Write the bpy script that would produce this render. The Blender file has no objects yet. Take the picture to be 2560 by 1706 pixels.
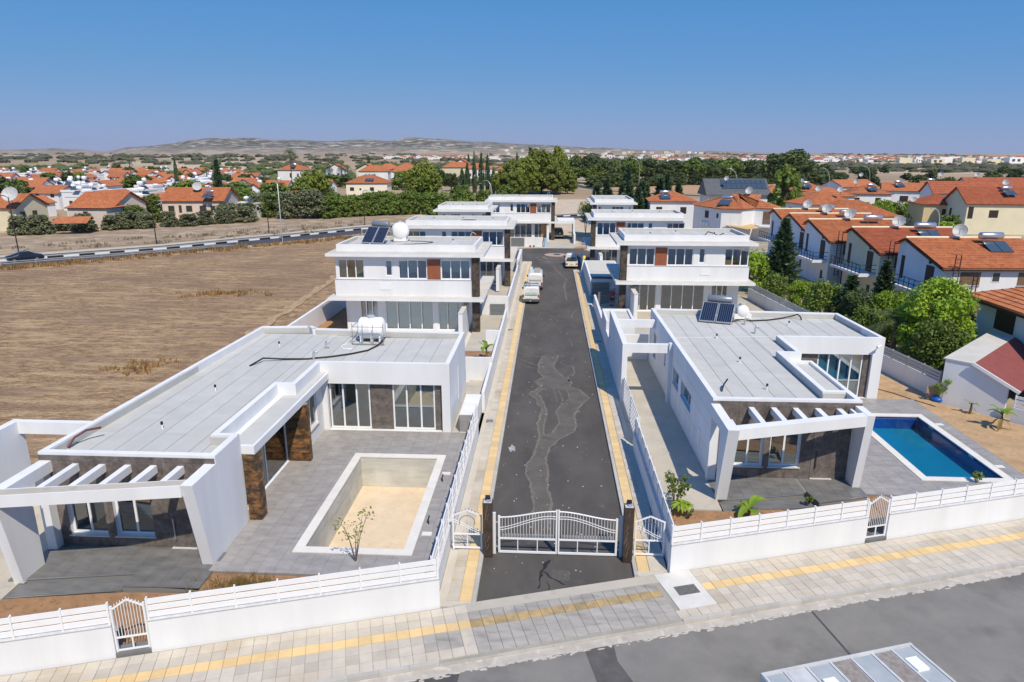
import bpy, math, random
from mathutils import Vector, Matrix, noise
R=math.radians; rnd=random.Random(7); PI=math.pi
sc=bpy.context.scene
# ---------------------------------------------------------------- camera, sky, sun, exposure
cd=bpy.data.cameras.new('camera'); cam=bpy.data.objects.new('camera',cd); sc.collection.objects.link(cam)
cd.sensor_width=36; cd.lens=24.0; cd.clip_start=.1; cd.clip_end=40000
cam.location=(0,0,15); cam.rotation_euler=(R(90-15.394),0,R(3.055)); sc.camera=cam
HAZE=.00005; HAZEC=(.88,.95,1.0); SKYG=((.95,.37),(.40,1.43),(.1,4.45))
SUN_EL=R(52.3); SAZ=math.atan2(.442,-.897)      # horizontal direction towards the sun (x,y)=(.442,-.897)
w=bpy.data.worlds.new('World'); sc.world=w; w.use_nodes=True
nt=w.node_tree; bg=nt.nodes['Background']; sky=nt.nodes.new('ShaderNodeTexSky')
sky.sky_type='NISHITA'; sky.sun_disc=False; sky.sun_elevation=SUN_EL; sky.sun_rotation=R(180-26.2)
sky.altitude=0; sky.air_density=1.0; sky.dust_density=0.0; sky.ozone_density=6.0
# grade the sky's colour as a whole: a deep blue, low-contrast summer sky
sp_=nt.nodes.new('ShaderNodeSeparateColor'); cb_=nt.nodes.new('ShaderNodeCombineColor'); nt.links.new(sky.outputs[0],sp_.inputs[0])
for i_,(g_,k_) in enumerate(SKYG):
    p_=nt.nodes.new('ShaderNodeMath'); p_.operation='POWER'; p_.inputs[1].default_value=g_; nt.links.new(sp_.outputs[i_],p_.inputs[0])
    m_=nt.nodes.new('ShaderNodeMath'); m_.operation='MULTIPLY'; m_.inputs[1].default_value=k_; nt.links.new(p_.outputs[0],m_.inputs[0]); nt.links.new(m_.outputs[0],cb_.inputs[i_])
nt.links.new(cb_.outputs[0],bg.inputs[0]); bg.inputs[1].default_value=.1
sl=bpy.data.lights.new('sun','SUN'); sl.energy=4.0; sl.angle=R(.53); sl.color=(1,.89,.72)
so=bpy.data.objects.new('sun',sl); sc.collection.objects.link(so)
sd=Vector((.442*math.cos(SUN_EL),-.897*math.cos(SUN_EL),math.sin(SUN_EL)))
so.rotation_euler=sd.to_track_quat('Z','Y').to_euler(); so.location=(20,-40,60)
sc.view_settings.view_transform='Standard'; sc.view_settings.look='None'; sc.view_settings.gamma=1
sc.view_settings.exposure=.25; sc.view_settings.use_curve_mapping=False
try:
    sc.cycles.max_bounces=8; sc.cycles.transparent_max_bounces=12; sc.cycles.volume_bounces=0
    sc.cycles.caustics_reflective=False; sc.cycles.caustics_refractive=False
except Exception: pass
# ---------------------------------------------------------------- materials
MATS={}
def mat(name,c,rough=.7,c2=None,scale=2.,bump=0.,bscale=40.,spec=.35,metal=0.,det=6,orand=0.,mix2=None,coat=0,space='world',stretch=None,lo=.35,hi=.65,bdist=.02,nr=.62):
    m=bpy.data.materials.new(name); MATS[name]=m; m.use_nodes=True; t=m.node_tree; b=t.nodes['Principled BSDF']
    b.inputs['Roughness'].default_value=rough; b.inputs['Metallic'].default_value=metal
    b.inputs['Specular IOR Level'].default_value=spec
    if coat: b.inputs['Coat Weight'].default_value=coat; b.inputs['Coat Roughness'].default_value=.05
    L=t.links.new; N=t.nodes.new
    if space=='world': P=N('ShaderNodeNewGeometry').outputs['Position']
    else: P=N('ShaderNodeTexCoord').outputs['Object']
    if stretch:
        mp=N('ShaderNodeMapping'); L(P,mp.inputs[0]); mp.inputs['Scale'].default_value=stretch[:3]
        if len(stretch)>3: mp.inputs['Rotation'].default_value=(0,0,stretch[3])
        P2=mp.outputs[0]
    else: P2=P
    col=None
    if c2:
        n=N('ShaderNodeTexNoise'); n.inputs['Scale'].default_value=scale; n.inputs['Detail'].default_value=det; n.inputs['Roughness'].default_value=nr; L(P2,n.inputs[0])
        r=N('ShaderNodeValToRGB'); r.color_ramp.elements[0].position=lo; r.color_ramp.elements[1].position=hi
        r.color_ramp.elements[0].color=(*c,1); r.color_ramp.elements[1].color=(*c2,1); L(n.outputs[0],r.inputs[0]); col=r.outputs[0]
        if mix2:   # (colour, scale, threshold, softness, strength)
            n2=N('ShaderNodeTexNoise'); n2.inputs['Scale'].default_value=mix2[1]; n2.inputs['Detail'].default_value=5; L(P2 if len(mix2)>5 else P,n2.inputs[0])
            r2=N('ShaderNodeValToRGB'); r2.color_ramp.elements[0].position=mix2[2]; r2.color_ramp.elements[1].position=mix2[2]+mix2[3]
            r2.color_ramp.elements[0].color=(0,0,0,1); r2.color_ramp.elements[1].color=(mix2[4],)*3+(1,); L(n2.outputs[0],r2.inputs[0])
            mx=N('ShaderNodeMixRGB'); L(r2.outputs[0],mx.inputs[0]); L(col,mx.inputs[1]); mx.inputs[2].default_value=(*mix2[0],1); col=mx.outputs[0]
    if orand:
        oi=N('ShaderNodeObjectInfo'); h=N('ShaderNodeHueSaturation'); mr=N('ShaderNodeMapRange'); L(oi.outputs['Random'],mr.inputs[0])
        mr.inputs[3].default_value=1-orand; mr.inputs[4].default_value=1+orand; L(mr.outputs[0],h.inputs['Value'])
        if col: L(col,h.inputs['Color'])
        else: h.inputs['Color'].default_value=(*c,1)
        col=h.outputs[0]
    if col: L(col,b.inputs['Base Color'])
    else: b.inputs['Base Color'].default_value=(*c,1)
    if bump:
        n=N('ShaderNodeTexNoise'); n.inputs['Scale'].default_value=bscale; n.inputs['Detail'].default_value=4; L(P2,n.inputs[0])
        bp=N('ShaderNodeBump'); bp.inputs['Strength'].default_value=bump; bp.inputs['Distance'].default_value=bdist; L(n.outputs[0],bp.inputs['Height']); L(bp.outputs[0],b.inputs['Normal'])
    return m
WHITE=mat('white_render',(.76,.775,.795),.8,(.69,.70,.72),.45,.25,70,stretch=(1.6,1.6,.18),mix2=((.61,.61,.605),.55,.60,.16,.45,1))
WHITEP=mat('white_paint',(.80,.81,.82),.35,(.76,.77,.79),3)
CONC=mat('pale_concrete',(.50,.46,.39),.85,(.42,.39,.33),.5,.2,30,mix2=((.33,.31,.27),2.2,.58,.12,.5))
SLABTOP=mat('slab_top',(.60,.58,.53),.85,(.52,.50,.45),.8,.1,40)
FELT=mat('grey_felt',(.53,.53,.505),.9,(.48,.48,.46),1.2,.3,250,orand=.04,mix2=((.41,.41,.395),.35,.6,.12,.5))
FELTJ=mat('felt_joint',(.24,.25,.255),.9)
CLAD=mat('brown_cladding',(.105,.09,.082),.42,(.20,.172,.155),2.6,.1,30,orand=.12,mix2=((.07,.06,.056),7,.5,.2,.6))
RUST=mat('rust_stone',(.05,.035,.025),.5,(.36,.17,.055),3.2,.3,25,orand=.3,stretch=(.8,.8,1.8),lo=.4,hi=.68,mix2=((.03,.028,.026),2.2,.5,.15,.85))
DSTONE=mat('dark_stone',(.03,.026,.024),.5,(.115,.085,.062),3.5,.3,25,orand=.1)
MARB=mat('dark_marble',(.045,.033,.027),.25,(.075,.055,.045),3)
VEIN=mat('pale_vein',(.42,.36,.30),.5)
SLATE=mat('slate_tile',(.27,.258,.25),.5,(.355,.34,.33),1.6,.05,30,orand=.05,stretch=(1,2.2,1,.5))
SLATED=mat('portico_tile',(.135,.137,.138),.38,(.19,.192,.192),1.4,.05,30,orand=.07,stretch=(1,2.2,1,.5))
GROUT=mat('grout',(.22,.215,.21),.9)
COPE=mat('pool_coping',(.74,.72,.67),.6,(.68,.66,.61),2,orand=.03)
POOLC=mat('raw_concrete',(.55,.545,.50),.85,(.43,.43,.395),1.5,.3,20,mix2=((.62,.61,.565),.9,.5,.15,.7),stretch=(.5,.5,3))
SAND=mat('sand',(.70,.58,.42),.95,(.62,.50,.35),1.2,.5,18,mix2=((.48,.38,.26),3.5,.60,.12,.5))
SOIL=mat('red_soil',(.36,.21,.11),.95,(.27,.155,.08),2.2,.8,14,mix2=((.17,.10,.055),6,.58,.1,.7))
DIRT=mat('sandy_dirt',(.50,.34,.195),.95,(.38,.25,.14),.9,.8,12,mix2=((.27,.18,.10),4,.58,.1,.6))
ASPH=mat('street_asphalt',(.070,.064,.058),.85,(.105,.097,.087),.45,.5,120,mix2=((.14,.124,.105),1.3,.60,.14,.55),stretch=(1,.4,1))
ASPHO=mat('old_asphalt',(.20,.192,.178),.9,(.25,.238,.218),.55,.6,110,mix2=((.12,.115,.108),.42,.53,.18,.8),nr=.7)
ASPHD=mat('fresh_patch',(.07,.069,.07),.9,(.095,.093,.092),2,.5,110)
ROADF=mat('far_asphalt',(.055,.058,.066),.8,(.07,.072,.08),.5)
STAIN=mat('dried_stain',(.098,.090,.080),.85,(.135,.123,.108),1.1,.3,90)
PSLAB=mat('paving_slab',(.55,.50,.42),.85,(.47,.43,.37),1.5,.3,60,orand=.10,mix2=((.40,.325,.225),.45,.52,.16,.65))
PSLABD=mat('worn_slab',(.42,.395,.355),.85,(.33,.31,.285),1.5,.3,60,orand=.08,mix2=((.23,.22,.205),1.3,.55,.14,.7,1),stretch=(.6,2,1,1.0))
YSLAB=mat('yellow_tactile',(.72,.53,.27),.8,(.64,.48,.26),2,.25,60,orand=.08,mix2=((.52,.44,.30),.8,.55,.14,.5))
KERB=mat('kerb_stone',(.49,.475,.44),.85,(.42,.40,.37),2,.3,50,orand=.06)
BLACKP=mat('black_plastic',(.02,.02,.022),.5)
DGREY=mat('dark_metal',(.06,.065,.07),.45,metal=.4)
LGREY=mat('grey_metal',(.36,.37,.38),.35,metal=.7)
GALV=mat('galvanised',(.55,.57,.58),.4,metal=.6)
ALU=mat('bright_tank',(.62,.63,.65),.28,metal=.85)
TANKG=mat('grey_tank',(.22,.25,.30),.35,metal=.3)
PLASTW=mat('white_plastic',(.84,.84,.84),.4)
PANEL=mat('solar_glass',(.012,.018,.04),.08,spec=.6)
BROWNP=mat('brown_panel',(.23,.075,.035),.5,(.28,.10,.05),2,orand=.1)
WOOD=mat('pale_wood',(.55,.31,.11),.5,(.47,.25,.085),2,stretch=(6,6,.5))
SHUT=mat('brown_shutter',(.17,.105,.065),.6,(.22,.14,.09),3)
SHUTD=mat('dark_shutter',(.035,.025,.02),.6)
TILEO=mat('terracotta',(.50,.185,.075),.8,(.37,.125,.052),1.2,.2,30,orand=.1,mix2=((.27,.10,.05),3.0,.52,.12,.65))
TILER=mat('red_terracotta',(.42,.125,.055),.8,(.31,.09,.042),1.2,.2,30,mix2=((.18,.06,.04),3.5,.55,.12,.6))
SHEDR=mat('burgundy_felt',(.25,.075,.065),.9,(.21,.06,.055),2,.3,120)
CREAM=mat('cream_render',(.72,.66,.48),.8,(.66,.60,.43),.5,orand=.06)
PINKW=mat('pinkish_render',(.70,.60,.53),.8,(.64,.54,.47),.6,orand=.06)
OCHRE=mat('ochre_render',(.58,.38,.17),.8,(.52,.34,.15),.6)
WHITEF=mat('far_white',(.78,.79,.81),.8,orand=.06)
BARK=mat('bark',(.12,.085,.06),.9,(.18,.13,.09),4,.4,20)
FIELD=None
def glass(name,tint,refl=.06,dark=0.):
    m=bpy.data.materials.new(name); m.use_nodes=True; t=m.node_tree; t.nodes.clear(); N=t.nodes.new; L=t.links.new
    o=N('ShaderNodeOutputMaterial'); g=N('ShaderNodeBsdfGlossy'); g.inputs['Roughness'].default_value=.015; g.inputs[0].default_value=(.95,.98,1,1)
    tr=N('ShaderNodeBsdfTransparent'); tr.inputs[0].default_value=(*tint,1)
    f=N('ShaderNodeFresnel'); f.inputs[0].default_value=1.5; ad=N('ShaderNodeMath'); ad.operation='ADD'; ad.inputs[1].default_value=refl; L(f.outputs[0],ad.inputs[0]); ad.use_clamp=True
    mx=N('ShaderNodeMixShader'); L(ad.outputs[0],mx.inputs[0]); L(tr.outputs[0],mx.inputs[1]); L(g.outputs[0],mx.inputs[2]); L(mx.outputs[0],o.inputs[0]); return m
GLASS=glass('window_glass',(.94,.985,.955),.17)
GLASSD=glass('tinted_glass',(.66,.74,.77),.16)
CARG=glass('car_glass',(.16,.19,.20),.10)
def leafmat(name,c,c2,orand=.18,trans=.25):
    m=mat(name,c,.55,c2,1.1,spec=.25,orand=orand); t=m.node_tree; b=t.nodes['Principled BSDF']; N=t.nodes.new; L=t.links.new
    tl=N('ShaderNodeBsdfTranslucent'); src=b.inputs['Base Color'].links[0].from_socket; L(src,tl.inputs[0])
    mx=N('ShaderNodeMixShader'); mx.inputs[0].default_value=trans; L(b.outputs[0],mx.inputs[1]); L(tl.outputs[0],mx.inputs[2]); L(mx.outputs[0],t.nodes['Material Output'].inputs[0]); return m
LG=leafmat('leaf_green',(.115,.18,.034),(.20,.27,.055),trans=.3); LBR=leafmat('leaf_bright',(.20,.33,.03),(.34,.46,.05),trans=.35)
LPINE=leafmat('leaf_pine',(.155,.21,.035),(.27,.31,.055),trans=.3); LDARK=leafmat('leaf_dark',(.06,.095,.03),(.115,.15,.05))
LCON=leafmat('leaf_conifer',(.055,.105,.05),(.105,.16,.075)); LOLIVE=leafmat('leaf_olive',(.14,.16,.085),(.22,.235,.13))
LPALM=leafmat('leaf_palm',(.10,.15,.05),(.20,.23,.10)); LBAN=leafmat('leaf_banana',(.16,.30,.03),(.26,.38,.05),trans=.35); LDRY=leafmat('leaf_dry',(.22,.16,.06),(.33,.24,.10))
# ---------------------------------------------------------------- mesh helpers
class MB:
    def __init__(s): s.v=[];s.f=[];s.sm=[];s.mi=[];s.m=0
    def add(s,vs,fs,smooth=False):
        o=len(s.v); s.v+=[tuple(v) for v in vs]
        for f in fs: s.f.append(tuple(i+o for i in f)); s.sm.append(smooth); s.mi.append(s.m)
        return s
    def box(s,x0,y0,z0,x1,y1,z1):
        if x0>x1:x0,x1=x1,x0
        if y0>y1:y0,y1=y1,y0
        if z0>z1:z0,z1=z1,z0
        return s.add([(x0,y0,z0),(x1,y0,z0),(x1,y1,z0),(x0,y1,z0),(x0,y0,z1),(x1,y0,z1),(x1,y1,z1),(x0,y1,z1)],[(3,2,1,0),(4,5,6,7),(0,1,5,4),(1,2,6,5),(2,3,7,6),(3,0,4,7)])
    def bar(s,p,q,w,h,up=(0,0,1)):   # box beam from p to q, width w, height h
        p=Vector(p);q=Vector(q);d=(q-p).normalized();u=Vector(up);r=d.cross(u)
        if r.length<1e-4: r=d.cross(Vector((0,1,0)))
        r.normalize();u=r.cross(d);r*=w/2;u*=h/2
        return s.add([p-r-u,p+r-u,p+r+u,p-r+u,q-r-u,q+r-u,q+r+u,q-r+u],[(3,2,1,0),(4,5,6,7),(0,1,5,4),(1,2,6,5),(2,3,7,6),(3,0,4,7)][::1]) if False else s.add([p-r-u,p+r-u,p+r+u,p-r+u,q-r-u,q+r-u,q+r+u,q-r+u],[(0,1,2,3),(7,6,5,4),(4,5,1,0),(5,6,2,1),(6,7,3,2),(7,4,0,3)])
    def prism(s,pts,z0,z1):          # vertical prism on a polygon (ccw)
        n=len(pts); a=sum(pts[i][0]*pts[(i+1)%n][1]-pts[(i+1)%n][0]*pts[i][1] for i in range(n))
        if a<0: pts=pts[::-1]
        vs=[(x,y,z0) for x,y in pts]+[(x,y,z1) for x,y in pts]
        return s.add(vs,[tuple(range(n))[::-1],tuple(range(n,2*n))]+[(i,(i+1)%n,n+(i+1)%n,n+i) for i in range(n)])
    def xprism(s,pts,x0,x1):         # prism along x on a (y,z) polygon
        n=len(pts); a=sum(pts[i][0]*pts[(i+1)%n][1]-pts[(i+1)%n][0]*pts[i][1] for i in range(n))
        if a<0: pts=pts[::-1]
        vs=[(x0,y,z) for y,z in pts]+[(x1,y,z) for y,z in pts]
        return s.add(vs,[tuple(range(n))[::-1],tuple(range(n,2*n))]+[(i,(i+1)%n,n+(i+1)%n,n+i) for i in range(n)])
    def yprism(s,pts,y0,y1):         # prism along y on an (x,z) polygon
        n=len(pts); a=sum(pts[i][0]*pts[(i+1)%n][1]-pts[(i+1)%n][0]*pts[i][1] for i in range(n))
        if a>0: pts=pts[::-1]
        vs=[(x,y0,z) for x,z in pts]+[(x,y1,z) for x,z in pts]
        return s.add(vs,[tuple(range(n))[::-1],tuple(range(n,2*n))]+[(i,(i+1)%n,n+(i+1)%n,n+i) for i in range(n)])
    def cyl(s,p,q,r,r2=None,n=10,cap=True):
        p=Vector(p);q=Vector(q);d=(q-p).normalized();a=d.orthogonal().normalized();b=d.cross(a);r2=r if r2 is None else r2
        c=[(math.cos(2*PI*i/n),math.sin(2*PI*i/n)) for i in range(n)]
        lo=[p+(a*x+b*y)*r for x,y in c];hi=[q+(a*x+b*y)*r2 for x,y in c]
        s.add(lo+hi,[(i,(i+1)%n,n+(i+1)%n,n+i) for i in range(n)],True)
        if cap: s.add(lo,[tuple(range(n))[::-1]]); s.add(hi,[tuple(range(n))])
        return s
    def tube(s,pts,r,n=6):
        pts=[Vector(p) for p in pts]; rings=[]; prev=None
        for i,p in enumerate(pts):
            d=(pts[min(i+1,len(pts)-1)]-pts[max(i-1,0)]).normalized()
            a=(prev-d*prev.dot(d)) if prev is not None else d.orthogonal()
            if a.length<1e-5: a=d.orthogonal()
            a.normalize();prev=a;b=d.cross(a);rr=r[i] if isinstance(r,(list,tuple)) else r
            rings.append([p+(a*math.cos(2*PI*k/n)+b*math.sin(2*PI*k/n))*rr for k in range(n)])
        vs=[v for g in rings for v in g]; fs=[]
        for i in range(len(pts)-1):
            for k in range(n): fs.append((i*n+k,i*n+(k+1)%n,(i+1)*n+(k+1)%n,(i+1)*n+k))
        s.add(vs,fs,True); s.add(rings[0],[tuple(range(n))[::-1]]); s.add(rings[-1],[tuple(range(n))]); return s
    def lathe(s,prof,n=16,o=(0,0,0),ax=None):
        ax=Vector(ax or (0,0,1)).normalized(); a=ax.orthogonal().normalized(); b=ax.cross(a); o=Vector(o)
        vs=[]; fs=[]
        for r,h in prof:
            for k in range(n): vs.append(o+ax*h+(a*math.cos(2*PI*k/n)+b*math.sin(2*PI*k/n))*r)
        for i in range(len(prof)-1):
            for k in range(n): fs.append((i*n+k,i*n+(k+1)%n,(i+1)*n+(k+1)%n,(i+1)*n+k))
        return s.add(vs,fs,True)
    def loft(s,secs,smooth=True,cap=True):
        n=len(secs[0]); vs=[v for g in secs for v in g]; fs=[]
        for i in range(len(secs)-1):
            for k in range(n): fs.append((i*n+k,i*n+(k+1)%n,(i+1)*n+(k+1)%n,(i+1)*n+k))
        s.add(vs,fs,smooth)
        if cap: s.add(secs[0],[tuple(range(n))[::-1]]); s.add(secs[-1],[tuple(range(n))])
        return s
    def quad(s,a,b,c,d): return s.add([a,b,c,d],[(0,1,2,3)])
    def poly(s,pts,z): return s.add([(x,y,z) for x,y in pts],[tuple(range(len(pts)))])
    def mesh(s,name,mats):
        me=bpy.data.meshes.new(name); me.from_pydata(s.v,[],s.f)
        for m in (mats if isinstance(mats,(list,tuple)) else [mats]): me.materials.append(m)
        me.polygons.foreach_set('use_smooth',s.sm); me.polygons.foreach_set('material_index',s.mi); me.update(); return me
COL=sc.collection; WR={}
def tag(o,label=None,cat=None,group=None,kind=None):
    if label: o['label']=label
    if cat: o['category']=cat
    if group: o['group']=group
    if kind: o['kind']=kind
    return o
def thing(name,label,cat,loc=(0,0,0),group=None,world=True,rz=0):
    o=bpy.data.objects.new(name,None); COL.objects.link(o); o.location=loc; o.rotation_euler=(0,0,rz); o.empty_display_size=.3
    if world: WR[o.name]=Vector(loc)
    return tag(o,label,cat,group)
def link(o,parent):
    COL.objects.link(o)
    if parent is not None:
        o.parent=parent
        if parent.name in WR: o.matrix_parent_inverse=Matrix.Translation(-WR[parent.name])
    return o
def obj(name,mb,mats,parent=None,label=None,cat=None,group=None,kind=None):
    me=mb if isinstance(mb,bpy.types.Mesh) else mb.mesh(name,mats)
    return tag(link(bpy.data.objects.new(name,me),parent),label,cat,group,kind)
def inst(name,me,loc,parent=None,rot=(0,0,0),scale=(1,1,1),label=None,cat=None,group=None,kind=None):
    o=bpy.data.objects.new(name,me); o.location=loc; o.rotation_euler=rot; o.scale=scale
    return tag(link(o,parent),label,cat,group,kind)
def dup(root,loc,rz=0,scale=None,label=None,group=None):
    r=root.copy(); COL.objects.link(r); r.location=loc; r.rotation_euler=(0,0,rz)
    if scale: r.scale=scale if isinstance(scale,(tuple,list)) else (scale,)*3
    if label: r['label']=label
    if group: r['group']=group
    def rec(a,b):
        for ch in a.children:
            c=ch.copy(); COL.objects.link(c); c.parent=b; rec(ch,c)
    rec(root,r); return r
def BX(*a): return MB().box(*a)
# ---------------------------------------------------------------- terrain
SKY=[(-900,372),(-300,372),(0,375),(90,374),(140,371),(190,374),(260,380),(330,369),(430,364),(480,356),(533,350),(640,353),(764,355),(860,359),(968,358),(1039,347),(1071,349),(1200,356),(1333,363),(1486,371),(1628,376),(1760,379),(1900,382),(2095,383),(2307,384.5),(2560,385.5),(3200,385.5)]
def skyh(px,D):
    for (a,b),(c,d) in zip(SKY,SKY[1:]):
        if a<=px<=c:
            t=(px-a)/(c-a); t=t*t*(3-2*t); y=b+(d-b)*t; return 15+D*(383-y)/math.hypot(1770,px-1280)
    return 15-D*.004
def sstep(a,b,x): t=max(0,min(1,(x-a)/(b-a))); return t*t*(3-2*t)
def terr(x,y):
    r=math.hypot(x,y)
    if r<60: return -2.6
    if r<420 or y<0: return -.08
    az=math.atan2(x,y)+R(3.055)
    if abs(az)>R(80): return -.08
    px=1280+1770*math.tan(max(-1.2,min(1.2,az))); px=max(-880,min(3180,px))
    D=4200; top=skyh(px,D)
    k=sstep(1500,D,r); nz=noise.fractal(Vector((x*.0016,y*.0016,3.1)),1.0,2.0,6)
    nz2=noise.fractal(Vector((x*.006,y*.006,9.1)),1.0,2.0,5)
    h=top*(k**1.25)+ (top>6)*k*(1-sstep(D*.86,D,r))*nz*26*min(1,max(0,top)/60)+k*nz2*1.2*min(1,max(0,top)/50)
    hill=8.5*math.exp(-(((x+520)/300)**2+((y-780)/190)**2))+6*math.exp(-(((x+260)/260)**2+((y-900)/150)**2))
    return -.08+h*1.0+hill*sstep(420,600,r)+sstep(500,900,r)*nz2*.5
def ground():
    rs=[0,12,30,58,66,90,120,200,300,400]; r=420
    while r<4700: rs.append(r); r*=1.028
    rs+=[4900,5600,7000,10000]
    az=[-180+i*10 for i in range(12)]+[-60+i*.5 for i in range(241)]+[70+i*10 for i in range(11)]
    n=len(az); vs=[(0,0,-2.6)]; fs=[]
    for q in rs[1:]:
        for a in az: x=q*math.sin(R(a)); y=q*math.cos(R(a)); vs.append((x,y,terr(x,y) if q<5000 else terr(x*4700/q,y*4700/q)-(q-4700)*.004))
    for j in range(n): fs.append((0,1+(j+1)%n,1+j))
    for i in range(len(rs)-2):
        for j in range(n): a=1+i*n+j; b=1+i*n+(j+1)%n; fs.append((a,b,b+n,a+n))
    mb=MB(); mb.add(vs,[f[::-1] for f in fs],True)
    m=mat('dry_land',(.40,.30,.19),.95,(.27,.20,.13),.011,.4,.8,det=8,mix2=((.52,.44,.31),.004,.52,.1,.8))
    t=m.node_tree; N=t.nodes.new; L=t.links.new; b=t.nodes['Principled BSDF']; src=b.inputs['Base Color'].links[0].from_socket
    g=N('ShaderNodeNewGeometry'); sp=N('ShaderNodeSeparateXYZ'); L(g.outputs['Position'],sp.inputs[0])
    def nmask(scale,lo,hi,amt=1.,st=None):
        n=N('ShaderNodeTexNoise'); n.inputs['Scale'].default_value=scale; n.inputs['Detail'].default_value=7; n.inputs['Roughness'].default_value=.65
        if st: mp=N('ShaderNodeMapping'); mp.inputs['Scale'].default_value=st; L(g.outputs['Position'],mp.inputs[0]); L(mp.outputs[0],n.inputs[0])
        else: L(g.outputs['Position'],n.inputs[0])
        r=N('ShaderNodeMapRange'); r.inputs[1].default_value=lo; r.inputs[2].default_value=hi; r.inputs[4].default_value=amt; L(n.outputs[0],r.inputs[0]); return r.outputs[0]
    def mixc(f,a,c):
        x=N('ShaderNodeMixRGB'); L(f,x.inputs[0]); L(a,x.inputs[1]); x.inputs[2].default_value=(*c,1); return x.outputs[0]
    def mul(a,b_): x=N('ShaderNodeMath'); x.operation='MULTIPLY'; L(a,x.inputs[0]); L(b_,x.inputs[1]); return x.outputs[0]
    hz=N('ShaderNodeMapRange'); L(sp.outputs[2],hz.inputs[0]); hz.inputs[1].default_value=6; hz.inputs[2].default_value=40
    col=mixc(hz.outputs[0],src,(.27,.22,.17))
    col=mixc(mul(nmask(.010,.51,.58,.85,(1,1,5)),hz.outputs[0]),col,(.60,.54,.45))
    col=mixc(mul(nmask(.022,.45,.52,.92),hz.outputs[0]),col,(.062,.066,.045))
    fz=N('ShaderNodeMapRange'); L(sp.outputs[1],fz.inputs[0]); fz.inputs[1].default_value=260; fz.inputs[2].default_value=420
    col=mixc(mul(nmask(.03,.60,.67,.7,(1,1,1)),fz.outputs[0]),col,(.085,.095,.055))
    L(col,b.inputs['Base Color'])
    obj('ground',mb,m,kind='structure')
ground()
# stubble field on the left
def strip(name,pts,z,m,kind='structure',parent=None):
    return obj(name,MB().poly(pts,z),m,parent=parent,kind=kind)
FIELD=mat('stubble',(.52,.36,.20),.95,(.20,.122,.068),1.5,1.0,5,stretch=(.65,1.3,1,.05),lo=.36,hi=.60,bdist=.25,det=12,nr=.78)
def _field():
    t=FIELD.node_tree; N=t.nodes.new; L=t.links.new; b=t.nodes['Principled BSDF']; src=b.inputs['Base Color'].links[0].from_socket; g=N('ShaderNodeNewGeometry')
    def lay(src,st,scale,lo,hi,amt,c):
        mp=N('ShaderNodeMapping'); mp.inputs['Scale'].default_value=st; L(g.outputs['Position'],mp.inputs[0]); n=N('ShaderNodeTexNoise'); n.inputs['Scale'].default_value=scale; n.inputs['Detail'].default_value=6; L(mp.outputs[0],n.inputs[0])
        r=N('ShaderNodeMapRange'); r.inputs[1].default_value=lo; r.inputs[2].default_value=hi; r.inputs[4].default_value=amt; L(n.outputs[0],r.inputs[0]); m=N('ShaderNodeMixRGB'); L(r.outputs[0],m.inputs[0]); L(src,m.inputs[1]); m.inputs[2].default_value=(*c,1); return m.outputs[0]
    c=lay(src,(.20,1.1,1),1.0,.50,.62,.7,(.53,.375,.215)); c=lay(c,(.5,.5,1),.16,.46,.66,.65,(.21,.135,.085)); c=lay(c,(.13,.6,1),1.0,.53,.64,.6,(.24,.155,.10)); L(c,b.inputs['Base Color'])
_field()
def fieldmesh():
    mb=MB(); nx,ny=120,150; vs=[];fs=[]
    for j in range(ny+1):
        for i in range(nx+1):
            v=j/ny; y=14+v*v*118+v*4; u=i/nx
            xr=-19.4-.0*y if y<46 else -20.6
            xl=-120+ .0*y
            lim=-74.9+(y-88.9)*1.02-1.5 if y>80 else -200
            xl=max(xl,lim) if y>80 else xl
            x=xr+(min(xl,xr-.5)-xr)*(u**1.5)
            hgt=.05*noise.noise(Vector((x*.25,y*1.6,0)))+.04*noise.noise(Vector((x*.9,y*2.6,5)))
            tr=(x-(-21.6-.0*y)); hgt-=.06*math.exp(-((tr+1.2)/.35)**2)+.06*math.exp(-((tr+3.0)/.35)**2)
            vs.append((x,y,-.02+hgt))
    for j in range(ny):
        for i in range(nx): a=j*(nx+1)+i; fs.append((a,a+nx+1,a+nx+2,a+1))
    mb.add(vs,fs,True); obj('field',mb,FIELD,kind='structure')
fieldmesh()
# worn dirt tracks beside the plots
TRK=mat('track_dirt',(.50,.355,.215),.95,(.33,.225,.135),1.4,.8,8,mix2=((.23,.15,.095),1.8,.48,.16,.7),stretch=(2.0,.35,1,-.05),nr=.75)
for k_,(xa,xb,wv) in enumerate(((-19.5,-21.1,.35),(-23.0,-23.9,.5))):
    mb=MB(); n_=90; pa=[];pb=[]
    for q in range(n_+1):
        y=15+q*.8; dx=-1.9*(y-15)/75 if y>46 else 0; pa.append((xa+dx+wv*noise.noise(Vector((y*.35,k_,1)))-k_*.02*(y-15),y,.03+.004*k_)); pb.append((xb+dx+wv*1.6*noise.noise(Vector((y*.4,k_,7)))-k_*.02*(y-15),y,.03+.004*k_))
    mb.add(pa+pb,[(i,i+1,n_+2+i,n_+1+i) for i in range(n_)]); obj('dirt_track',mb,TRK,kind='structure')
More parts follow.
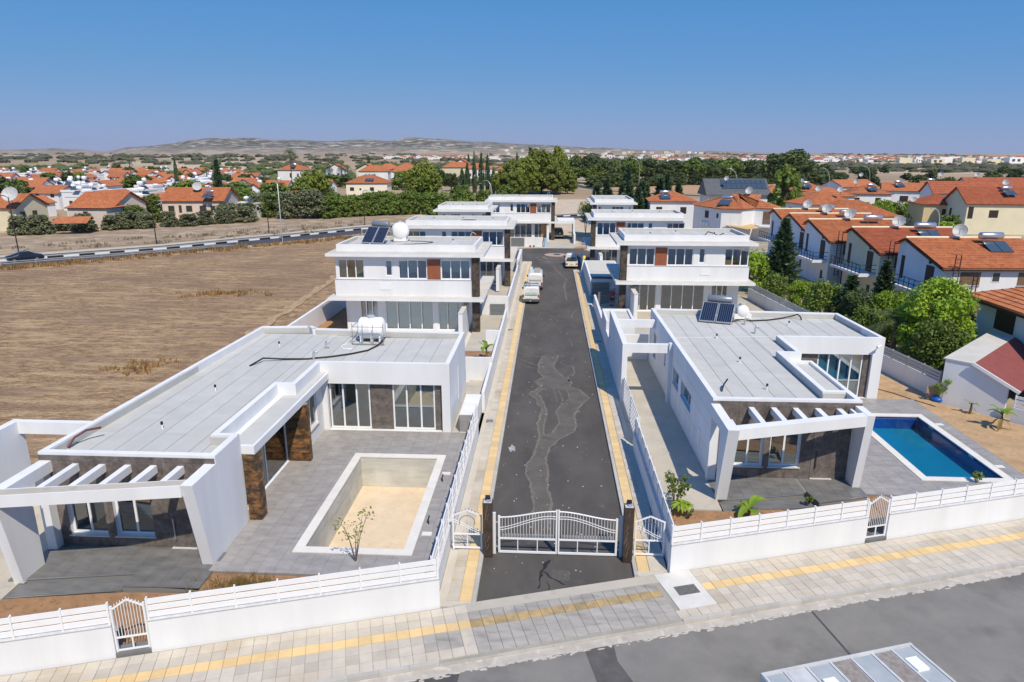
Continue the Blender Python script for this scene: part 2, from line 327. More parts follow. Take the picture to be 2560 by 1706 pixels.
# loose straw and stubble tufts
def tufts(name,label,cat,spots,m,h=.25,n=10,spread=.25,w=.02):
    mb=MB()
    for x,y,s in spots:
        for k in range(n):
            a=rnd.uniform(0,2*PI); d=rnd.uniform(0,spread)*s; px=x+math.cos(a)*d; py=y+math.sin(a)*d; hh=h*s*rnd.uniform(.5,1.1); t=rnd.uniform(-.5,.5)*hh; t2=rnd.uniform(-.5,.5)*hh
            b=rnd.uniform(0,PI); ww=w*s; dx,dy=math.cos(b)*ww,math.sin(b)*ww
            mb.add([(px-dx,py-dy,0),(px+dx,py+dy,0),(px+t,py+t2,hh)],[(0,1,2)])
    return obj(name,mb,m,label=label,cat=cat,kind='stuff')
sp=[]
for i in range(15000):
    y=20+112*rnd.random()**1.7; x=-20.5-rnd.random()**1.1*90
    if y>86 and x<-74.9+(y-88.9)*1.02-1: continue
    if noise.noise(Vector((x*.12,y*.5,7)))>-.05: sp.append((x,y,rnd.uniform(.3,.9)))
tufts('stubble','dry straw stubble scattered over the brown ploughed field','stubble',sp,mat('straw',(.42,.29,.16),.9,(.30,.20,.11),1),.16,6,.5,.022)
sp=[]
for cx,cy,n in ((-37,72,26),(-33,73,14),(-30,46,16),(-35,36,14),(-45,30,10)):
    for k in range(n): sp.append((cx+rnd.gauss(0,1.2),cy+rnd.gauss(0,.7),rnd.uniform(1,2)))
for k in range(420):
    t=rnd.random(); x=-90+62*t; y=88.9+(x+74.9)*1.02 if x>-90 else 70; sp.append((x+rnd.gauss(2.0,.9),y+rnd.gauss(-2.4,1.0),rnd.uniform(1,2.6)))
tufts('dry_weeds','rusty dry weeds on the field and along its road verge','weeds',sp,mat('weed',(.33,.19,.07),.9,(.20,.13,.06),.8),.28,12,.4,.05)
# ---------------------------------------------------------------- main road on the far left with kerb, pavement and rail
RN=[(-150,20),(-110,57),(-74.9,88.9),(-66,96.4),(-57,104.3),(-49.7,113.9),(-41,124.5),(-33.3,134.9),(-23,144),(-10,154.5),(6,165),(25,177),(48,190)]
def off(pts,d):
    out=[]
    for i,p in enumerate(pts):
        a=Vector(pts[max(i-1,0)]);b=Vector(pts[min(i+1,len(pts)-1)]);t=(b-a).normalized();out.append((p[0]-t.y*d,p[1]+t.x*d))
    return out
def ribbon(name,pts,d0,d1,z,m,kind='structure',parent=None,z2=None):
    a=off(pts,d0);b=off(pts,d1);mb=MB();n=len(pts)
    mb.add([(x,y,z) for x,y in a]+[(x,y,z if z2 is None else z2) for x,y in b],[(i,i+1,n+i+1,n+i) for i in range(n-1)]); return obj(name,mb,m,kind=kind,parent=parent)
ribbon('verge',RN,-2.6,0,-.01,mat('verge_dirt',(.44,.34,.22),.95,(.35,.27,.18),.8))
mainroad=ribbon('main_road',RN,0,5.6,0,ROADF)
ribbon('far_lane',RN,6.0,9.6,.004,mat('pale_road',(.30,.29,.27),.9,(.25,.24,.225),.6))
ribbon('pavement',RN,9.6,12.2,.1,mat('far_pave',(.50,.46,.38),.9,(.44,.40,.33),.7))
ribbon('side_road',[(60,255),(38,272),(23,293),(16,320),(12,345),(8,381),(-2,430)],-2.6,2.6,-.01,ROADF)
# black and white kerb blocks, one object each
def along(pts,step,s0=0,s1=1e9):
    acc=0;out=[];nxt=s0
    for a,b in zip(pts,pts[1:]):
        a=Vector(a);b=Vector(b);l=(b-a).length;d=(b-a)/l
        while nxt<=acc+l and nxt<s1: p=a+d*(nxt-acc); out.append((p.x,p.y,math.atan2(d.y,d.x))); nxt+=step
        acc+=l
    return out
kb=BX(-1.0,-.16,0,1.0,.16,.24); kw=kb.mesh('kerb_block',WHITEP); kk=kb.mesh('kerb_block',mat('black_paint',(.02,.02,.022),.6))
for i,(x,y,a) in enumerate(along(off(RN,5.8),2.03,40,250)): inst('kerb_block',kw if i%2 else kk,(x,y,0),mainroad,(0,0,a))
gr=thing('guard_rail','galvanised two-rail crash barrier along the near side of the road','guard rail',(-70,92,0))
gp=[p for p in along(off(RN,-.5),4.0,62,150)]; gp=gp[:19]
post=BX(-.06,-.05,0,.06,.05,.78).mesh('post',GALV)
for x,y,a in gp: inst('post',post,(x,y,0),gr,(0,0,a))
for zz in (.45,.68):
    mb=MB(); pp=[(x,y,zz if i<len(gp)-1 else .3) for i,(x,y,a) in enumerate(gp)]
    for p,q in zip(pp,pp[1:]): mb.bar(p,q,.08,.11)
    obj('rail',mb,GALV,gr)
# bare ground, verges behind the compound
strip('dirt_bank',[(-30,150),(-4,200),(4,235),(30,235),(38,170),(26,126),(2,131),(-20,128)],-.03,mat('pale_earth',(.58,.48,.36),.95,(.48,.39,.28),.25,.8,4,mix2=((.40,.31,.2),1.2,.55,.15,.6)))
strip('side_strip',[(-135,45),(-84,101),(-60,122),(-38,152),(-24,172),(-40,190),(-70,160),(-105,135),(-150,100)],-.045,mat('scrub_earth',(.36,.27,.18),.95,(.25,.19,.13),.6,.6,5,mix2=((.46,.36,.25),.25,.5,.12,.8),stretch=(1,1,1)))
strip('ploughed_field',[(24,270),(100,270),(130,360),(60,380),(28,330)],-.03,mat('orange_earth',(.46,.29,.16),.95,(.40,.25,.14),.3))
strip('estate_ground',[(23.5,29),(60,15),(140,60),(150,240),(40,240),(30,130),(21,75)],-.05,mat('garden_ground',(.40,.35,.28),.95,(.29,.25,.19),.35,.3,5,mix2=((.12,.14,.06),.6,.58,.1,.6)))
# ---------------------------------------------------------------- front road, pavement
S=.302; TH=math.atan(S); UX,UY=math.cos(TH),math.sin(TH); O=(0,20.86)
def FW(u,v): return (O[0]+UX*u+UY*v, O[1]+UY*u-UX*v)   # u along the front wall, v towards the camera
def fquad(u0,u1,v0,v1): return [FW(u0,v0),FW(u0,v1),FW(u1,v1),FW(u1,v0)]
froad=strip('front_road',fquad(-60,60,2.95,30),-.012,ASPHO)
strip('tar_patch',[(-7.5,15.5),(-2.45,17.3),(-2.6,15.0),(-7,12.5)],-.008,ASPHD,parent=froad)
strip('tar_patch',[(1.2,18.62),(2.2,18.9),(2.3,17.7),(3.3,15.5),(2.6,14.5),(1.7,16.4)],-.008,mat('tar_stain',(.085,.082,.08),.9,(.12,.115,.11),2),parent=froad)
strip('road_seam',[(8.9,21.3),(8.97,21.3),(9.75,17.5),(9.66,17.5)],-.008,ASPHD,parent=froad)
gut=obj('gutter',MB().poly(fquad(-60,60,2.62,2.98),-.004),mat('gutter_concrete',(.52,.48,.42),.9,(.40,.37,.32),1.3,.3,30,mix2=((.62,.58,.5),3,.55,.1,.7)),kind='structure')
# ragged mortar along the gutter
mb=MB()
for i in range(620):
    u=-20+45*rnd.random(); v=2.97+abs(rnd.gauss(0,.05)); w=rnd.uniform(.03,.16); d=rnd.uniform(.015,.05)
    pts=[]
    for k in range(8): a=2*PI*k/8; e=rnd.uniform(.5,1.3); pts.append(FW(u+math.cos(a)*w*e,v+math.sin(a)*d*e))
    mb.prism(pts,-.01,-.003+rnd.random()*.006)
obj('mortar_crust',mb,mat('mortar',(.56,.52,.46),.95,(.45,.42,.37),3),kind='stuff',parent=gut)
pav=obj('front_pavement',MB().prism(fquad(-60,60,0,2.6),-.05,.085),mat('pave_bed',(.36,.345,.31),.95,(.30,.285,.25),1),kind='structure')
def tile(sx,sy,h,gap,ridges=0):
    mb=MB().box(-sx/2+gap,-sy/2+gap,0,sx/2-gap,sy/2-gap,h)
    for k in range(ridges): yy=-sy/2+sy*(k+.5)/ridges; mb.box(-sx/2+gap*2.5,yy-sy/ridges*.22,h,sx/2-gap*2.5,yy+sy/ridges*.22,h+.006)
    return mb
TG=tile(.4,.4,.035,.006).mesh('paving_slab',PSLAB); TGD=tile(.4,.4,.035,.006).mesh('worn_slab',PSLABD); TY=tile(.4,.4,.035,.006,4).mesh('tactile_slab',YSLAB)
TYD=tile(.4,.4,.035,.006,4).mesh('tactile_slab',mat('worn_tactile',(.50,.36,.17),.8,(.30,.24,.15),3,.25,60,orand=.1))
cnt=0; restG=MB(); restY=MB()
rowsv=[.27,.67,1.07,1.47,1.87,2.27]
for r_,v in enumerate(rowsv):
    for i in range(-56,78):
        u=i*.4+.2; x,y=FW(u,v)
        inGate=-3.0<u<4.2
        if inGate and v<.6: continue
        if 4.2<=u<5.55 and v<2.0: continue
        zz=.083+rnd.uniform(-.004,.003)
        if r_==2:
            inst('tactile_slab',TYD if inGate else TY,(x,y,zz),pav,(rnd.uniform(-.006,.006),rnd.uniform(-.006,.006),TH))
        elif -20<u<24 and cnt<300 and r_>=1 and not (r_==5):
            inst('paving_slab',TGD if (inGate or (-4.5<u<-3 and r_>2)) else TG,(x,y,zz),pav,(rnd.uniform(-.006,.006),rnd.uniform(-.006,.006),TH)); cnt+=1
        else:
            a=[FW(u-.194,v-.194),FW(u-.194,v+.194),FW(u+.194,v+.194),FW(u+.194,v-.194)]; restG.m=1 if inGate else 0; restG.prism(a,.083,.118+rnd.uniform(-.004,.003))
obj('paving_slabs',restG,[PSLAB,PSLABD],pav,kind='stuff')
KB=tile(.9,.15,.14,.004).mesh('kerb_stone',KERB)
for i in range(-24,36): x,y=FW(i*.9,2.54); inst('kerb_stone',KB,(x,y,-.02 if not -4<i*.9<4.4 else -.06),pav,(0,0,TH))
# concrete apron strip and service hatches at the gate
obj('apron',MB().prism(fquad(-3.2,4.25,-.02,.45),.0,.107),CONC,pav)
obj('hatch_surround',MB().prism(fquad(4.2,5.6,.02,2.06),.0,.115),mat('white_concrete',(.66,.65,.62),.85,(.58,.57,.54),1.5,.2,30),pav)
obj('hatch_cover',MB().prism(fquad(4.55,5.35,.85,1.35),.1,.121),mat('hatch_iron',(.10,.10,.10),.8,(.16,.16,.155),9,.5,60),pav)
gg=obj('road_grate',MB().prism(fquad(-4.9,-4.4,3.2,3.55),-.02,.0),LGREY,froad)
# ---------------------------------------------------------------- private street
strip('plot_ground',[(-20.6,41.0),(-3.6,41.0),(-3.6,130),(-22,130)],-.04,mat('plot_concrete',(.47,.43,.36),.9,(.40,.36,.30),.5,.2,20))
strip('plot_ground',[(4.5,49.0),(24,47.5),(21,75),(26,130),(4.5,130)],-.042,MATS['plot_concrete'])
mb=MB(); mb.poly([(-2.32,19.95),(3.31,21.65),(3.31,88),(3.5,95),(6.2,100),(7.2,106),(5.4,112),(-3.2,112),(-6,107),(-4.6,99),(-2.6,94),(-2.32,88)],0.0)
street=obj('street',mb,ASPH,kind='structure')
strip('forecourt',[(-7,110.5),(-2,111.5),(5.2,111.5),(5.2,126),(-7,126)],.03,CONC)
SL=[(-0.32,50.33),(-0.56,48.33),(-0.6,46.13),(-0.2,45.01),(-0.78,44.1),(-0.35,43.17),(-1.12,41.53),(-0.61,40.7),(-0.53,39.71),(-0.21,39.11),(-0.35,37.92),(-0.48,36.58),(-0.34,34.55),(-0.48,33.53),(-0.59,32.32),(-0.91,31.46),(-0.95,30.32),(-0.7,29.42),(-0.63,28.56),(-0.49,27.61),(-.5,26),(-.3,24.4)]
SR=[(0.89,50.39),(0.49,47.88),(0.56,46.9),(1.18,45.19),(1.68,44.02),(1.55,43.27),(2.17,42.59),(2.72,41.07),(2.04,39.49),(1.65,38.03),(1.75,36.77),(1.59,35.58),(0.61,34.26),(0.17,33.24),(0.01,31.86),(0.17,30.71),(0.12,29.62),(0.08,28.6),(0.31,27.65),(.2,26),(.15,24.4)]
SH=[(-0.18,42.67),(0.46,42.96),(1.33,42.45),(1.52,40.82),(0.95,39.87),(0.59,38.56),(0.78,36.79),(0.33,35.29),(-0.09,34.84),(-0.13,36.15),(0.07,38.19),(-0.15,40.0),(-0.43,41.28),(-0.66,41.65),(-0.18,42.67)]
def wob(pts,amp=.07,sub=5,seed=0):
    out=[]
    for (a,b),(c,d) in zip(pts,pts[1:]):
        for k in range(sub):
            t=k/sub; x=a+(c-a)*t; y=b+(d-b)*t; out.append((x+amp*noise.noise(Vector((x*3.1,y*3.1,seed))),y+amp*noise.noise(Vector((x*3.1,y*3.1,seed+9)))))
    return out+[pts[-1]]
def fill(mb,a,b,z):
    import bisect
    def at(p,y):
        for (x0,y0),(x1,y1) in zip(p,p[1:]):
            if min(y0,y1)<=y<=max(y0,y1): return x0+(x1-x0)*((y-y0)/(y1-y0) if y1!=y0 else 0)
        return None
    return at
mb=MB()
def band(L,Rr,z):
    n=min(len(L),len(Rr)); mb.add([(x,y,z) for x,y in L[:n]]+[(x,y,z) for x,y in Rr[:n]],[(i,n+i,n+i+1,i+1) for i in range(n-1)])
def rs(pts,n):
    tot=[0]
    for a,b in zip(pts,pts[1:]): tot.append(tot[-1]+math.dist(a,b))
    out=[]
    for k in range(n):
        s=tot[-1]*k/(n-1)
        for i in range(len(pts)-1):
            if tot[i]<=s<=tot[i+1]+1e-9: t=(s-tot[i])/max(1e-9,tot[i+1]-tot[i]); out.append((pts[i][0]+(pts[i+1][0]-pts[i][0])*t,pts[i][1]+(pts[i+1][1]-pts[i][1])*t)); break
    return out
band(rs(SL[:6],24),rs(SR[:6]+[(.4,42.96)],24),.004)
band(rs(SL[5:13],30),rs([(-0.18,42.8),(-0.66,41.65),(-0.43,41.28),(-0.15,40.0),(0.07,38.19),(-0.13,36.15),(-0.09,34.84)],30),.004)
band(rs([(.4,42.96),(1.33,42.45),(1.52,40.82),(0.95,39.87),(0.59,38.56),(0.78,36.79),(0.33,35.29),(-.09,34.84)],30),rs(SR[5:13]+[(.61,34.26)],30),.004)
band(rs(SL[12:],30),rs(SR[12:],30),.004)
obj('water_stain',mb,STAIN,street)
mb=MB()
def rib(pts,w,z,seed):
    p=wob(pts,.09,6,seed); n=len(p); ls=[];rs_=[]
    for i,(x,y) in enumerate(p):
        a=p[max(i-1,0)];b=p[min(i+1,n-1)];d=Vector((b[0]-a[0],b[1]-a[1]));d=d.normalized() if d.length>0 else Vector((0,1)); ww=w*(.35+.9*abs(noise.noise(Vector((x*1.3,y*1.3,seed)))))
        ls.append((x-d.y*ww,y+d.x*ww,z));rs_.append((x+d.y*ww,y-d.x*ww,z))
    mb.add(ls+rs_,[(i,n+i,n+i+1,i+1) for i in range(n-1)])
rib(SL,.10,.008,1);rib(SR,.11,.008,2);rib(SH,.09,.008,3)
rib([(-.32,50.3),(.3,50.9),(.89,50.39)],.06,.008,4);rib([(-2.2,50.9),(-1.2,50.2),(-.3,49.9)],.10,.008,5);rib([(-2.3,49.6),(-1.5,48.7),(-.6,47.6)],.07,.008,6);rib([(-2.2,48.2),(-1.4,47.4),(-.6,46.9)],.05,.008,7)
rib([(1.3,48.0),(1.9,47.6),(2.0,46.2),(1.5,45.4),(1.5,44.2)],.08,.008,8);rib([(.6,94),(1.4,88),(2.3,83),(1.9,79.5),(1.95,74),(2.0,71)],.13,.008,9);rib([(2.9,66.5),(2.5,65),(2.2,62.6)],.1,.008,10)
rib([(.45,42.9),(.55,41.6),(.7,40.2)],.05,.008,11);rib([(.8,42.5),(.95,41.4),(1.0,40.4)],.05,.008,12)
for k in range(16): a=rnd.uniform(0,2*PI); rib([(1.1+rnd.uniform(-3,3),99+rnd.uniform(-3,4)),(1.1+rnd.uniform(-3,3),99+rnd.uniform(-3,4))],.22,.006+.0001*k,20+k)
obj('stain_edge',mb,mat('pale_silt',(.20,.18,.148),.95,(.13,.12,.104),3,.2,80),street)
mb=MB()
for k in range(190):
    x=rnd.uniform(-2.2,3.2); y=22+70*rnd.random()**1.4; s=rnd.uniform(.012,.05); a=rnd.uniform(0,PI); mb.prism([(x+math.cos(a+b)*s*rnd.uniform(.5,1),y+math.sin(a+b)*s*rnd.uniform(.5,1)) for b in (0,1.3,2.6,3.9,5.2)],0,.012)
obj('litter_chips',mb,mat('chip',(.6,.58,.55),.9),street,kind='stuff')
mb=MB(); mb.poly([(-1.75+.16*math.cos(a*.6283)*(1+.3*math.sin(3*a)),33.1+.45*math.sin(a*.6283)*(1+.4*math.cos(2*a))) for a in range(10)],.006); obj('paint_splash',mb,mat('splash',(.5,.5,.52),.8,(.16,.16,.165),5),street)
mb=MB().cyl((1.15,104,-.02),(1.15,104,.06),1.75,n=40); obj('roundabout_disc',mb,mat('pink_concrete',(.46,.33,.27),.9,(.40,.29,.24),1.5),street)
mb=MB().cyl((1.3,104.3,.0),(1.3,104.3,.10),.55,n=20); obj('manhole_ring',mb,DGREY,street)
# oil marks near the gate
mb0=mb; mb=MB()
for k,(p,w_) in enumerate((([(.2,23.0),(.05,22.6),(-.12,22.2),(-.1,21.9)],.09),([(-.1,22.3),(.25,21.9),(.75,21.45)],.06),([(-.15,22.0),(-.1,21.5),(-.2,21.2)],.035),([(.1,21.6),(.22,21.1)],.03))): rib(p,w_,.006+.0005*k,40+k)
obj('oil_mark',mb,mat('oil',(.022,.021,.02),.6),street)
obj('drain_plate',MB().box(.3,21.7,-.01,.95,22.35,.006),mat('drain_iron',(.075,.07,.066),.8,(.13,.12,.11),16,.5,70),street)
# side pavements
def sidewalk(side):
    s=-1 if side=='L' else 1; xe=-2.32 if s<0 else 3.31; xw=-3.66 if s<0 else 4.56; y0=19.9 if s<0 else 22.0
    X=lambda d: xe+s*d
    base=obj('side_pavement',BX(X(0),y0,-.05,xw,97 if s<0 else 90,.083),mat('margin_concrete_'+side,(.56,.52,.45),.9,(.50,.46,.39),.8,.2,30,mix2=((.42,.36,.28),1.4,.6,.12,.5)),kind='structure')
    ty=tile(.42,.4,.035,.004).box(0,0,0,0,0,0) if False else tile(.42,.4,.035,.004)
    for k in range(4): xx=-.21+.42*(k+.5)/4; ty.box(xx-.022,-.19,.035,xx+.022,.19,.041)
    my=ty.mesh('tactile_slab',YSLAB); mg=tile(.4,.4,.035,.004).mesh('paving_slab',PSLAB); mk=tile(.15,.9,.14,.004).mesh('kerb_stone',KERB)
    ry=MB();rg=MB()
    n=int((94-y0)/.4)
    for i in range(n):
        y=y0+.5+.4*i
        if s>0 and y>88: break
        if y<52:
            inst('tactile_slab',my,(X(.375),y,.083+rnd.uniform(-.003,.003)),base,(rnd.uniform(-.006,.006),0,0)); inst('paving_slab',mg,(X(.80),y,.083+rnd.uniform(-.003,.003)),base,(0,rnd.uniform(-.006,.006),0))
        else:
            ry.box(X(.375)-.206,y-.196,.083,X(.375)+.206,y+.196,.119+rnd.uniform(-.002,.002)); rg.box(X(.8)-.196,y-.196,.083,X(.8)+.196,y+.196,.117+rnd.uniform(-.002,.002))
    obj('tactile_slabs',ry,YSLAB,base,kind='stuff'); obj('paving_slabs',rg,PSLAB,base,kind='stuff')
    for i in range(int((95-y0)/.9)):
        if s>0 and y0+.5+i*.9>89: break
        inst('kerb_stone',mk,(X(.075),y0+.45+.9*i,-.02),base)
    for y in ((36.6,57.7) if s<0 else (54.2,68.0)): obj('drain_cover',BX(X(.72),y-.2,.1,X(1.12),y+.22,.123),mat('cover_iron_%s%d'%(side,int(y)),(.16,.155,.15),.7,(.23,.22,.21),20,.4,60),base)
    return base
swL=sidewalk('L'); swR=sidewalk('R')
# ---------------------------------------------------------------- wall / window builders
PZ=.15
class LF:   # frame along p->q; s along, d to the left (inside), z up
    def __init__(s,p,q): s.p=Vector((p[0],p[1],0)); v=Vector((q[0]-p[0],q[1]-p[1],0)); s.l=v.length; s.t=v/s.l; s.n=Vector((-s.t.y,s.t.x,0)); s.a=math.atan2(s.t.y,s.t.x)
    def __call__(s,a,d,z): r=s.p+s.t*a+s.n*d; return (r.x,r.y,z)
    def box(s,mb,s0,s1,d0,d1,z0,z1):
        return mb.add([s(s0,d0,z0),s(s1,d0,z0),s(s1,d1,z0),s(s0,d1,z0),s(s0,d0,z1),s(s1,d0,z1),s(s1,d1,z1),s(s0,d1,z1)],[(3,2,1,0),(4,5,6,7),(0,1,5,4),(1,2,6,5),(2,3,7,6),(3,0,4,7)])
def wallmb(mb,F,s0,s1,z0,z1,th,ops=()):
    cuts=sorted(set([s0,s1]+[max(s0,min(s1,o[i])) for o in ops for i in (0,1)]))
    for a,b in zip(cuts,cuts[1:]):
        if b-a<1e-4: continue
        m=(a+b)/2; hs=sorted([(o[2],o[3]) for o in ops if o[0]<m<o[1]]); cur=z0
        for lo,hi in hs:
            if lo>cur+1e-4: F.box(mb,a,b,0,th,cur,lo)
            cur=max(cur,hi)
        if cur<z1-1e-4: F.box(mb,a,b,0,th,cur,z1)
    return mb
def shell(parent,pts,z0,z1,th,ops,m=None,name='wall',mats={}):
    """closed ring of walls on a ccw outline; ops {edge:[(s0,s1,z0,z1)]}; each edge one part"""
    n=len(pts); out=[]
    def turn(i):
        a,b,c=Vector(pts[i-1]),Vector(pts[i]),Vector(pts[(i+1)%n]); u=b-a; v=c-b; return u.x*v.y-u.y*v.x>0
    for i in range(n):
        F=LF(pts[i],pts[(i+1)%n]); s0=th if turn(i) else 0; s1=F.l if turn((i+1)%n) else F.l+th
        out.append(obj(name,wallmb(MB(),F,s0,s1,z0,z1,th,ops.get(i,())),mats.get(i,m or WHITE),parent))
    return out
PSH={}
def window(parent,F,s0,s1,z0,z1,n=2,dep=.12,fr=.06,m=None,g=None,sill=0,transom=None,name='window'):
    mb=MB(); m=m or WHITEP; d0,d1=dep,dep+.06
    F.box(mb,s0,s1,d0,d1,z0,z0+fr); F.box(mb,s0,s1,d0,d1,z1-fr,z1)
    w=(s1-s0)/n
    for k in range(n+1):
        c=s0+w*k; h=fr if k in (0,n) else fr*.9; a=c if k==0 else (c-fr if k==n else c-h*.55); F.box(mb,a,a+(fr if k in(0,n) else h*1.1),d0-.003,d1+.003,z0+fr,z1-fr)
    o=obj(name,mb,m,parent)
    for k in range(n):
        a=s0+w*k+fr*.6; b=s0+w*(k+1)-fr*.6; p=MB(); F.box(p,a,b,d0+.025,d0+.035,z0+fr*.7,z1-fr*.7); obj('pane',p,g or GLASS,o)
    if sill:
        p=MB(); F.box(p,s0-.06,s1+.06,-sill,dep+.01,z0-.05,z0-.002); obj('sill',p,mat_marble,o)
    return o
mat_marble=mat('sill_marble',(.62,.62,.62),.4,(.50,.50,.52),6)
def rsub(r,ops):
    rs_=[r]
    for o in ops:
        nx=[]
        for a,b,c,d in rs_:
            if o[1]<=a or o[0]>=b or o[3]<=c or o[2]>=d: nx.append((a,b,c,d)); continue
            if o[0]>a: nx.append((a,o[0],c,d))
            if o[1]<b: nx.append((o[1],b,c,d))
            a2,b2=max(a,o[0]),min(b,o[1])
            if o[2]>c: nx.append((a2,b2,c,o[2]))
            if o[3]<d: nx.append((a2,b2,o[3],d))
        rs_=nx
    return [r for r in rs_ if r[1]-r[0]>.02 and r[3]-r[2]>.02]
def cladding(parent,F,s0,s1,z0,z1,ops,m,pw=1.2,ph=.6,pr=.025,name='panel',stag=0,gap=.004):
    z=z0; j=0
    while z<z1-.01:
        zt=min(z+ph,z1); s=s0-(pw*stag if j%2 else 0)
        while s<s1-.01:
            a,b=max(s,s0),min(s+pw,s1)
            if b-a>.02:
                for r in rsub((a,b,z,zt),ops):
                    mb=MB(); F.box(mb,r[0]+gap,r[1]-gap,-pr-rnd.uniform(0,.002),-.001,r[2]+gap,r[3]-gap); obj(name,mb,m,parent)
            s+=pw
        z+=ph; j+=1
def clip(poly,a,b,c):   # keep a*x+b*y<=c
    out=[]
    for i in range(len(poly)):
        p,q=poly[i],poly[(i+1)%len(poly)]; fp=a*p[0]+b*p[1]-c; fq=a*q[0]+b*q[1]-c
        if fp<=0: out.append(p)
        if (fp<0<fq) or (fq<0<fp): t=fp/(fp-fq); out.append((p[0]+(q[0]-p[0])*t,p[1]+(q[1]-p[1])*t))
    return out
def felt(parent,x0,x1,y0,y1,z,planes=(),w=1.0,ln=7.5,g=.014):
    k=0; x=x0
    while x<x1-.05:
        xe=min(x+w,x1); y=y0; first=True
        while y<y1-.05:
            l=ln*(.35+.3*(k%3)) if first else ln; first=False; ye=min(y+l,y1)
            if y1-ye<.8: ye=y1
            p=[(x+g,y+g*.6),(xe-g,y+g*.6),(xe-g,ye-g*.6),(x+g,ye-g*.6)]
            for pl in planes: p=clip(p,*pl) if p else p
            if len(p)>2: obj('felt_sheet',MB().prism(p,z-.01,z+.006+rnd.uniform(0,.003)),FELT,parent)
            y=ye
        x=xe; k+=1
def tiles(parent,x0,x1,y0,y1,z,tx,ty,m,holes=(),planes=(),name='floor_tile',gap=.004,lim=300,cnt=[0]):
    me=tile(tx,ty,.02,gap).mesh(name,m); nx=int(math.ceil((x1-x0)/tx)); ny=int(math.ceil((y1-y0)/ty)); rest=MB(); c=0
    for j in range(ny):
        for i in range(nx):
            a,b,e,d=x0+i*tx,min(x0+(i+1)*tx,x1),y0+j*ty,min(y0+(j+1)*ty,y1)
            p=[(a,e),(b,e),(b,d),(a,d)]
            full=abs(b-a-tx)<1e-6 and abs(d-e-ty)<1e-6
            if full and not any(h[0]<b and h[1]>a and h[2]<d and h[3]>e for h in holes) and all(all(pl[0]*q[0]+pl[1]*q[1]<=pl[2] for q in p) for pl in planes):
                if c<lim: inst(name,me,((a+b)/2,(e+d)/2,z+rnd.uniform(-.001,.001)),parent,(0,0,0 if rnd.random()<.5 else PI)); c+=1
                else: rest.box(a+gap,e+gap,z,b-gap,d-gap,z+.02)
                continue
            for r in rsub((a,b,e,d),[(h[0],h[1],h[2],h[3]) for h in holes]):
                q=[(r[0]+gap,r[2]+gap),(r[1]-gap,r[2]+gap),(r[1]-gap,r[3]-gap),(r[0]+gap,r[3]-gap)]
                for pl in planes: q=clip(q,*pl) if q else q
                if len(q)>2: rest.prism(q,z,z+.02)
    if rest.f: obj('floor_tiles',rest,m,parent,kind='stuff')
def upstand(parent,pts,z0,z1):
    mb=MB(); n=len(pts)
    for i in range(n):
        F=LF(pts[i],pts[(i+1)%n]); F.box(mb,.012,F.l-.012,-.006,.006,z0,z1)
    obj('felt_upstand',mb,FELT,parent)
INFLOOR=mat('interior_floor',(.62,.60,.52),.25,(.56,.54,.47),.6)
def vent(parent,x,y,z,kind=0):
    mb=MB()
    if kind==0: mb.cyl((x,y,z),(x,y,z+.22),.035,n=8); o=obj('vent_pipe',mb,PLASTW,parent); obj('vent_cap',MB().cyl((x,y,z+.2),(x,y,z+.32),.055,n=10),BLACKP,o)
    else:
        mb.tube([(x,y,z),(x,y,z+.35),(x+.02,y,z+.46),(x+.1,y,z+.52),(x+.18,y,z+.46),(x+.2,y,z+.36)],.06,8); obj('vent_bend',mb,GALV,parent)
# ---------------------------------------------------------------- left bungalow
BOUNCE=mat('bounce_white',(.82,.84,.80),.8)  # for inner walls added behind the glazing to bounce light into dark rooms
bl=thing('bungalow','white flat-roofed bungalow beside the empty concrete pool','house',(-14,30,PZ))
PL=[(-19.24,22.85),(-12.38,22.85),(-12.38,25.0),(-13.2,25.0),(-13.2,31.1),(-12.3,31.1),(-12.3,34.75),(-5.23,34.75),(-5.23,41.63),(-14.85,42.1),(-15.4,42.7),(-18.65,42.4)]
fo=[(.75,2.25,.6,2.4),(2.6,4.12,.6,2.4)]
opsL={0:fo,3:[(.45,5.5,PZ,2.95)],5:[(.15,2.7,1.0,2.85)],6:[(.3,6.62,PZ,2.87)],7:[(3.3,3.55,.9,2.9)]}
wl=shell(bl,PL,PZ-.2,4.08,.25,opsL)
F0=LF(PL[0],PL[1]); cladding(wl[0],F0,0,F0.l,PZ,3.97,fo,CLAD)
for o in fo: window(bl,F0,*o,2,dep=.16,fr=.09,sill=.08)
dm=MB(); F0.box(dm,4.85,5.75,-.05,-.027,PZ+.02,2.6); dl=obj('door',dm,CLAD,bl); hm=MB(); hm.bar(F0(4.98,-.11,.55),F0(4.98,-.11,1.45),.04,.04); hm.bar(F0(4.98,-.03,.7),F0(4.98,-.11,.7),.02,.02);hm.bar(F0(4.98,-.03,1.3),F0(4.98,-.11,1.3),.02,.02); obj('handle',hm,ALU,dl)
tm=MB(); F0.box(tm,4.8,5.8,-.16,-.03,PZ+.021,PZ+.05); obj('threshold',tm,mat_marble,bl)
F3=LF(PL[3],PL[4]); window(bl,F3,.66,5.7,PZ+.03,2.98,2,dep=-.36,fr=.09)
obj('window_plinth',BX(-12.94,25.63,PZ-.02,-12.78,30.7,PZ+.028),WHITEP,bl); obj('recess_floor',BX(-13.19,25.02,-.1,-12.365,31.08,PZ-.003),SLATE,bl)
F5=LF(PL[5],PL[6]); window(bl,F5,.16,2.69,1.01,2.84,3,dep=.08,fr=.08,sill=.08)
F6=LF(PL[6],PL[7]); window(bl,F6,.32,2.6,PZ+.02,2.86,3,dep=.3,fr=.09); window(bl,F6,3.85,6.2,PZ+.02,2.86,3,dep=.3,fr=.09)
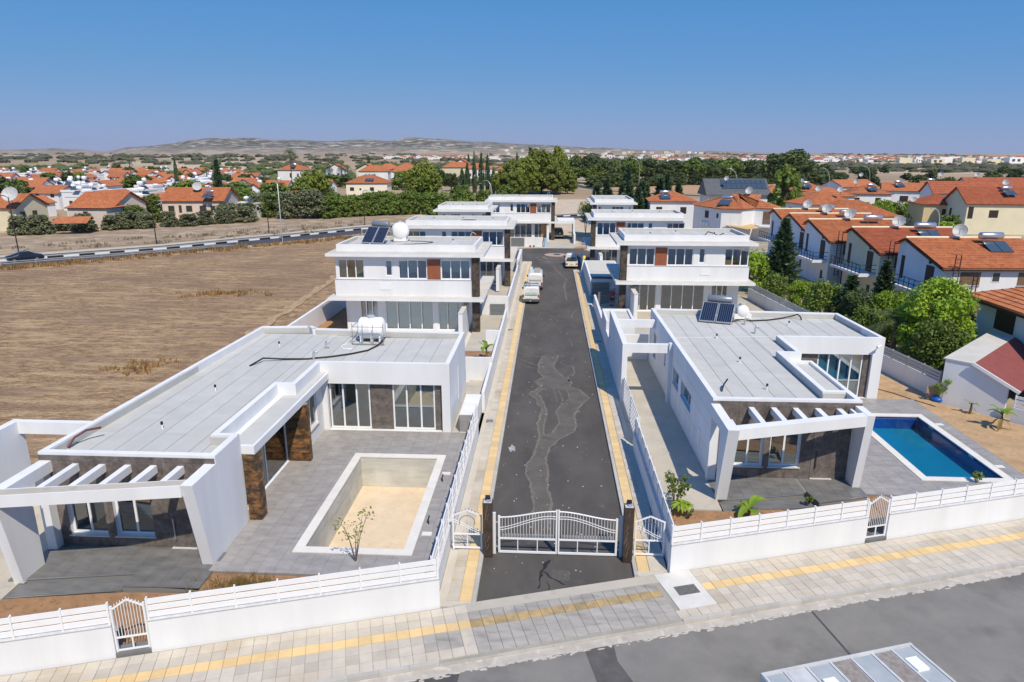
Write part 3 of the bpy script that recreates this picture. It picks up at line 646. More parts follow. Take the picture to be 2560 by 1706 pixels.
for a,b in ((2.61,3.84),(6.21,6.61)):
    m_=MB(); F6.box(m_,a,b,.26,.5,PZ,2.9); cb=obj('pier',m_,GROUT,bl); G6=LF(F6(0,.26,0)[:2],F6(F6.l,.26,0)[:2]); cladding(cb,G6,a,b,PZ+.02,2.86,(),CLAD,1.3,.45)
# clad pillars and canopy
def clad_pillar(parent,x0,y0,x1,y1,z0,z1,m,ph=.45):
    c=obj('pillar',BX(x0+.02,y0+.02,z0,x1-.02,y1-.02,z1-.002),GROUT,parent)
    P=[(x0,y0),(x1,y0),(x1,y1),(x0,y1)]
    for i in range(4):
        q=[(x0+.03,y0+.03),(x1-.03,y0+.03),(x1-.03,y1-.03),(x0+.03,y1-.03)]; F=LF(q[i],q[(i+1)%4]); cladding(c,F,-.02 if i%2==0 else .0,F.l+.02 if i%2==0 else F.l,z0+.003,z1-.004,(),m,2,ph,.03,gap=.005)
clad_pillar(bl,-12.37,25.03,-11.82,25.62,PZ,3.14,RUST); clad_pillar(bl,-13.15,30.72,-11.7,31.08,PZ,3.14,RUST)
cn=obj('canopy',BX(-12.95,25.02,3.15,-11.85,34.72,3.5),WHITE,bl); felt(cn,-12.94,-11.95,25.2,34.7,3.502,w=1.0,ln=4)
ca=obj('canopy_roof',BX(-13.2,25.0,3.3,-12.96,31.1,3.49),WHITE,bl)
# floor, roof
ip=[(-18.98,23.1),(-12.65,23.1),(-12.65,24.7),(-13.46,24.7),(-13.46,31.4),(-12.56,31.4),(-12.56,35.0),(-5.5,35.0),(-5.5,41.38),(-14.9,41.83),(-15.5,42.43),(-18.42,42.14)]
obj('floor',MB().prism(ip,PZ-.2,PZ+.012),INFLOOR,bl)
rf=obj('roof',MB().prism(ip,3.3,3.672),FELTJ,bl)
upstand(rf,ip,3.673,4.0)
lineL=(-(42.14-23.1),(-18.42+18.98),-(42.14-23.1)*-18.98+(-18.42+18.98)*23.1)   # keep right of left parapet
felt(rf,-19.0,-13.48,23.12,42.0,3.68,[lineL]); felt(rf,-13.48,-12.67,23.12,24.68,3.68); felt(rf,-13.48,-12.58,31.42,41.7,3.68); felt(rf,-12.58,-5.52,35.02,41.36,3.68)
for x,y in ((-16.2,39.0),(-16.3,31.0),(-16.3,26.2)): vent(bl,x,y,3.685)
vent(bl,-13.2,38.6,3.685,1); vent(bl,-13.2,36.4,3.685,1)
obj('cable_hose',MB().tube([(-16.3,35.0,3.72),(-15.9,35.9,3.9),(-15,36.2,3.78),(-13.6,36.4,3.74),(-12.4,36.9,3.74),(-11.4,37.5,3.75),(-10.6,38.3,3.74),(-10.25,39.4,3.75),(-10.1,40.6,3.9)],.05,8),BLACKP,None,'black foam-wrapped pipes snaking across the left bungalow roof','pipe')
obj('bent_hose',MB().tube([(-18.9,24.0,3.75),(-18.8,24.3,4.05),(-18.55,24.7,4.2),(-18.2,25.1,4.16)],.045,8),mat('maroon',(.12,.03,.035),.5),None,'maroon hose stub bent over the front left roof corner','pipe')
obj('bounce_partition',BX(-12.4,38.2,PZ+.013,-5.6,38.3,3.29),BOUNCE,bl); obj('bounce_partition',BX(-18.9,26.0,PZ+.013,-13.5,26.1,3.29),BOUNCE,bl); obj('bounce_partition',BX(-16.2,26.12,PZ+.013,-16.1,41,3.29),BOUNCE,bl)  # added white walls, there to brighten the view through the left bungalow windows
# portico: raked fins, beam, rafters
def fin(parent,x0,x1,yb0,yt0,yb1,z0,z1,name='fin'): return obj(name,MB().xprism([(yb0,z0),(yb1,z0),(yb1,z1),(yt0,z1)],x0,x1),WHITE,parent)
obj('fin',MB().xprism([(21.8,PZ-.1),(24.78,PZ-.1),(24.78,4.075),(22.83,4.075),(22.83,3.76),(21.07,3.76)],-12.376,-12.345),WHITE,bl); fin(bl,-12.78,-12.377,21.8,21.07,22.82,PZ,3.758)
fin(bl,-19.05,-18.68,20.42,19.95,21.5,PZ-.1,3.3); obj('pillar',BX(-19.25,22.45,PZ-.1,-18.88,22.845,3.3),WHITE,bl)
obj('beam',MB().prism([(-19.05,19.95),(-12.785,21.07),(-12.785,21.55),(-19.05,20.5)],3.302,3.75),WHITE,bl)
obj('beam_top',MB().prism([(-18.95,20.02),(-12.8,21.12),(-12.8,21.5),(-18.95,20.45)],3.751,3.757),CONC,bl)
obj('side_beam',MB().prism([(-19.2,20.5),(-18.75,20.56),(-18.75,22.845),(-19.2,22.845)],3.303,3.745),WHITE,bl)
for x in (-17.8,-16.75,-15.75,-14.75,-13.7): obj('rafter',MB().bar((x,21.02+(x+12.78)*.168+.3,3.5),(x,22.82,3.5),.24,.3),WHITE,bl)
obj('carport_wall',BX(-22.9,18,.0,-22.55,26.3,3.95),WHITE,bl); obj('carport_beam',BX(-22.549,26.0,3.4,-19.1,26.3,3.94),WHITE,bl)
pf=obj('portico_floor',MB().prism([(-19.3,20.45),(-14.95,21.1),(-14.95,20.3),(-12.2,20.45),(-12.2,22.845),(-19.3,22.845)],-.1,PZ-.02),GROUT,bl)
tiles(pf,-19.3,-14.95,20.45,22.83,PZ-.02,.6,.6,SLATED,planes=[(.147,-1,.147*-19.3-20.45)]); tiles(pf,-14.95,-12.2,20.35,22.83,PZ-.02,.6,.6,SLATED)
for a_,b_ in (((-19.0,20.48),(-14.97,21.08)),((-14.93,20.31),(-12.2,20.44)),((-14.95,20.33),(-14.95,21.08))): obj('edge_trim',MB().bar((*a_,PZ-.012),(*b_,PZ-.012),.03,.03),ALU,bl)
obj('edge_trim',MB().bar((-18.85,19.6,.012),(-15.2,20.21,.012),.03,.03),ALU,bl)
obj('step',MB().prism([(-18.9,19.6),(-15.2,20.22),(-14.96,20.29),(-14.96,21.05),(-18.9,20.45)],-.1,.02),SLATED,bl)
# patio and dry pool
pt=obj('patio',MB().prism([(-12.36,21.5),(-7.3,21.35),(-3.86,21.4),(-3.86,35.2),(-5.2,35.2),(-5.2,34.74),(-12.3,34.74)],-.1,PZ-.02) if False else MB().add([],[]),GROUT) if False else None
PH=(-9.72,-5.05,22.75,31.75)
def ringslab(x0,x1,y0,y1,h,z0,z1,mb=None):
    mb=mb or MB(); mb.box(x0,y0,z0,x1,h[2],z1); mb.box(x0,h[3],z0,x1,y1,z1); mb.box(x0,h[2],z0,h[0],h[3],z1); mb.box(h[1],h[2],z0,x1,h[3],z1); return mb
pt=obj('patio',ringslab(-12.36,-3.86,21.4,34.74,PH,-.1,PZ-.02),GROUT,kind='structure')
tiles(pt,-12.36,-3.86,21.4,34.74,PZ-.02,.6,.6,SLATE,holes=[PH])
plt=obj('pool','x' and MB(),POOLC) if False else None
def pool(h,depth,wall_m,floor_m,label,wt=.25):
    p=thing('swimming_pool',label,'pool',((h[0]+h[1])/2,(h[2]+h[3])/2,0)); x0,x1,y0,y1=h[0]+.36,h[1]-.36,h[2]+.36,h[3]-.36
    for a in ((x0-wt,y0-wt,x1+wt,y0),(x0-wt,y1,x1+wt,y1+wt),(x0-wt,y0,x0,y1),(x1,y0,x1+wt,y1)): obj('pool_wall',BX(a[0],a[1],-depth,a[2],a[3],PZ-.02),wall_m,p)
    obj('pool_floor',BX(x0-wt,y0-wt,-depth-.2,x1+wt,y1+wt,-depth-.002),floor_m,p)
    # coping stones
    n=int((h[1]-h[0])/.6); L=(h[1]-h[0])/n
    for i in range(n):
        for ya,yb in ((h[2],y0+.03),(y1-.03,h[3])): obj('coping_stone',BX(h[0]+i*L+.002,ya,PZ-.03,h[0]+(i+1)*L-.002,yb,PZ+.03),COPE,p)
    n=int((y1-y0-.06)/.6); L=(y1-y0-.06)/n
    for i in range(n):
        for xa,xb in ((h[0],x0+.03),(x1-.03,h[1])): obj('coping_stone',BX(xa,y0+.03+i*L+.002,PZ-.03,xb,y0+.03+(i+1)*L-.002,PZ+.03),COPE,p)
    return p
pl=pool(PH,1.5,POOLC,SAND,'empty concrete swimming pool with sandy floor and pale coping')
obj('board_mark',MB().box(-9.35,23.2,-.6,-9.352,31.3,-.585),POOLC,pl)
for y,nm in ((29.6,0),(24.2,0)): obj('skimmer_lid',BX(-4.95,y,PZ-.005,-4.55,y+.28,PZ+.012),COPE,pl)
for y in (28.9,25.1): obj('pipe_stub',MB().tube([(-4.8,y,PZ),(-4.82,y,PZ+.2),(-4.78,y+.1,PZ+.34)],.03,6),BLACKP,pl)
# soil beds in front
obj('flower_bed',MB().prism([(-19.5,14.8),(-3.9,19.6),(-3.9,21.38),(-12.2,21.38),(-12.2,20.2),(-14.9,20.1),(-18.8,19.5)],-.1,.06),SOIL,kind='structure')
obj('concrete_drive',MB().prism([(-24.5,12),(-19.5,13.5),(-18.8,19.55),(-19.05,22.4),(-19.3,27),(-22.5,27),(-24.5,20)],-.1,.07),CONC,kind='structure')
obj('side_passage',BX(-5.2,34.76,-.1,-3.86,44,.1),CONC,kind='structure')
sb=obj('service_box',BX(-4.75,34.9,0,-3.87,38.2,1.15),WHITE,label='white service box with slate front beside the left bungalow wing',cat='service box'); F_=LF((-4.75,34.9),(-3.87,34.9)); cladding(sb,F_,.0,.88,.16,1.13,(),SLATE,.6,.6)
# ---------------------------------------------------------------- boundary walls with slatted fences
def fence(name,label,p,q,z0,zw,zt,slats=3,step=1.25,th=.2,wm=None,sm=None,cap=True,reverse=False,postw=.05,gapf=.3,cat='fence',thick=.04):
    F=LF(p,q); t=thing(name,label,cat,((p[0]+q[0])/2,(p[1]+q[1])/2,z0))
    if zw>z0: obj('wall',wallmb(MB(),F,0,F.l,z0,zw,th),wm or WHITE,t)
    if cap: 
        cm=MB(); F.box(cm,0,F.l,-.03,th+.03,zw+.001,zw+.03); obj('wall_cap',cm,mat_marble,t)
    if slats:
        zb=zw+.06; h=(zt-zb)/(slats+(slats-1)*gapf); n=max(1,round(F.l/step)); L=F.l/n
        me=MB().box(0,-thick/2,0,L-.004,thick/2,h).mesh('slat',sm or WHITEP)
        for j in range(slats):
            z=zb+j*h*(1+gapf)
            for i in range(n): x,y,_=F(i*L+.002,th/2,0); inst('slat',me,(x,y,z),t,(0,0,F.a))
        pm=MB().box(-postw/2,-.055,0,postw/2,-.021,zt-zw+.03).mesh('fence_post',sm or WHITEP)
        for i in range(n+1): x,y,_=F(min(max(i*L,.04),F.l-.04),th/2,0); inst('fence_post',pm,(x,y,zw+.03),t,(0,0,F.a)); inst('fence_post',pm,(x,y,zw+.03),t,(0,0,F.a+PI))
    return t
# front left: two runs around the pedestrian gate, then the run beside the street
uG0,uG1=-13.62,-12.62
fence('boundary_wall','white front wall with slatted fence left of the left garden gate',FW(-24,0),FW(uG0,0),-.05,1.22,1.92)
fence('boundary_wall','long white front wall with slatted fence before the empty pool',FW(uG1,0),FW(-3.66,0),-.05,1.22,1.92)
xl,yl=FW(-3.66,0)
fence('boundary_wall','white slatted street wall beside the empty pool patio',(-3.68,yl+.25),(-3.68,34.6),-.05,1.0,1.85)
# front right
fence('boundary_wall','white front wall with slatted fence between entrance gate and right garden gate',FW(4.84,0),FW(13.25,0),-.05,1.22,1.92)
fence('boundary_wall','white front wall with slatted fence at the blue pool',FW(14.25,0),FW(34,0),-.05,1.22,1.92)
xr,yr=FW(4.84,0)
fence('boundary_wall','white slatted street wall beside the right driveway, gate end',(4.84,yr+.22),(4.75,33.2),-.05,1.05,1.85)
fence('driveway_gate','white sliding driveway gate of thin horizontal bars','sliding gate' and (4.86,33.4),(4.82,40.15),.12,.12,1.75,slats=7,step=3.4,th=.06,cap=False,gapf=.9,cat='gate',thick=.03)
# ---------------------------------------------------------------- pedestrian gates of the front walls
def garden_gate(u0,u1,label):
    F=LF(FW(u0,-.08),FW(u1,-.08)); w=F.l; t=thing('garden_gate',label,'gate',F(w/2,0,.1)); z0,z1,zp=.28,1.75,2.02
    fr=MB()
    for s in (.03,w-.03): fr.bar(F(s,0,z0-.08),F(s,0,z1+.1),.06,.06)
    fr.bar(F(.06,0,z0),F(w-.06,0,z0),.04,.05); fr.bar(F(.06,0,z0+.45),F(w-.06,0,z0+.45),.04,.05)
    fr.bar(F(.06,0,z1),F(w/2,0,zp),.04,.05,(0,0,1)); fr.bar(F(w/2,0,zp),F(w-.06,0,z1),.04,.05); fr.bar(F(w/2,0,z0),F(w/2,0,z0+.45),.04,.04)
    obj('frame',fr,WHITEP,t)
    n=9
    for i in range(n):
        s=.1+(w-.2)*(i+.5)/n; top=z1+(zp-z1)*(1-abs(s-w/2)/(w/2))+.12
        b=MB().cyl(F(s,-.02,z0+.47),F(s,-.02,top-.06),.011,n=6).cyl(F(s,-.02,top-.06),F(s,-.02,top),.016,.002,n=6); obj('bar',b,WHITEP,t)
    lk=MB(); F.box(lk,.05,.14,-.05,.05,1.0,1.12); obj('lock',lk,GALV,t)
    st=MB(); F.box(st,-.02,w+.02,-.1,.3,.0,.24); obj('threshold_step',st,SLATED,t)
garden_gate(uG0+.02,uG1-.02,'white barred garden gate with pointed top before the left bungalow')
garden_gate(13.27,14.23,'white barred garden gate with pointed top near the blue pool')
# ---------------------------------------------------------------- entrance gates and pillars
def gate_pillar(x,y,label):
    t=thing('gate_pillar',label,'gate pillar',(x,y,0)); h=2.32
    core=obj('core',BX(x-.165,y-.165,0,x+.165,y+.165,h-.01),GROUT,t); P=[(x-.165,y-.165),(x+.165,y-.165),(x+.165,y+.165),(x-.165,y+.165)]
    for i in range(4): F=LF(P[i],P[(i+1)%4]); cladding(t,F,-.015 if i%2==0 else 0,F.l+.015 if i%2==0 else F.l,0,h,(),MARB,.4,.6,.018)
    vm=MB()
    for k in range(7):
        a=rnd.uniform(-.14,.0); z=rnd.uniform(.1,2.0); pts=[(x+a+.02*j+rnd.uniform(-.02,.04),y-.186,z+.09*j) for j in range(4)]
        vm.tube([(p[0],p[1],min(p[2],2.28)) for p in pts],.004,4)
    obj('vein',vm,VEIN,t)
    obj('mortar_top',BX(x-.15,y-.15,h-.012,x+.15,y+.15,h+.005),mat_marble,t)
    obj('wiring',MB().tube([(x-.05,y,h),(x-.08,y-.05,h+.06),(x+.02,y-.1,h+.03),(x+.1,y-.06,h+.05),(x+.12,y+.02,h+.01)],.008,5),BLACKP,t)
    l=thing('floodlight',label.replace('dark marble gate pillar','small black floodlight on the gate pillar'),'floodlight',(x,y,h))
    obj('lamp_housing',MB().box(x-.09,y+.02,h+.07,x+.09,y+.07,h+.21),BLACKP,l); obj('bracket',MB().bar((x-.1,y+.04,h+.0),(x-.1,y+.04,h+.14),.01,.03).bar((x+.1,y+.04,h+.0),(x+.1,y+.04,h+.14),.01,.03),DGREY,l)
    obj('lens',BX(x-.075,y+.013,h+.085,x+.075,y+.021,h+.195),PANEL,l)
gate_pillar(-2.16,23.2,'dark marble gate pillar left of the entrance gates'); gate_pillar(3.15,23.12,'dark marble gate pillar right of the entrance gates')
def leaf_gate(xh,xm,y,label,z0=.05,hs=1.63,hm=1.93,hl=.66):
    s=1 if xm>xh else -1; t=thing('entrance_gate',label,'gate',((xh+xm)/2,y,0)); W=abs(xm-xh)
    P=lambda a,z,d=0:(xh+s*a,y+d,z)
    fr=MB(); fr.bar(P(.04,z0),P(.04,hs),.08,.07); fr.bar(P(W-.03,z0),P(W-.03,hm),.06,.06); fr.bar(P(.08,z0+.03),P(W-.06,z0+.03),.05,.08); fr.bar(P(.08,hl),P(W-.06,hl),.05,.06)
    topc=lambda a: hs-.1+(hm-hs)*(.5-.5*math.cos(PI*(a/W)))+.03
    fr.tube([P(.06+(W-.1)*i/16,topc(.06+(W-.1)*i/16)) for i in range(17)],.032,6)
    for k in (1,2): fr.bar(P(W*k/3,z0+.06),P(W*k/3,hl-.03),.035,.035)
    obj('frame',fr,WHITEP,t)
    for o_ in (0,.1):
        c=MB().tube([P(.07+(W-.12)*i/16,1.02+o_+.52*(lambda q:q*q*(3-2*q))(i/16)+.08*math.sin(PI*i/16)) for i in range(17)],.014,6); obj('scroll_rail',c,WHITEP,t)
    n=int(W/.125)
    for i in range(n):
        a=.1+(W-.18)*(i+.5)/n; tp=topc(a)+.11
        obj('bar',MB().cyl(P(a,hl,-.01),P(a,tp-.07,-.01),.010,n=6),WHITEP,t); obj('spear_tip',MB().cyl(P(a,tp-.07,-.01),P(a,tp,-.01),.017,.002,n=6),GOLD,t)
        if i<n-1: a2=a+(W-.18)/n/2; obj('short_bar',MB().cyl(P(a2,hl,-.01),P(a2,hl+.17,-.01),.009,n=5).cyl(P(a2,hl+.17,-.01),P(a2,hl+.23,-.01),.014,.002,n=5),WHITEP,t)
    obj('hinge_post',MB().bar(P(-.14,0),P(-.14,hs+.12),.1,.1),WHITEP,t)
    hg=MB()
    for z in (.3,1.35): hg.bar(P(-.1,z),P(.02,z),.05,.05)
    obj('hinge',hg,GALV,t)
GOLD=mat('brass_tip',(.30,.20,.08),.4,metal=.5)
leaf_gate(-1.78,.49,23.35,'white arched entrance gate leaf, left of the pair across the street'); leaf_gate(2.79,.52,23.35,'white arched entrance gate leaf, right of the pair across the street')
def ped_gate(x0,x1,y,label):
    t=thing('walk_gate',label,'gate',((x0+x1)/2,y,.12)); z0,z1,zp=.18,1.58,1.82; W=x1-x0
    fr=MB()
    for x in (x0+.03,x1-.03): fr.bar((x,y,.12),(x,y,z1),.06,.06)
    fr.bar((x0,y,z0+.03),(x1,y,z0+.03),.05,.06); fr.bar((x0,y,z0+.62),(x1,y,z0+.62),.05,.05); xm=(x0+x1)/2
    fr.bar((x0,y,z1),(xm,y,zp),.045,.05); fr.bar((xm,y,zp),(x1,y,z1),.045,.05); fr.bar((xm,y,z0),(xm,y,z0+.6),.035,.035); obj('frame',fr,WHITEP,t)
    obj('ring',MB().tube([(xm+.3*math.cos(a*PI/12),y-.02,1.3+.3*math.sin(a*PI/12)) for a in range(-1,14)],.012,5),mat('bronze',(.14,.11,.08),.5,metal=.4),t)
    for o_ in (0,.09): obj('scroll_rail',MB().tube([(x0+.06+(W-.12)*i/10,y-.01,1.22+o_-.28*(i/10)+.1*math.cos(i*PI/10)) for i in range(11)],.013,5),WHITEP,t)
    n=8
    for i in range(n):
        x=x0+.08+(W-.16)*(i+.5)/n; tp=z1+(zp-z1)*(1-abs(x-xm)/(W/2))+.12
        obj('bar',MB().cyl((x,y,z0+.63),(x,y,tp-.07),.0095,n=6),WHITEP,t); obj('spear_tip',MB().cyl((x,y,tp-.07),(x,y,tp),.018,.002,n=6),GOLD,t)
        if i%2==0: obj('short_bar',MB().cyl((x+.06,y,z0+.63),(x+.06,y,z0+.85),.009,n=5).cyl((x+.06,y,z0+.85),(x+.06,y,z0+.92),.018,.002,n=5),WHITEP,t)
ped_gate(-3.55,-2.4,23.35,'small white arched walk gate on the left pavement'); ped_gate(3.42,4.55,23.25,'small white arched walk gate on the right pavement')
# ---------------------------------------------------------------- right bungalow
br=thing('bungalow','white flat-roofed bungalow beside the blue pool','house',(11,38,PZ))
PR=[(7.7,30.15),(14.45,30.15),(14.45,31.6),(13.35,31.6),(13.35,38.0),(14.45,38.0),(14.45,41.55),(20.7,41.5),(20.5,48.3),(7.55,49.2)]
fr_=[(1.15,2.5,.72,2.62),(2.8,4.2,.72,2.62)]
opsR={0:fr_,3:[(.5,6.0,PZ,2.95)],6:[(1.0,5.62,PZ,3.0)],9:[(2.0,3.0,1.1,2.75),(6.4,6.8,1.8,2.75),(9.5,11.2,1.62,2.6),(11.95,14.6,1.66,2.6)]}
wr=shell(br,PR,PZ-.2,4.08,.25,opsR)
F0=LF(PR[0],PR[1]); cladding(wr[0],F0,0,F0.l,PZ,3.97,fr_,CLAD)
for o in fr_: window(br,F0,*o,2,dep=.16,fr=.09,sill=.08)
dm=MB(); F0.box(dm,4.75,5.7,-.05,-.027,PZ+.02,2.6); dl=obj('door',dm,CLAD,br); hm=MB(); hm.bar(F0(4.95,-.11,.7),F0(4.95,-.11,1.6),.035,.035); hm.bar(F0(4.95,-.03,.8),F0(4.95,-.11,.8),.02,.02);hm.bar(F0(4.95,-.03,1.5),F0(4.95,-.11,1.5),.02,.02); obj('handle',hm,DGREY,dl)
tm=MB(); F0.box(tm,4.75,5.75,-.16,-.03,PZ+.021,PZ+.05); obj('threshold',tm,mat_marble,br)
for s in (2.63,4.5):
    lm_=MB(); F0.box(lm_,s-.05,s+.05,-.12,-.027,2.45,2.68); obj('wall_lamp',lm_,BLACKP,br)
F3=LF(PR[3],PR[4]); window(br,F3,.52,5.98,PZ+.01,2.94,3,dep=.06,fr=.08)
F6=LF(PR[6],PR[7]); window(br,F6,2.45,5.2,PZ+.02,2.98,4,dep=.3,fr=.08); window(br,F6,1.02,1.4,PZ+.02,2.98,1,dep=.3,fr=.05)
for q in range(4):
    a=2.45+2.75*q/4+.05; b=2.45+2.75*(q+1)/4-.05; m_=MB(); F6.box(m_,a,b,.75,.76,PZ+.03,2.95); obj('curtain_backing',m_,mat('bright_sheer_%d'%q,(.70,.82,.77) if q%2 else (.60,.76,.72),.8),br)  # pale sheets added behind the wing panes to brighten their dark interior
for a,b in ((1.42,2.43),(5.22,5.6)):
    m_=MB(); F6.box(m_,a,b,.26,.5,PZ,3.02); cb=obj('pier',m_,GROUT,br); G6=LF(F6(0,.26,0)[:2],F6(F6.l,.26,0)[:2]); cladding(cb,G6,a,b,PZ+.02,2.98,(),CLAD,1.3,.45)
F9=LF(PR[9],PR[0])
for o in opsR[9]: window(br,F9,*o,1 if o[1]-o[0]<1.2 else 2,dep=.18,fr=.05,sill=.04)
for z in (1.35,2.55,3.2):   # fine render joints
    jm=MB(); F9.box(jm,9.0,19.0,-.004,0,z,z+.018) 
    obj('render_joint',jm,mat('joint_grey%d'%(z*100),(.45,.47,.5),.8),wr[9])
pj=MB(); F9.box(pj,8.75,9.05,-.22,-.001,.05,3.9); obj('pilaster',pj,WHITE,br)
mt=MB(); F9.box(mt,16.6,17.2,-.03,-.001,.9,1.7); obj('meter_hatch',mt,WHITEP,br); mt=MB(); F9.box(mt,10.3,10.9,-.02,-.001,.35,1.0); obj('meter_hatch',mt,WHITEP,br)
cn=obj('canopy',BX(13.62,31.62,3.1,15.05,38.0,3.45),WHITE,br); obj('canopy_lip',ringslab(13.62,15.05,31.62,38.0,(13.75,14.85,31.85,37.8),3.451,3.62),WHITE,br); felt(cn,13.76,14.84,31.86,37.8,3.46,w=1.1,ln=4)
ipr=[(7.95,30.4),(14.2,30.4),(14.2,31.3),(13.1,31.3),(13.1,38.3),(14.2,38.3),(14.2,41.8),(20.45,41.76),(20.26,48.06),(7.82,48.93)]
obj('floor',MB().prism(ipr,PZ-.2,PZ+.012),INFLOOR,br); rf=obj('roof',MB().prism(ipr,3.3,3.672),FELTJ,br)
upstand(rf,ipr,3.673,4.0)
lb=((48.93-48.06),(20.26-7.82),(48.93-48.06)*7.82+(20.26-7.82)*48.9)
felt(rf,7.97,13.08,30.42,49,3.68,[lb]); felt(rf,13.08,14.19,30.42,31.28,3.68); felt(rf,13.08,14.19,38.32,49,3.68,[lb]); felt(rf,14.19,20.3,41.82,49,3.68,[lb])
for x,y in ((10.7,42.3),(10.8,37.2),(10.9,32.6),(16.4,46.0)): vent(br,x,y,3.685)
vent(br,13.45,43.6,3.685,1); vent(br,13.45,46.0,3.685,1)
obj('cable_hose',MB().tube([(12.6,46.7,3.74),(13.5,46.9,3.85),(14.2,47.0,3.75),(15.4,47.3,3.74),(16.6,47.9,3.76),(17.3,48.0,3.9),(17.6,47.9,4.05),(17.75,47.7,3.9),(17.8,47.6,3.7)],.05,8),BLACKP,None,'black insulated pipe running across the right bungalow roof','pipe')
obj('thin_conduit',MB().tube([(8.0,42.3,3.72),(11,42.5,3.72),(14.2,42.8,3.72)],.014,5),PLASTW,None,'thin white conduit laid across the right bungalow roof','pipe')
obj('bent_hose',MB().tube([(8.6,32.2,3.7),(8.75,32.5,3.95),(9.0,32.8,4.15)],.04,7),BLACKP,None,'short dark hose stub near the right bungalow front roof','pipe')
cmr=thing('security_camera','white security camera at the right bungalow wing corner','camera',(20.4,41.4,3.6)); obj('camera_body',MB().cyl((20.35,41.2,3.68),(20.05,41.05,3.62),.07,n=10),WHITEP,cmr); obj('mount',MB().cyl((20.4,41.5,3.65),(20.33,41.22,3.68),.03,n=6),WHITEP,cmr)
obj('bounce_partition',BX(8.0,33.4,PZ+.013,13.0,33.5,3.29),BOUNCE,br)  # added wall that bounces light behind the right front windows
# portico right: front follows the street angle
fin(br,7.6,8.08,27.9,26.9,28.15,PZ-.1,3.85); obj('pillar',BX(7.6,29.75,PZ-.1,7.98,30.14,3.3),WHITE,br)
fin(br,14.12,14.46,29.35,28.85,30.14,PZ-.1,3.85)
obj('beam',MB().prism([(8.085,27.03),(14.115,28.85),(14.115,29.3),(8.085,27.5)],3.35,3.84),WHITE,br)
obj('side_beam',BX(7.61,28.152,3.3,8.02,30.14,3.83),WHITE,br)
for x in (9.45,10.46,11.45,12.45,13.42): obj('rafter',MB().bar((x,27.5+(x-8.085)*.3-.05,3.55),(x,30.12,3.55),.24,.3),WHITE,br)
obj('rafter',MB().bar((13.95,29.3,3.55),(13.95,30.12,3.55),.12,.3),WHITE,br)
pf=obj('portico_floor',MB().prism([(8.1,27.85),(11.75,28.6),(12.0,27.75),(14.46,28.5),(14.46,30.14),(7.65,30.14),(7.65,27.9)],-.1,PZ-.02),GROUT,br)
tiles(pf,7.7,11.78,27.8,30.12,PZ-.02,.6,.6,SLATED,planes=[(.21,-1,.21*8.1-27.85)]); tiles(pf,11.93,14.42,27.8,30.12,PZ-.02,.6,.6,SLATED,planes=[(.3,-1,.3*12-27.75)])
obj('edge_trim',MB().bar((8.1,27.84,PZ-.012),(11.75,28.58,PZ-.012),.03,.03),ALU,br); obj('edge_trim',MB().bar((12.02,27.75,PZ-.012),(14.44,28.48,PZ-.012),.03,.03),ALU,br); obj('edge_trim',MB().bar((7.78,27.0,.012),(11.88,27.6,.012),.03,.03),ALU,br)
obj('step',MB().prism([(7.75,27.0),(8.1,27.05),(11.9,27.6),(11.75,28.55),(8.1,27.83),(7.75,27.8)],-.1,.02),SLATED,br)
obj('step_wall',MB().prism([(11.76,28.58),(11.95,27.5),(12.05,27.5),(11.9,28.6)],-.1,.3),SLATED,br)
PH2=(17.7,22.05,30.2,38.85)
pt2=obj('patio',ringslab(14.47,22.9,28.7,41.48,PH2,-.1,PZ-.02),GROUT,kind='structure'); tiles(pt2,14.47,22.9,28.7,41.48,PZ-.02,.6,.6,SLATE,holes=[PH2])
mosaic=mat('blue_mosaic',(.012,.05,.30),.3,(.02,.075,.38),9)
pool2=pool(PH2,.62,mosaic,mat('pool_liner',(.012,.25,.42),.5,(.01,.21,.34),.5),'blue swimming pool full of clear water beside the right bungalow')
wm=bpy.data.materials.new('water'); wm.use_nodes=True; t_=wm.node_tree; b_=t_.nodes['Principled BSDF']; b_.inputs['Base Color'].default_value=(.45,.80,.90,1); b_.inputs['Transmission Weight'].default_value=1; b_.inputs['IOR'].default_value=1.33; b_.inputs['Roughness'].default_value=.0
n_=t_.nodes.new('ShaderNodeTexNoise'); n_.inputs['Scale'].default_value=1.6; n_.inputs['Detail'].default_value=3; bp_=t_.nodes.new('ShaderNodeBump'); bp_.inputs['Strength'].default_value=.15; bp_.inputs['Distance'].default_value=.05; t_.links.new(n_.outputs[0],bp_.inputs['Height']); t_.links.new(bp_.outputs[0],b_.inputs['Normal'])
g_=t_.nodes.new('ShaderNodeNewGeometry'); t_.links.new(g_.outputs['Position'],n_.inputs[0])
# water lets sunlight through to the floor: glossy over tinted transparency
o_=t_.nodes['Material Output']; tr_=t_.nodes.new('ShaderNodeBsdfTransparent'); tr_.inputs[0].default_value=(.50,.84,.92,1); gl_=t_.nodes.new('ShaderNodeBsdfGlossy'); gl_.inputs['Roughness'].default_value=.02; fz_=t_.nodes.new('ShaderNodeFresnel'); fz_.inputs[0].default_value=1.33; t_.links.new(bp_.outputs[0],gl_.inputs['Normal']); t_.links.new(bp_.outputs[0],fz_.inputs['Normal']); mx_=t_.nodes.new('ShaderNodeMixShader'); t_.links.new(fz_.outputs[0],mx_.inputs[0]); t_.links.new(tr_.outputs[0],mx_.inputs[1]); t_.links.new(gl_.outputs[0],mx_.inputs[2]); t_.links.new(mx_.outputs[0],o_.inputs[0])
obj('water',MB().poly([(18.06,30.56),(21.69,30.56),(21.69,38.49),(18.06,38.49)],.08),wm,kind='structure')
for y in (33.0,36.8): obj('skimmer',BX(21.67,y,.0,21.69,y+.45,.12),PLASTW,pool2)
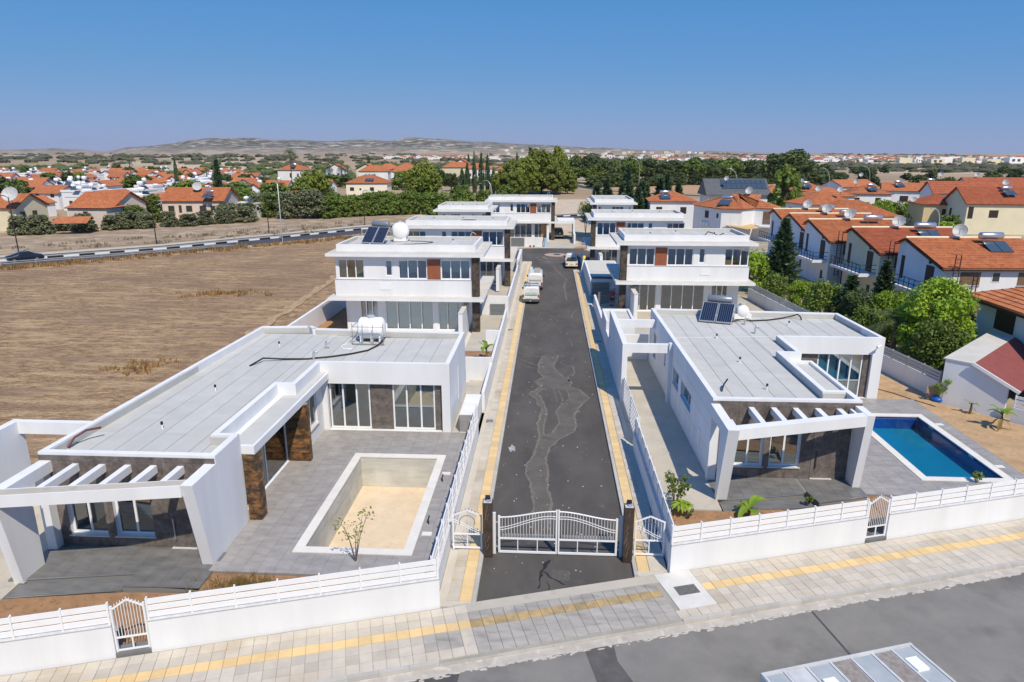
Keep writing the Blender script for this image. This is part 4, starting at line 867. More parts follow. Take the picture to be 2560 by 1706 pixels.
for y in (31.8,37.2): obj('skimmer_lid',BX(22.1,y,PZ-.003,22.5,y+.28,PZ+.012),COPE,pool2)
obj('driveway',BX(4.565,27.0,-.1,7.66,49.9,.1),CONC,kind='structure'); obj('flower_bed',MB().prism([(5.0,22.5),(14.4,25.4),(14.4,28.45),(12.05,27.45),(7.7,26.95),(4.9,26.98)],-.1,.06),SOIL,kind='structure')
obj('flower_bed',MB().prism([(14.4,25.4),(26,28.8),(26,28.72),(14.47,28.68)],-.1,.065),SOIL,kind='structure')
obj('sand_garden',MB().prism([(22.92,27.7),(32,30.5),(26.4,38.5),(24.2,41.2),(23.0,49),(20.75,49),(20.75,41.5),(22.92,41.5)],-.1,.08),DIRT,kind='structure')
for x,y in ((5.9,45.3),(5.9,38.2)): obj('inspection_cover',BX(x,y,.1,x+.7,y+.5,.106),CONC,kind='structure')
# tall driveway portal
tw=thing('portal_wall','tall white street wall with two beams over the driveway','wall',(4.7,45,0)); obj('wall',BX(4.6,40.3,-.05,4.92,49.6,3.8),WHITE,tw)
for y in (40.32,46.6): obj('beam',BX(4.921,y,3.25,7.6,y+.3,3.79),WHITE,tw)
obj('cross_wall',BX(4.93,49.3,0,7.5,49.55,2.0),WHITE,tw)
# ---------------------------------------------------------------- two-storey villas
CURT=mat('pale_blind',(.76,.93,.86),.8,(.70,.88,.80),1); UPF=mat('upper_floor_inside',(.45,.44,.40),.6)
BLIND=[mat('blind_mint',(.60,.76,.70),.8),mat('blind_grey',(.46,.52,.58),.8),mat('blind_blue',(.16,.28,.44),.8)]
GLASSC=glass('clear_glass',(1,1,1),.05)
def villa(label,xs,yf,sx,W=13.2,z0=.05,full=True,mint=False,depth=9.0,group=None,panel=True,wins=None):
    """xs street-side edge of the lower slab, yf its front edge, sx=+1 when the house stands right of the street"""
    t=thing('villa',label,'house',(xs+sx*W/2,yf+4,z0),group)
    X=lambda u: xs+sx*u
    def bx(u0,u1,v0,v1,za,zb): return BX(X(u0),yf+v0,z0+za,X(u1),yf+v1,z0+zb)
    k=W/13.2; A1,A2=1.1,W-.55
    s1=obj('lower_slab',bx(0,W,0,depth+2.2,2.95,3.2),WHITE,t); obj('slab_top',bx(.02,W-.02,.02,depth+2.18,3.201,3.212),SLABTOP,s1)
    s2=obj('roof_slab',bx(0,W+.1,.45,depth,6.6,6.85),WHITE,t); obj('slab_top',bx(.02,W+.08,.47,depth-.02,6.851,6.86),SLABTOP,s2)
    # upper walls (front wall runs left to right in world x)
    a,b=sorted((X(A1),X(A2))); yu,yb=yf+1.05,yf+depth-.55
    pts=[(a,yu),(b,yu),(b,yb),(a,yb)]
    def S(u): return X(u)-a     # distance along the front edge for a given u
    def rng(u0,u1): return tuple(sorted((S(u0),S(u1))))
    uw=wins or [(1.2,3.7,3),(4.85,7.3,3),(7.8,8.4,1),(10.2,12.45,3)]
    uw=[(u0*k if k<.9 else u0,u1*k if k<.9 else u1,n) for u0,u1,n in uw]; zw0,zw1=z0+4.65,z0+6.3
    ops=[]
    for u0,u1,n in uw: s0,s1_=rng(u0,u1); ops.append((s0,s1_,zw0 if n>1 else zw0+.25,zw1))
    shell(t,pts,z0+3.2,z0+6.6,.22,{0:ops})
    F=LF(pts[0],pts[1])
    for (u0,u1,n),o in zip(uw,ops):
        w_=window(t,F,o[0],o[1],o[2],o[3],n,dep=.06,fr=.09,g=GLASSD if not mint else GLASS,sill=.0)
        for q in range(n):
            if full and rnd.random()<.75:
                aa=o[0]+(o[1]-o[0])*q/n+.06; bb=o[0]+(o[1]-o[0])*(q+1)/n-.06; zt=o[2]+(o[3]-o[2])*rnd.choice((0.05,.05,.35,.5)); m_=MB(); F.box(m_,aa,bb,.26,.27,zt,o[3]-.02); obj('blind',m_,BLIND[0 if mint else rnd.choice((1,1,2,0))],w_)
    # projecting sill band under the windows
    lo=MB(); wallmb(lo,LF((a-.1,yu-.12),(b+.1,yu-.12)),0,b-a+.2,z0+3.213,z0+4.6,.118); obj('sill_band',lo,WHITE,t)
    obj('sill_ledge',BX(a-.13,yu-.16,z0+4.601,b+.13,yu-.002,z0+4.64),mat_marble,t)
    if panel:
        u0,u1=uw[0][1]+.02,uw[1][0]-.02; s0,s1_=rng(u0,u1); c=MB(); F.box(c,s0,s1_,-.045,-.002,z0+4.645,z0+6.35); obj('brown_panel',c,BROWNP,t)
    if full: h=MB(); s0,s1_=rng(8.0,8.95); F.box(h,s0,s1_,-.15,-.121,z0+3.75,z0+4.35); obj('meter_hatch',h,WHITEP,t)
    # parapet and felt roof
    pa,pb=sorted((X(.85),X(W-.4))); y0,y1=yf+2.0,yf+depth-.7
    shell(t,[(pa,y0),(pb,y0),(pb,y1),(pa,y1)],z0+6.861,z0+7.42,.18,{},name='parapet')
    rf=obj('roof',BX(pa+.18,y0+.18,z0+6.862,pb-.18,y1-.18,z0+7.11),FELTJ,t); felt(rf,pa+.2,pb-.2,y0+.2,y1-.2,z0+7.115,w=1.0,ln=5)
    upstand(rf,[(pa+.19,y0+.19),(pb-.19,y0+.19),(pb-.19,y1-.19),(pa+.19,y1-.19)],z0+7.112,z0+7.38)
    for i in range(3): vent(t,pa+(pb-pa)*(.2+.3*i)+rnd.uniform(-.5,.5),y0+2+rnd.uniform(0,2.5),z0+7.12)
    obj('overflow_hook',MB().tube([(pb-1,y1-1,z0+6.99),(pb-1,y1-1,z0+7.7),(pb-.8,y1-1,z0+7.95),(pb-.5,y1-1,z0+7.7)],.02,5),PLASTW,t)
    obj('lightning_rod',MB().cyl((pa+.8,y1-.8,z0+6.99),(pa+.8,y1-.8,z0+8.1),.018,n=5),PLASTW,t)
    # stone column at the street corner
    x0,x1=sorted((X(.45),X(1.08))); clad_pillar(t,x0,yf+.82,x1,yf+1.42,z0,z0+2.945,DSTONE,.6); clad_pillar(t,x0,yf+.82,x1,yf+1.42,z0+3.215,z0+6.595,DSTONE,.6)
    # ground floor
    la,lb=sorted((X(1.5),X(W-1.1))); yl=yf+1.55; pl_=[(la,yl),(lb,yl),(lb,yf+depth+.5),(la,yf+depth+.5)]
    S2=lambda u: X(u)-la; gl=[(1.7,4.1,3),(4.5,8.7,4),(9.3,10.9,3)]; gl=[(u0*k if k<.9 else u0,u1*k if k<.9 else u1,n) for u0,u1,n in gl]
    ops=[]
    for u0,u1,n in gl: s0,s1_=sorted((S2(u0),S2(u1))); ops.append((max(.05,s0),min(lb-la-.05,s1_),z0+.1,z0+2.78))
    shell(t,pl_,z0,z0+2.948,.22,{0:ops}); F=LF(pl_[0],pl_[1])
    for (u0,u1,n),o in zip(gl,ops):
        w_=window(t,F,o[0],o[1],o[2],o[3],n,dep=.06,fr=.09,g=GLASSC)
        if mint:
            for q in range(n): aa=o[0]+(o[1]-o[0])*q/n+.08; bb=o[0]+(o[1]-o[0])*(q+1)/n-.08; m_=MB(); F.box(m_,aa,bb,.24,.25,o[2]+.02,o[3]); obj('curtain_backing',m_,CURT,w_)
    obj('floor',BX(la+.22,yl+.22,z0-.1,lb-.22,yf+depth+.28,z0+.08),INFLOOR,t)
    if full:
        x0,x1=sorted((X(1.5),X(1.85))); obj('fin_wall',BX(x0,yf-2.4,z0,x1,yl-.002,z0+2.5),WHITE,t); obj('fin_cap',BX(x0-.03,yf-2.43,z0+2.501,x1+.03,yl-.005,z0+2.53),SLABTOP,t)
    return t
villa('white two-storey villa with solar heater and mint blinds, nearest on the left',-5.3,55.4,-1,13.2,.08,mint=True)
villa('white two-storey villa on the left just beyond the parked vans',-3.95,77.6,-1,13.1,.05)
villa('white two-storey villa far left beside the turning circle',-8.2,101,-1,8.8,.05,full=False,depth=11,wins=[(1.4,2.6,1),(4.2,4.8,1),(7.4,9.5,3),(10.6,11.4,1)],panel=False)
villa('white two-storey villa closing the far end of the street',1.5,121.6,-1,12.7,.1,full=True)
villa('white two-storey villa nearest on the right, behind the roof-top solar panels',6.4,64.1,1,13.0,.05)
villa('white two-storey villa on the right beside the white pickup',5.0,88.6,1,12.8,.05)
villa('white two-storey villa far right behind the turning circle',6.9,116.6,1,7.8,.05,full=False,depth=14,wins=[(2.4,3.2,1),(6.2,9.6,3),(11,11.6,1)],panel=False)
# carport, door and yard of the end villa
ev=thing('carport','white flat carport over the parked dark four-wheel drive','carport',(2.5,124,0))
obj('carport_roof',BX(1.52,121.9,3.0,4.6,128,3.5),WHITE,ev); obj('carport_wall',BX(4.3,117.5,.02,4.6,121.85,1.6),WHITE,ev); obj('carport_wall',BX(4.3,121.9,.02,4.58,128,2.998),WHITE,ev); obj('carport_post',BX(-.3,121.9,.02,.05,122.3,3.0),WHITE,ev)
obj('wooden_door',MB().box(-1.35,123.02,.15,-.45,123.1,2.75),WOOD,label='pale wooden front door of the far end villa',cat='door')
obj('yard_wall',BX(-6.4,113.6,.0,-.9,113.9,1.55),WHITE,label='low white yard wall before the far end villa',cat='wall')
def louvre_gate(label,p,q,z0,z1,n=9):
    F=LF(p,q); t=thing('louvre_gate',label,'gate',F(F.l/2,0,z0)); fr=MB()
    for s in (.03,F.l-.03): fr.bar(F(s,0,z0),F(s,0,z1),.06,.05)
    obj('frame',fr,LGREY,t); h=(z1-z0)/n
    for i in range(n): m=MB().bar(F(.06,0,z0+h*(i+.5)),F(F.l-.06,0,z0+h*(i+.5)),.03,h*.72); obj('slat',m,mat_gate,t)
mat_gate=mat('gate_grey',(.22,.235,.25),.5,metal=.2)
louvre_gate('grey louvred gate in the yard wall of the far end villa',(-4.0,113.5),(-6.2,113.5),.1,1.5)
obj('yard_post',MB().cyl((-.5,113.2,0),(-.5,113.2,1.5),.3,n=12),mat('pale_blue',(.40,.52,.65),.5),label='pale blue upright water barrel by the far yard wall',cat='barrel')
# ---------------------------------------------------------------- walls and gates along the street
def wallbox(label,x0,y0,x1,y1,z0,z1,name='boundary_wall',m=None): return obj(name,BX(x0,y0,z0,x1,y1,z1),m or WHITE,label=label,cat='wall')
wallbox('white low street wall between left service box and planted bed',-3.86,38.25,-3.68,44.0,-.05,1.3)
wallbox('tall white cross wall at the back of the left bungalow passage',-5.5,43.9,-3.69,44.1,-.05,1.7)
wallbox('white street wall along the left planted bed',-3.86,44.15,-3.68,52.5,-.05,1.35)
wallbox('white stub wall by the first villa path on the left',-4.9,52.5,-3.68,52.8,-.05,1.35)
wallbox('white street wall before the first left villa gate',-3.86,52.85,-3.68,60.8,-.05,1.3)
wallbox('white gate lintel wall of the first left villa',-6.2,62.7,-3.68,63.0,-.05,2.05)
louvre_gate('grey louvred gate of the first left villa',(-4.0,62.6),(-5.4,62.6),.2,1.35,7)
wallbox('white street wall beyond the first left villa gate',-3.86,63.05,-3.68,76.0,-.05,1.75)
louvre_gate('grey louvred gate of the second left villa',(-3.75,84.5),(-3.75,87.5),.2,1.6)
wallbox('white stepped street wall of the second left villa',-3.86,76.05,-3.68,84.3,-.05,1.6)
wallbox('white curved end wall by the turning circle',-4.1,88.0,-3.75,98.0,-.05,1.7)
obj('planting_bed',BX(-6.4,44.12,-.1,-3.88,49.6,.5),SOIL,kind='structure'); obj('villa_path',BX(-6.4,49.62,-.1,-3.88,62.6,.25),CONC,kind='structure')
obj('villa_terrace',BX(-17.4,42.9,-.1,-6.45,57.1,.06),mat('terrace_tile',(.62,.60,.56),.7,(.56,.54,.50),1.2),kind='structure'); obj('back_yard',MB().prism([(-20.4,42.9),(-17.42,42.9),(-17.42,66),(-20.4,66)],-.1,.0),mat('orange_soil',(.40,.215,.09),.95,(.33,.17,.075),1),kind='structure')
wallbox('white rear boundary wall between the first left villa and the field',-20.7,42.8,-20.45,72,-.1,1.75)
wallbox('white rear boundary wall behind the left bungalow',-19.9,42.75,-18.7,42.95,-.1,1.75)
# right side of the street
wb=thing('roofed_service_box','white street box with a flat pale roof before the first right villa','service box',(5.7,54,0)); obj('wall',ringslab(4.6,6.85,52.2,56.6,(4.78,6.67,52.38,56.42),-.05,2.35),WHITE,wb); obj('roof',BX(4.78,52.38,1.9,6.67,56.42,2.2),SLABTOP,wb)
wallbox('white street wall between driveway portal and service box',4.6,49.65,4.8,52.15,-.05,1.6)
wallbox('white sloping street wall by the worker',4.6,56.65,4.8,67.4,-.05,1.35)
rb=thing('flat_roof_store','flat-roofed white store beside the second right villa','store',(6.2,77,0)); obj('wall',ringslab(4.55,8.4,73.2,86.4,(4.75,8.2,73.4,86.2),-.05,1.9),WHITE,rb); obj('roof',BX(4.75,75.3,1.7,8.2,86.2,1.88),SLABTOP,rb); obj('roof_light',BX(7.1,75.6,1.885,7.8,79.2,1.94),COPE,rb)
louvre_gate('dark louvred gate in the shaded store wall',(4.75,73.1),(6.6,73.1),.2,1.55)
louvre_gate('dark louvred gate left standing open beside the worker',(5.1,68.0),(6.9,69.4),.2,1.5)
wallbox('white street wall beside the white pickup',4.55,86.5,4.75,97,-.05,1.5)
obj('terrace',MB().prism([(4.9,57),(24,57),(23,66),(4.9,73)],-.1,.04),CONC,kind='structure')
obj('dry_garden',MB().prism([(19.5,50),(23.6,50),(22.6,62),(19.6,62)],-.1,.06),mat('dry_lawn',(.42,.36,.22),.95,(.27,.26,.12),1.2),kind='structure')
# site clutter at the far end
pl_=thing('timber_stack','small stack of yellow formwork timber at the far end','timber',(5.3,112,0))
for i in range(5): obj('plank',BX(4.2+.1*i,111.6+.25*i,.03+.0*i,6.4+.1*i,111.78+.25*i,.16),WOOD,pl_)
wb_=thing('wheelbarrow','grey wheelbarrow standing beside the timber stack','wheelbarrow',(5.9,113.6,0)); obj('tub',MB().loft([[(5.5,113.3,.35),(6.2,113.3,.35),(6.2,113.9,.35),(5.5,113.9,.35)],[(5.35,113.2,.7),(6.4,113.2,.7),(6.4,114,.7),(5.35,114,.7)]],False),GALV,wb_); obj('wheel',MB().cyl((6.5,113.57,.2),(6.5,113.63,.2),.2,n=14),BLACKP,wb_); obj('handle',MB().bar((6.3,113.6,.3),(4.9,113.3,.55),.03,.03),DGREY,wb_)
obj('paint_tin',MB().cyl((-3.0,112.6,.03),(-3.0,112.6,.35),.17,n=12),mat('red_tin',(.5,.04,.03),.4),label='red paint tin by the far yard wall',cat='tin'); obj('paint_tin',MB().cyl((-2.4,112.6,.03),(-2.4,112.6,.38),.17,n=12),mat('green_tin',(.05,.3,.15),.4),label='green paint tin by the far yard wall',cat='tin')
wr_=thing('work_lamp','yellow-headed white prop leaning on the right street wall','prop',(4.5,86,0)); obj('pole',MB().bar((4.05,85.2,.1),(4.5,86.6,2.1),.1,.06),WHITEP,wr_); obj('head',MB().cyl((4.5,86.6,2.05),(4.55,86.75,2.4),.2,n=10),mat('yellow_head',(.8,.6,.03),.5),wr_)
# ---------------------------------------------------------------- roof-top tanks and solar heaters
def water_tank(label,x,y,z,r=.72,L=1.7,ax='y',cage=True):
    t=thing('water_tank',label,'water tank',(x,y,z)); d=Vector((0,1,0)) if ax=='y' else Vector((1,0,0))
    if ax=='z':
        obj('tank',MB().lathe([(0,0),(r,.02),(r*1.02,.1),(r,L*.75),(r*.9,L*.9),(r*.5,L),(0,L)],20,(x,y,z+.1)),PLASTW,t)
    else:
        c=Vector((x,y,z+.18+r)); prof=[(0,0)]+[(r*math.sin(a*PI/14),r*.35*(1-math.cos(a*PI/14))) for a in range(1,8)]; prof+=[(r,L*.45),(r*1.015,L*.46),(r*1.015,L*.54),(r,L*.55)]+[(h,L-q) for h,q in prof[::-1]]
        obj('tank',MB().lathe(prof,24,c-d*L/2,d),PLASTW,t); obj('filler_cap',MB().cyl(c+Vector((0,0,r-.02)),c+Vector((0,0,r+.12)),.22,n=14),mat('cap_grey',(.45,.47,.5),.5) if 'cap_grey' not in MATS else MATS['cap_grey'],t)
        for s in (-.55,.1,.6):
            q=c+d*s*L*.6; obj('cradle',BX(q.x-(.6 if ax=='y' else .05),q.y-(.05 if ax=='y' else .6),z+.06,q.x+(.6 if ax=='y' else .05),q.y+(.05 if ax=='y' else .6),z+.42),PLASTW,t)
    if cage:
        b=MB()
        for dx in (-.95,-.32,.32,.95):
            for dy in (-1.0,):
                b.cyl((x+dx,y+dy,z),(x+dx,y+dy,z+1.35),.02,n=5)
        b.cyl((x-.95,y+.8,z),(x-.95,y+.8,z+1.35),.02,n=5)
        for zz in (.45,1.15): b.cyl((x-.95,y-1.0,z+zz),(x+.95,y-1.0,z+zz),.02,n=5); b.cyl((x-.95,y-1,z+zz),(x-.95,y+.8,z+zz),.02,n=5)
        b.bar((x-1,y-1,z+.05),(x+1,y-1,z+.05),.06,.05); b.bar((x-1,y+.8,z+.05),(x+1,y+.8,z+.05),.06,.05)
        obj('cage',b,LGREY,t)
    return t
tkl=water_tank('white ribbed water tank in a wire cage on the left bungalow','' and 0 or -10.9,40.6,3.68,.67,1.7,'x')
obj('white_hose',MB().tube([(-12.3,39.8,3.7),(-12.5,39.2,3.72),(-12.2,38.7,3.72),(-11.6,38.6,3.72)],.035,6),PLASTW,None,'white hose looping beside the caged roof tank','pipe')
def solar(label,x,y,z,rz,tankm,w=1.05,l=1.9,n=2,tank=True,tilt=38,tr=.27,group=None):
    t=thing('solar_heater',label,'solar heater',(x,y,z),group,world=False,rz=rz); ca,sa=math.cos(R(tilt)),math.sin(R(tilt))
    P=lambda a,s,h=0:(a,s*ca-h*sa,.08+s*sa+h*ca)
    fr=MB()
    for i in range(n):
        a0=-n*w/2-.03+i*(w+.06); f=MB(); 
        c=[P(a0,0,0),P(a0+w,0,0),P(a0+w,l,0),P(a0,l,0),P(a0,0,.09),P(a0+w,0,.09),P(a0+w,l,.09),P(a0,l,.09)]; f.add(c,[(3,2,1,0),(4,5,6,7),(0,1,5,4),(1,2,6,5),(2,3,7,6),(3,0,4,7)]); o=obj('collector',f,GALV,t)
        g=MB(); g.add([P(a0+.05,.05,.094),P(a0+w-.05,.05,.094),P(a0+w-.05,l-.05,.094),P(a0+.05,l-.05,.094)],[(0,1,2,3)]); obj('collector_glass',g,PANEL,o)
        ln=MB()
        for k in range(1,7): ax=a0+.05+(w-.1)*k/7; ln.add([P(ax-.008,.06,.097),P(ax+.008,.06,.097),P(ax+.008,l-.06,.097),P(ax-.008,l-.06,.097)],[(0,1,2,3)])
        obj('riser_lines',ln,LGREY,o)
    T=n*w+.1; top=P(0,l)
    for s in (-1,1): fr.cyl((s*T/2,top[1],0),(s*T/2,top[1],top[2]+.1),.025,n=5); fr.cyl((s*T/2,0,.03),(s*T/2,top[1]+.5,.03),.025,n=5); fr.cyl((s*T/2,top[1]+.5,.03),(s*T/2,top[1]+.35,top[2]+.15),.025,n=5)
    obj('stand',fr,GALV,t)
    if tank:
        c=Vector((0,top[1]+.25,top[2]+.28)); L=T*.78; obj('boiler',MB().lathe([(0,0),(tr*.8,.02),(tr,.08),(tr,L-.08),(tr*.8,L-.02),(0,L)],18,c-Vector((L/2,0,0)),(1,0,0)),tankm,t)
    return t
solar('twin solar panels with grey boiler on the right bungalow roof',11.5,46.24,3.69,R(-20),TANKG,l=2.1,tilt=27)
water_tank('white water tank half hidden behind the right bungalow solar panels',13.7,47.8,3.69,.42,.85,'y',False)
solar('tilted twin solar panels with grey boiler on the nearest left villa',-15.6,59.9,7.19,R(-16),TANKG,tilt=42)
water_tank('round white water tank on the nearest left villa roof',-13.5,62.0,7.2,.78,1.2,'y',False)
obj('roof_hose',MB().tube([(-14.9,59.8,7.24),(-13.5,59.4,7.24),(-11.5,60.2,7.24),(-10.6,60.8,7.24),(-10.4,61.4,7.24),(-11.2,61.9,7.24),(-12.6,62,7.26)],.03,6),BLACKP,None,'black hose loop on the nearest left villa roof','pipe')
obj('roof_hose',MB().tube([(-9.6+.9*math.cos(a*PI/8),82.6+.5*math.sin(a*PI/8),7.22) for a in range(17)],.05,6),BLACKP,None,'black hose coil on the second left villa roof','pipe')
obj('roof_hose',MB().tube([(15.4,68.6,7.2),(15.6,68.4,7.55),(16.2,68.5,7.4),(16.6,68.3,7.2),(17.2,68.5,7.4)],.05,6),BLACKP,None,'black hose bundle on the nearest right villa roof','pipe')
# ---------------------------------------------------------------- pantiled houses
def tslope(mb,A,B,n,run,rise,a=0.,b=0.,wave=.26,row=.38,amp=.045):
    """tiles on a slope: eave A->B, n horizontal inward unit vector, a/b hip insets at the two ends"""
    A=Vector(A);B=Vector(B);L=(B-A).length;t=(B-A)/L;n=Vector((n[0],n[1],0));up=(n*run+Vector((0,0,rise)));H=up.length;up/=H;nor=t.cross(up).normalized()
    if nor.z<0: nor=-nor
    nu=max(4,int(L/wave*4)); nv=max(2,int(H/row)); vs=[];fs=[]; K=2*nv+1
    for i in range(nu+1):
        u=L*i/nu; vm=H
        if a>0: vm=min(vm,H*u/a)
        if b>0: vm=min(vm,H*(L-u)/b)
        w=amp*(.5+.5*math.cos(2*PI*u/wave))
        for j in range(K):
            v=((j+1)//2)*H/nv; st=.05 if j%2==0 else .0
            vs.append(A+t*u+up*min(v,max(vm,0))+nor*(w+st*(1 if v<vm else .3)))
    for i in range(nu):
        for j in range(K-1): p=i*K+j; fs.append((p,p+K,p+K+1,p+1))
    mb.add(vs,fs)
    # thickness under the tiles
    c=[A-nor*.12,B-nor*.12,B+up*H-t*b-nor*.12,A+up*H+t*a-nor*.12]; mb.add(c,[(3,2,1,0)]); mb.add([A-nor*.12,B-nor*.12,B+nor*.02,A+nor*.02],[(0,1,2,3)])
def hwin(parent,F,s,z,w,h,kind='shutter',d=.03):
    if kind=='shutter':
        m=MB(); F.box(m,s,s+w,-d,-.001,z,z+h); o=obj('shutter',m,SHUT,parent); l=MB()
        for k in range(int(h/.12)): F.box(l,s+.04,s+w-.04,-d-.012,-d,z+.03+k*.12,z+.09+k*.12)
        obj('louvres',l,SHUT,o); sl=MB(); F.box(sl,s-.05,s+w+.05,-.1,-.002,z-.06,z-.002); obj('sill',sl,mat_marble,o)
    elif kind=='dark':
        m=MB(); F.box(m,s,s+w,-d,-.001,z,z+h); o=obj('shutter',m,SHUTD,parent)
    else:
        m=MB(); F.box(m,s-.07,s+w+.07,-.03,-.001,z-.07,z+h+.07); o=obj('window',m,WHITEP if kind=='glass' else OCHRE,parent); g=MB(); F.box(g,s,s+w,-.036,-.031,z,z+h); obj('pane',g,WGL,o)
WGL=mat('far_pane',(.05,.055,.06),.12,spec=.6)
def tile_house(label,x,y,rz,W,D,H,wm,roof='hip',rm=None,rise=1.9,z0=0,ov=.4,wins=(),group=None,detail=True,ridge='x',name='house',gable_m=None):
    rm=rm or TILEO; t=thing(name,label,'house',(x,y,z0),group,world=False,rz=rz)
    obj('wall',BX(0,0,-.5,W,D,H),wm,t); r=MB(); wv=.26 if detail else .5; rw=.38 if detail else .8
    T=lambda *a,**k: tslope(r,*a,wave=wv,row=rw,**k)
    if roof=='hip':
        if W>=D: h=D/2+ov; T((-ov,-ov,H),(W+ov,-ov,H),(0,1),h,rise,h,h); T((W+ov,D+ov,H),(-ov,D+ov,H),(0,-1),h,rise,h,h); T((-ov,D+ov,H),(-ov,-ov,H),(1,0),h,rise,h,h); T((W+ov,-ov,H),(W+ov,D+ov,H),(-1,0),h,rise,h,h)
        else: h=W/2+ov; T((-ov,-ov,H),(W+ov,-ov,H),(0,1),h,rise,h,h); T((W+ov,D+ov,H),(-ov,D+ov,H),(0,-1),h,rise,h,h); T((-ov,D+ov,H),(-ov,-ov,H),(1,0),h,rise,h,h); T((W+ov,-ov,H),(W+ov,D+ov,H),(-1,0),h,rise,h,h)
    elif ridge=='x':
        h=D/2+ov; T((-ov,-ov,H),(W+ov,-ov,H),(0,1),h,rise); T((W+ov,D+ov,H),(-ov,D+ov,H),(0,-1),h,rise)
        zz=rise*(D/2)/h; obj('gable',MB().xprism([(0,H),(D,H),(D/2,H+zz)],0.01,W-.01),gable_m or wm,t)
    else:
        h=W/2+ov; T((-ov,D+ov,H),(-ov,-ov,H),(1,0),h,rise); T((W+ov,-ov,H),(W+ov,D+ov,H),(-1,0),h,rise)
        zz=rise*(W/2)/h; obj('gable',MB().yprism([(0,H),(W,H),(W/2,H+zz)],0.01,D-.01),gable_m or wm,t)
    obj('roof',r,rm,t,kind='stuff' if detail else None)
    E=[LF((0,0),(W,0)),LF((W,0),(W,D)),LF((W,D),(0,D)),LF((0,D),(0,0))]
    for f,s,z,w,h,k in wins: hwin(t,E[f],s,z,w,h,k)
    return t
def dish(label,x,y,z,r=.9,az=-60,group=None):
    t=thing('satellite_dish',label,'satellite dish',(x,y,z),group); d=Vector((math.sin(R(az)),-math.cos(R(az)),.55)).normalized(); c=Vector((x,y,z+.5+r*.7))
    obj('reflector',MB().lathe([(0,0)]+[(r*k/6,.3*r*(k/6)**2) for k in range(1,7)]+[(r,.3*r+.02),(r*.9,.3*r*.81-.03),(0,-.03)],22,c,d),DISHM,t)
    obj('mast',MB().cyl((x,y,z-.3),c-d*.04,.04,n=6),DGREY,t); obj('feed_arm',MB().cyl(c-d*0+Vector((0,0,-r*.9)),c+d*r*1.0,.02,n=5),DGREY,t); return t
DISHM=mat('dish_paint',(.50,.51,.52),.5,(.44,.45,.46),2)
def boiler(label,x,y,z,rz=0,L=1.9,r=.32,panels=True,group=None):
    t=thing('solar_boiler',label,'solar heater',(x,y,z),group,world=False,rz=rz)
    obj('boiler',MB().lathe([(0,0),(r*.85,.02),(r,.08),(r,L-.08),(r*.85,L-.02),(0,L)],16,(-L/2,0,.55),(1,0,0)),ALU,t); fr=MB()
    for s in (-.6,.6): fr.cyl((s,-.2,-.5),(s,-.1,.5),.025,n=5); fr.cyl((s,.3,-.4),(s,.1,.5),.025,n=5)
    obj('stand',fr,LGREY,t)
    if panels:
        for i in (-1,0):
            p=MB(); x0=.04+i*1.06; p.add([(x0,-.35,.12),(x0+1,-.35,.12),(x0+1,-2.0,-.62),(x0,-2.0,-.62)],[(3,2,1,0)]); p.add([(x0,-.35,.04),(x0+1,-.35,.04),(x0+1,-2.0,-.70),(x0,-2.0,-.70)],[(0,1,2,3)]); p.add([(x0,-2.0,-.70),(x0+1,-2.0,-.70),(x0+1,-2.0,-.62),(x0,-2.0,-.62)],[(0,1,2,3)]); obj('collector',p,PANELB,t)
    return t
PANELB=mat('panel_blue',(.05,.075,.11),.15,spec=.6)
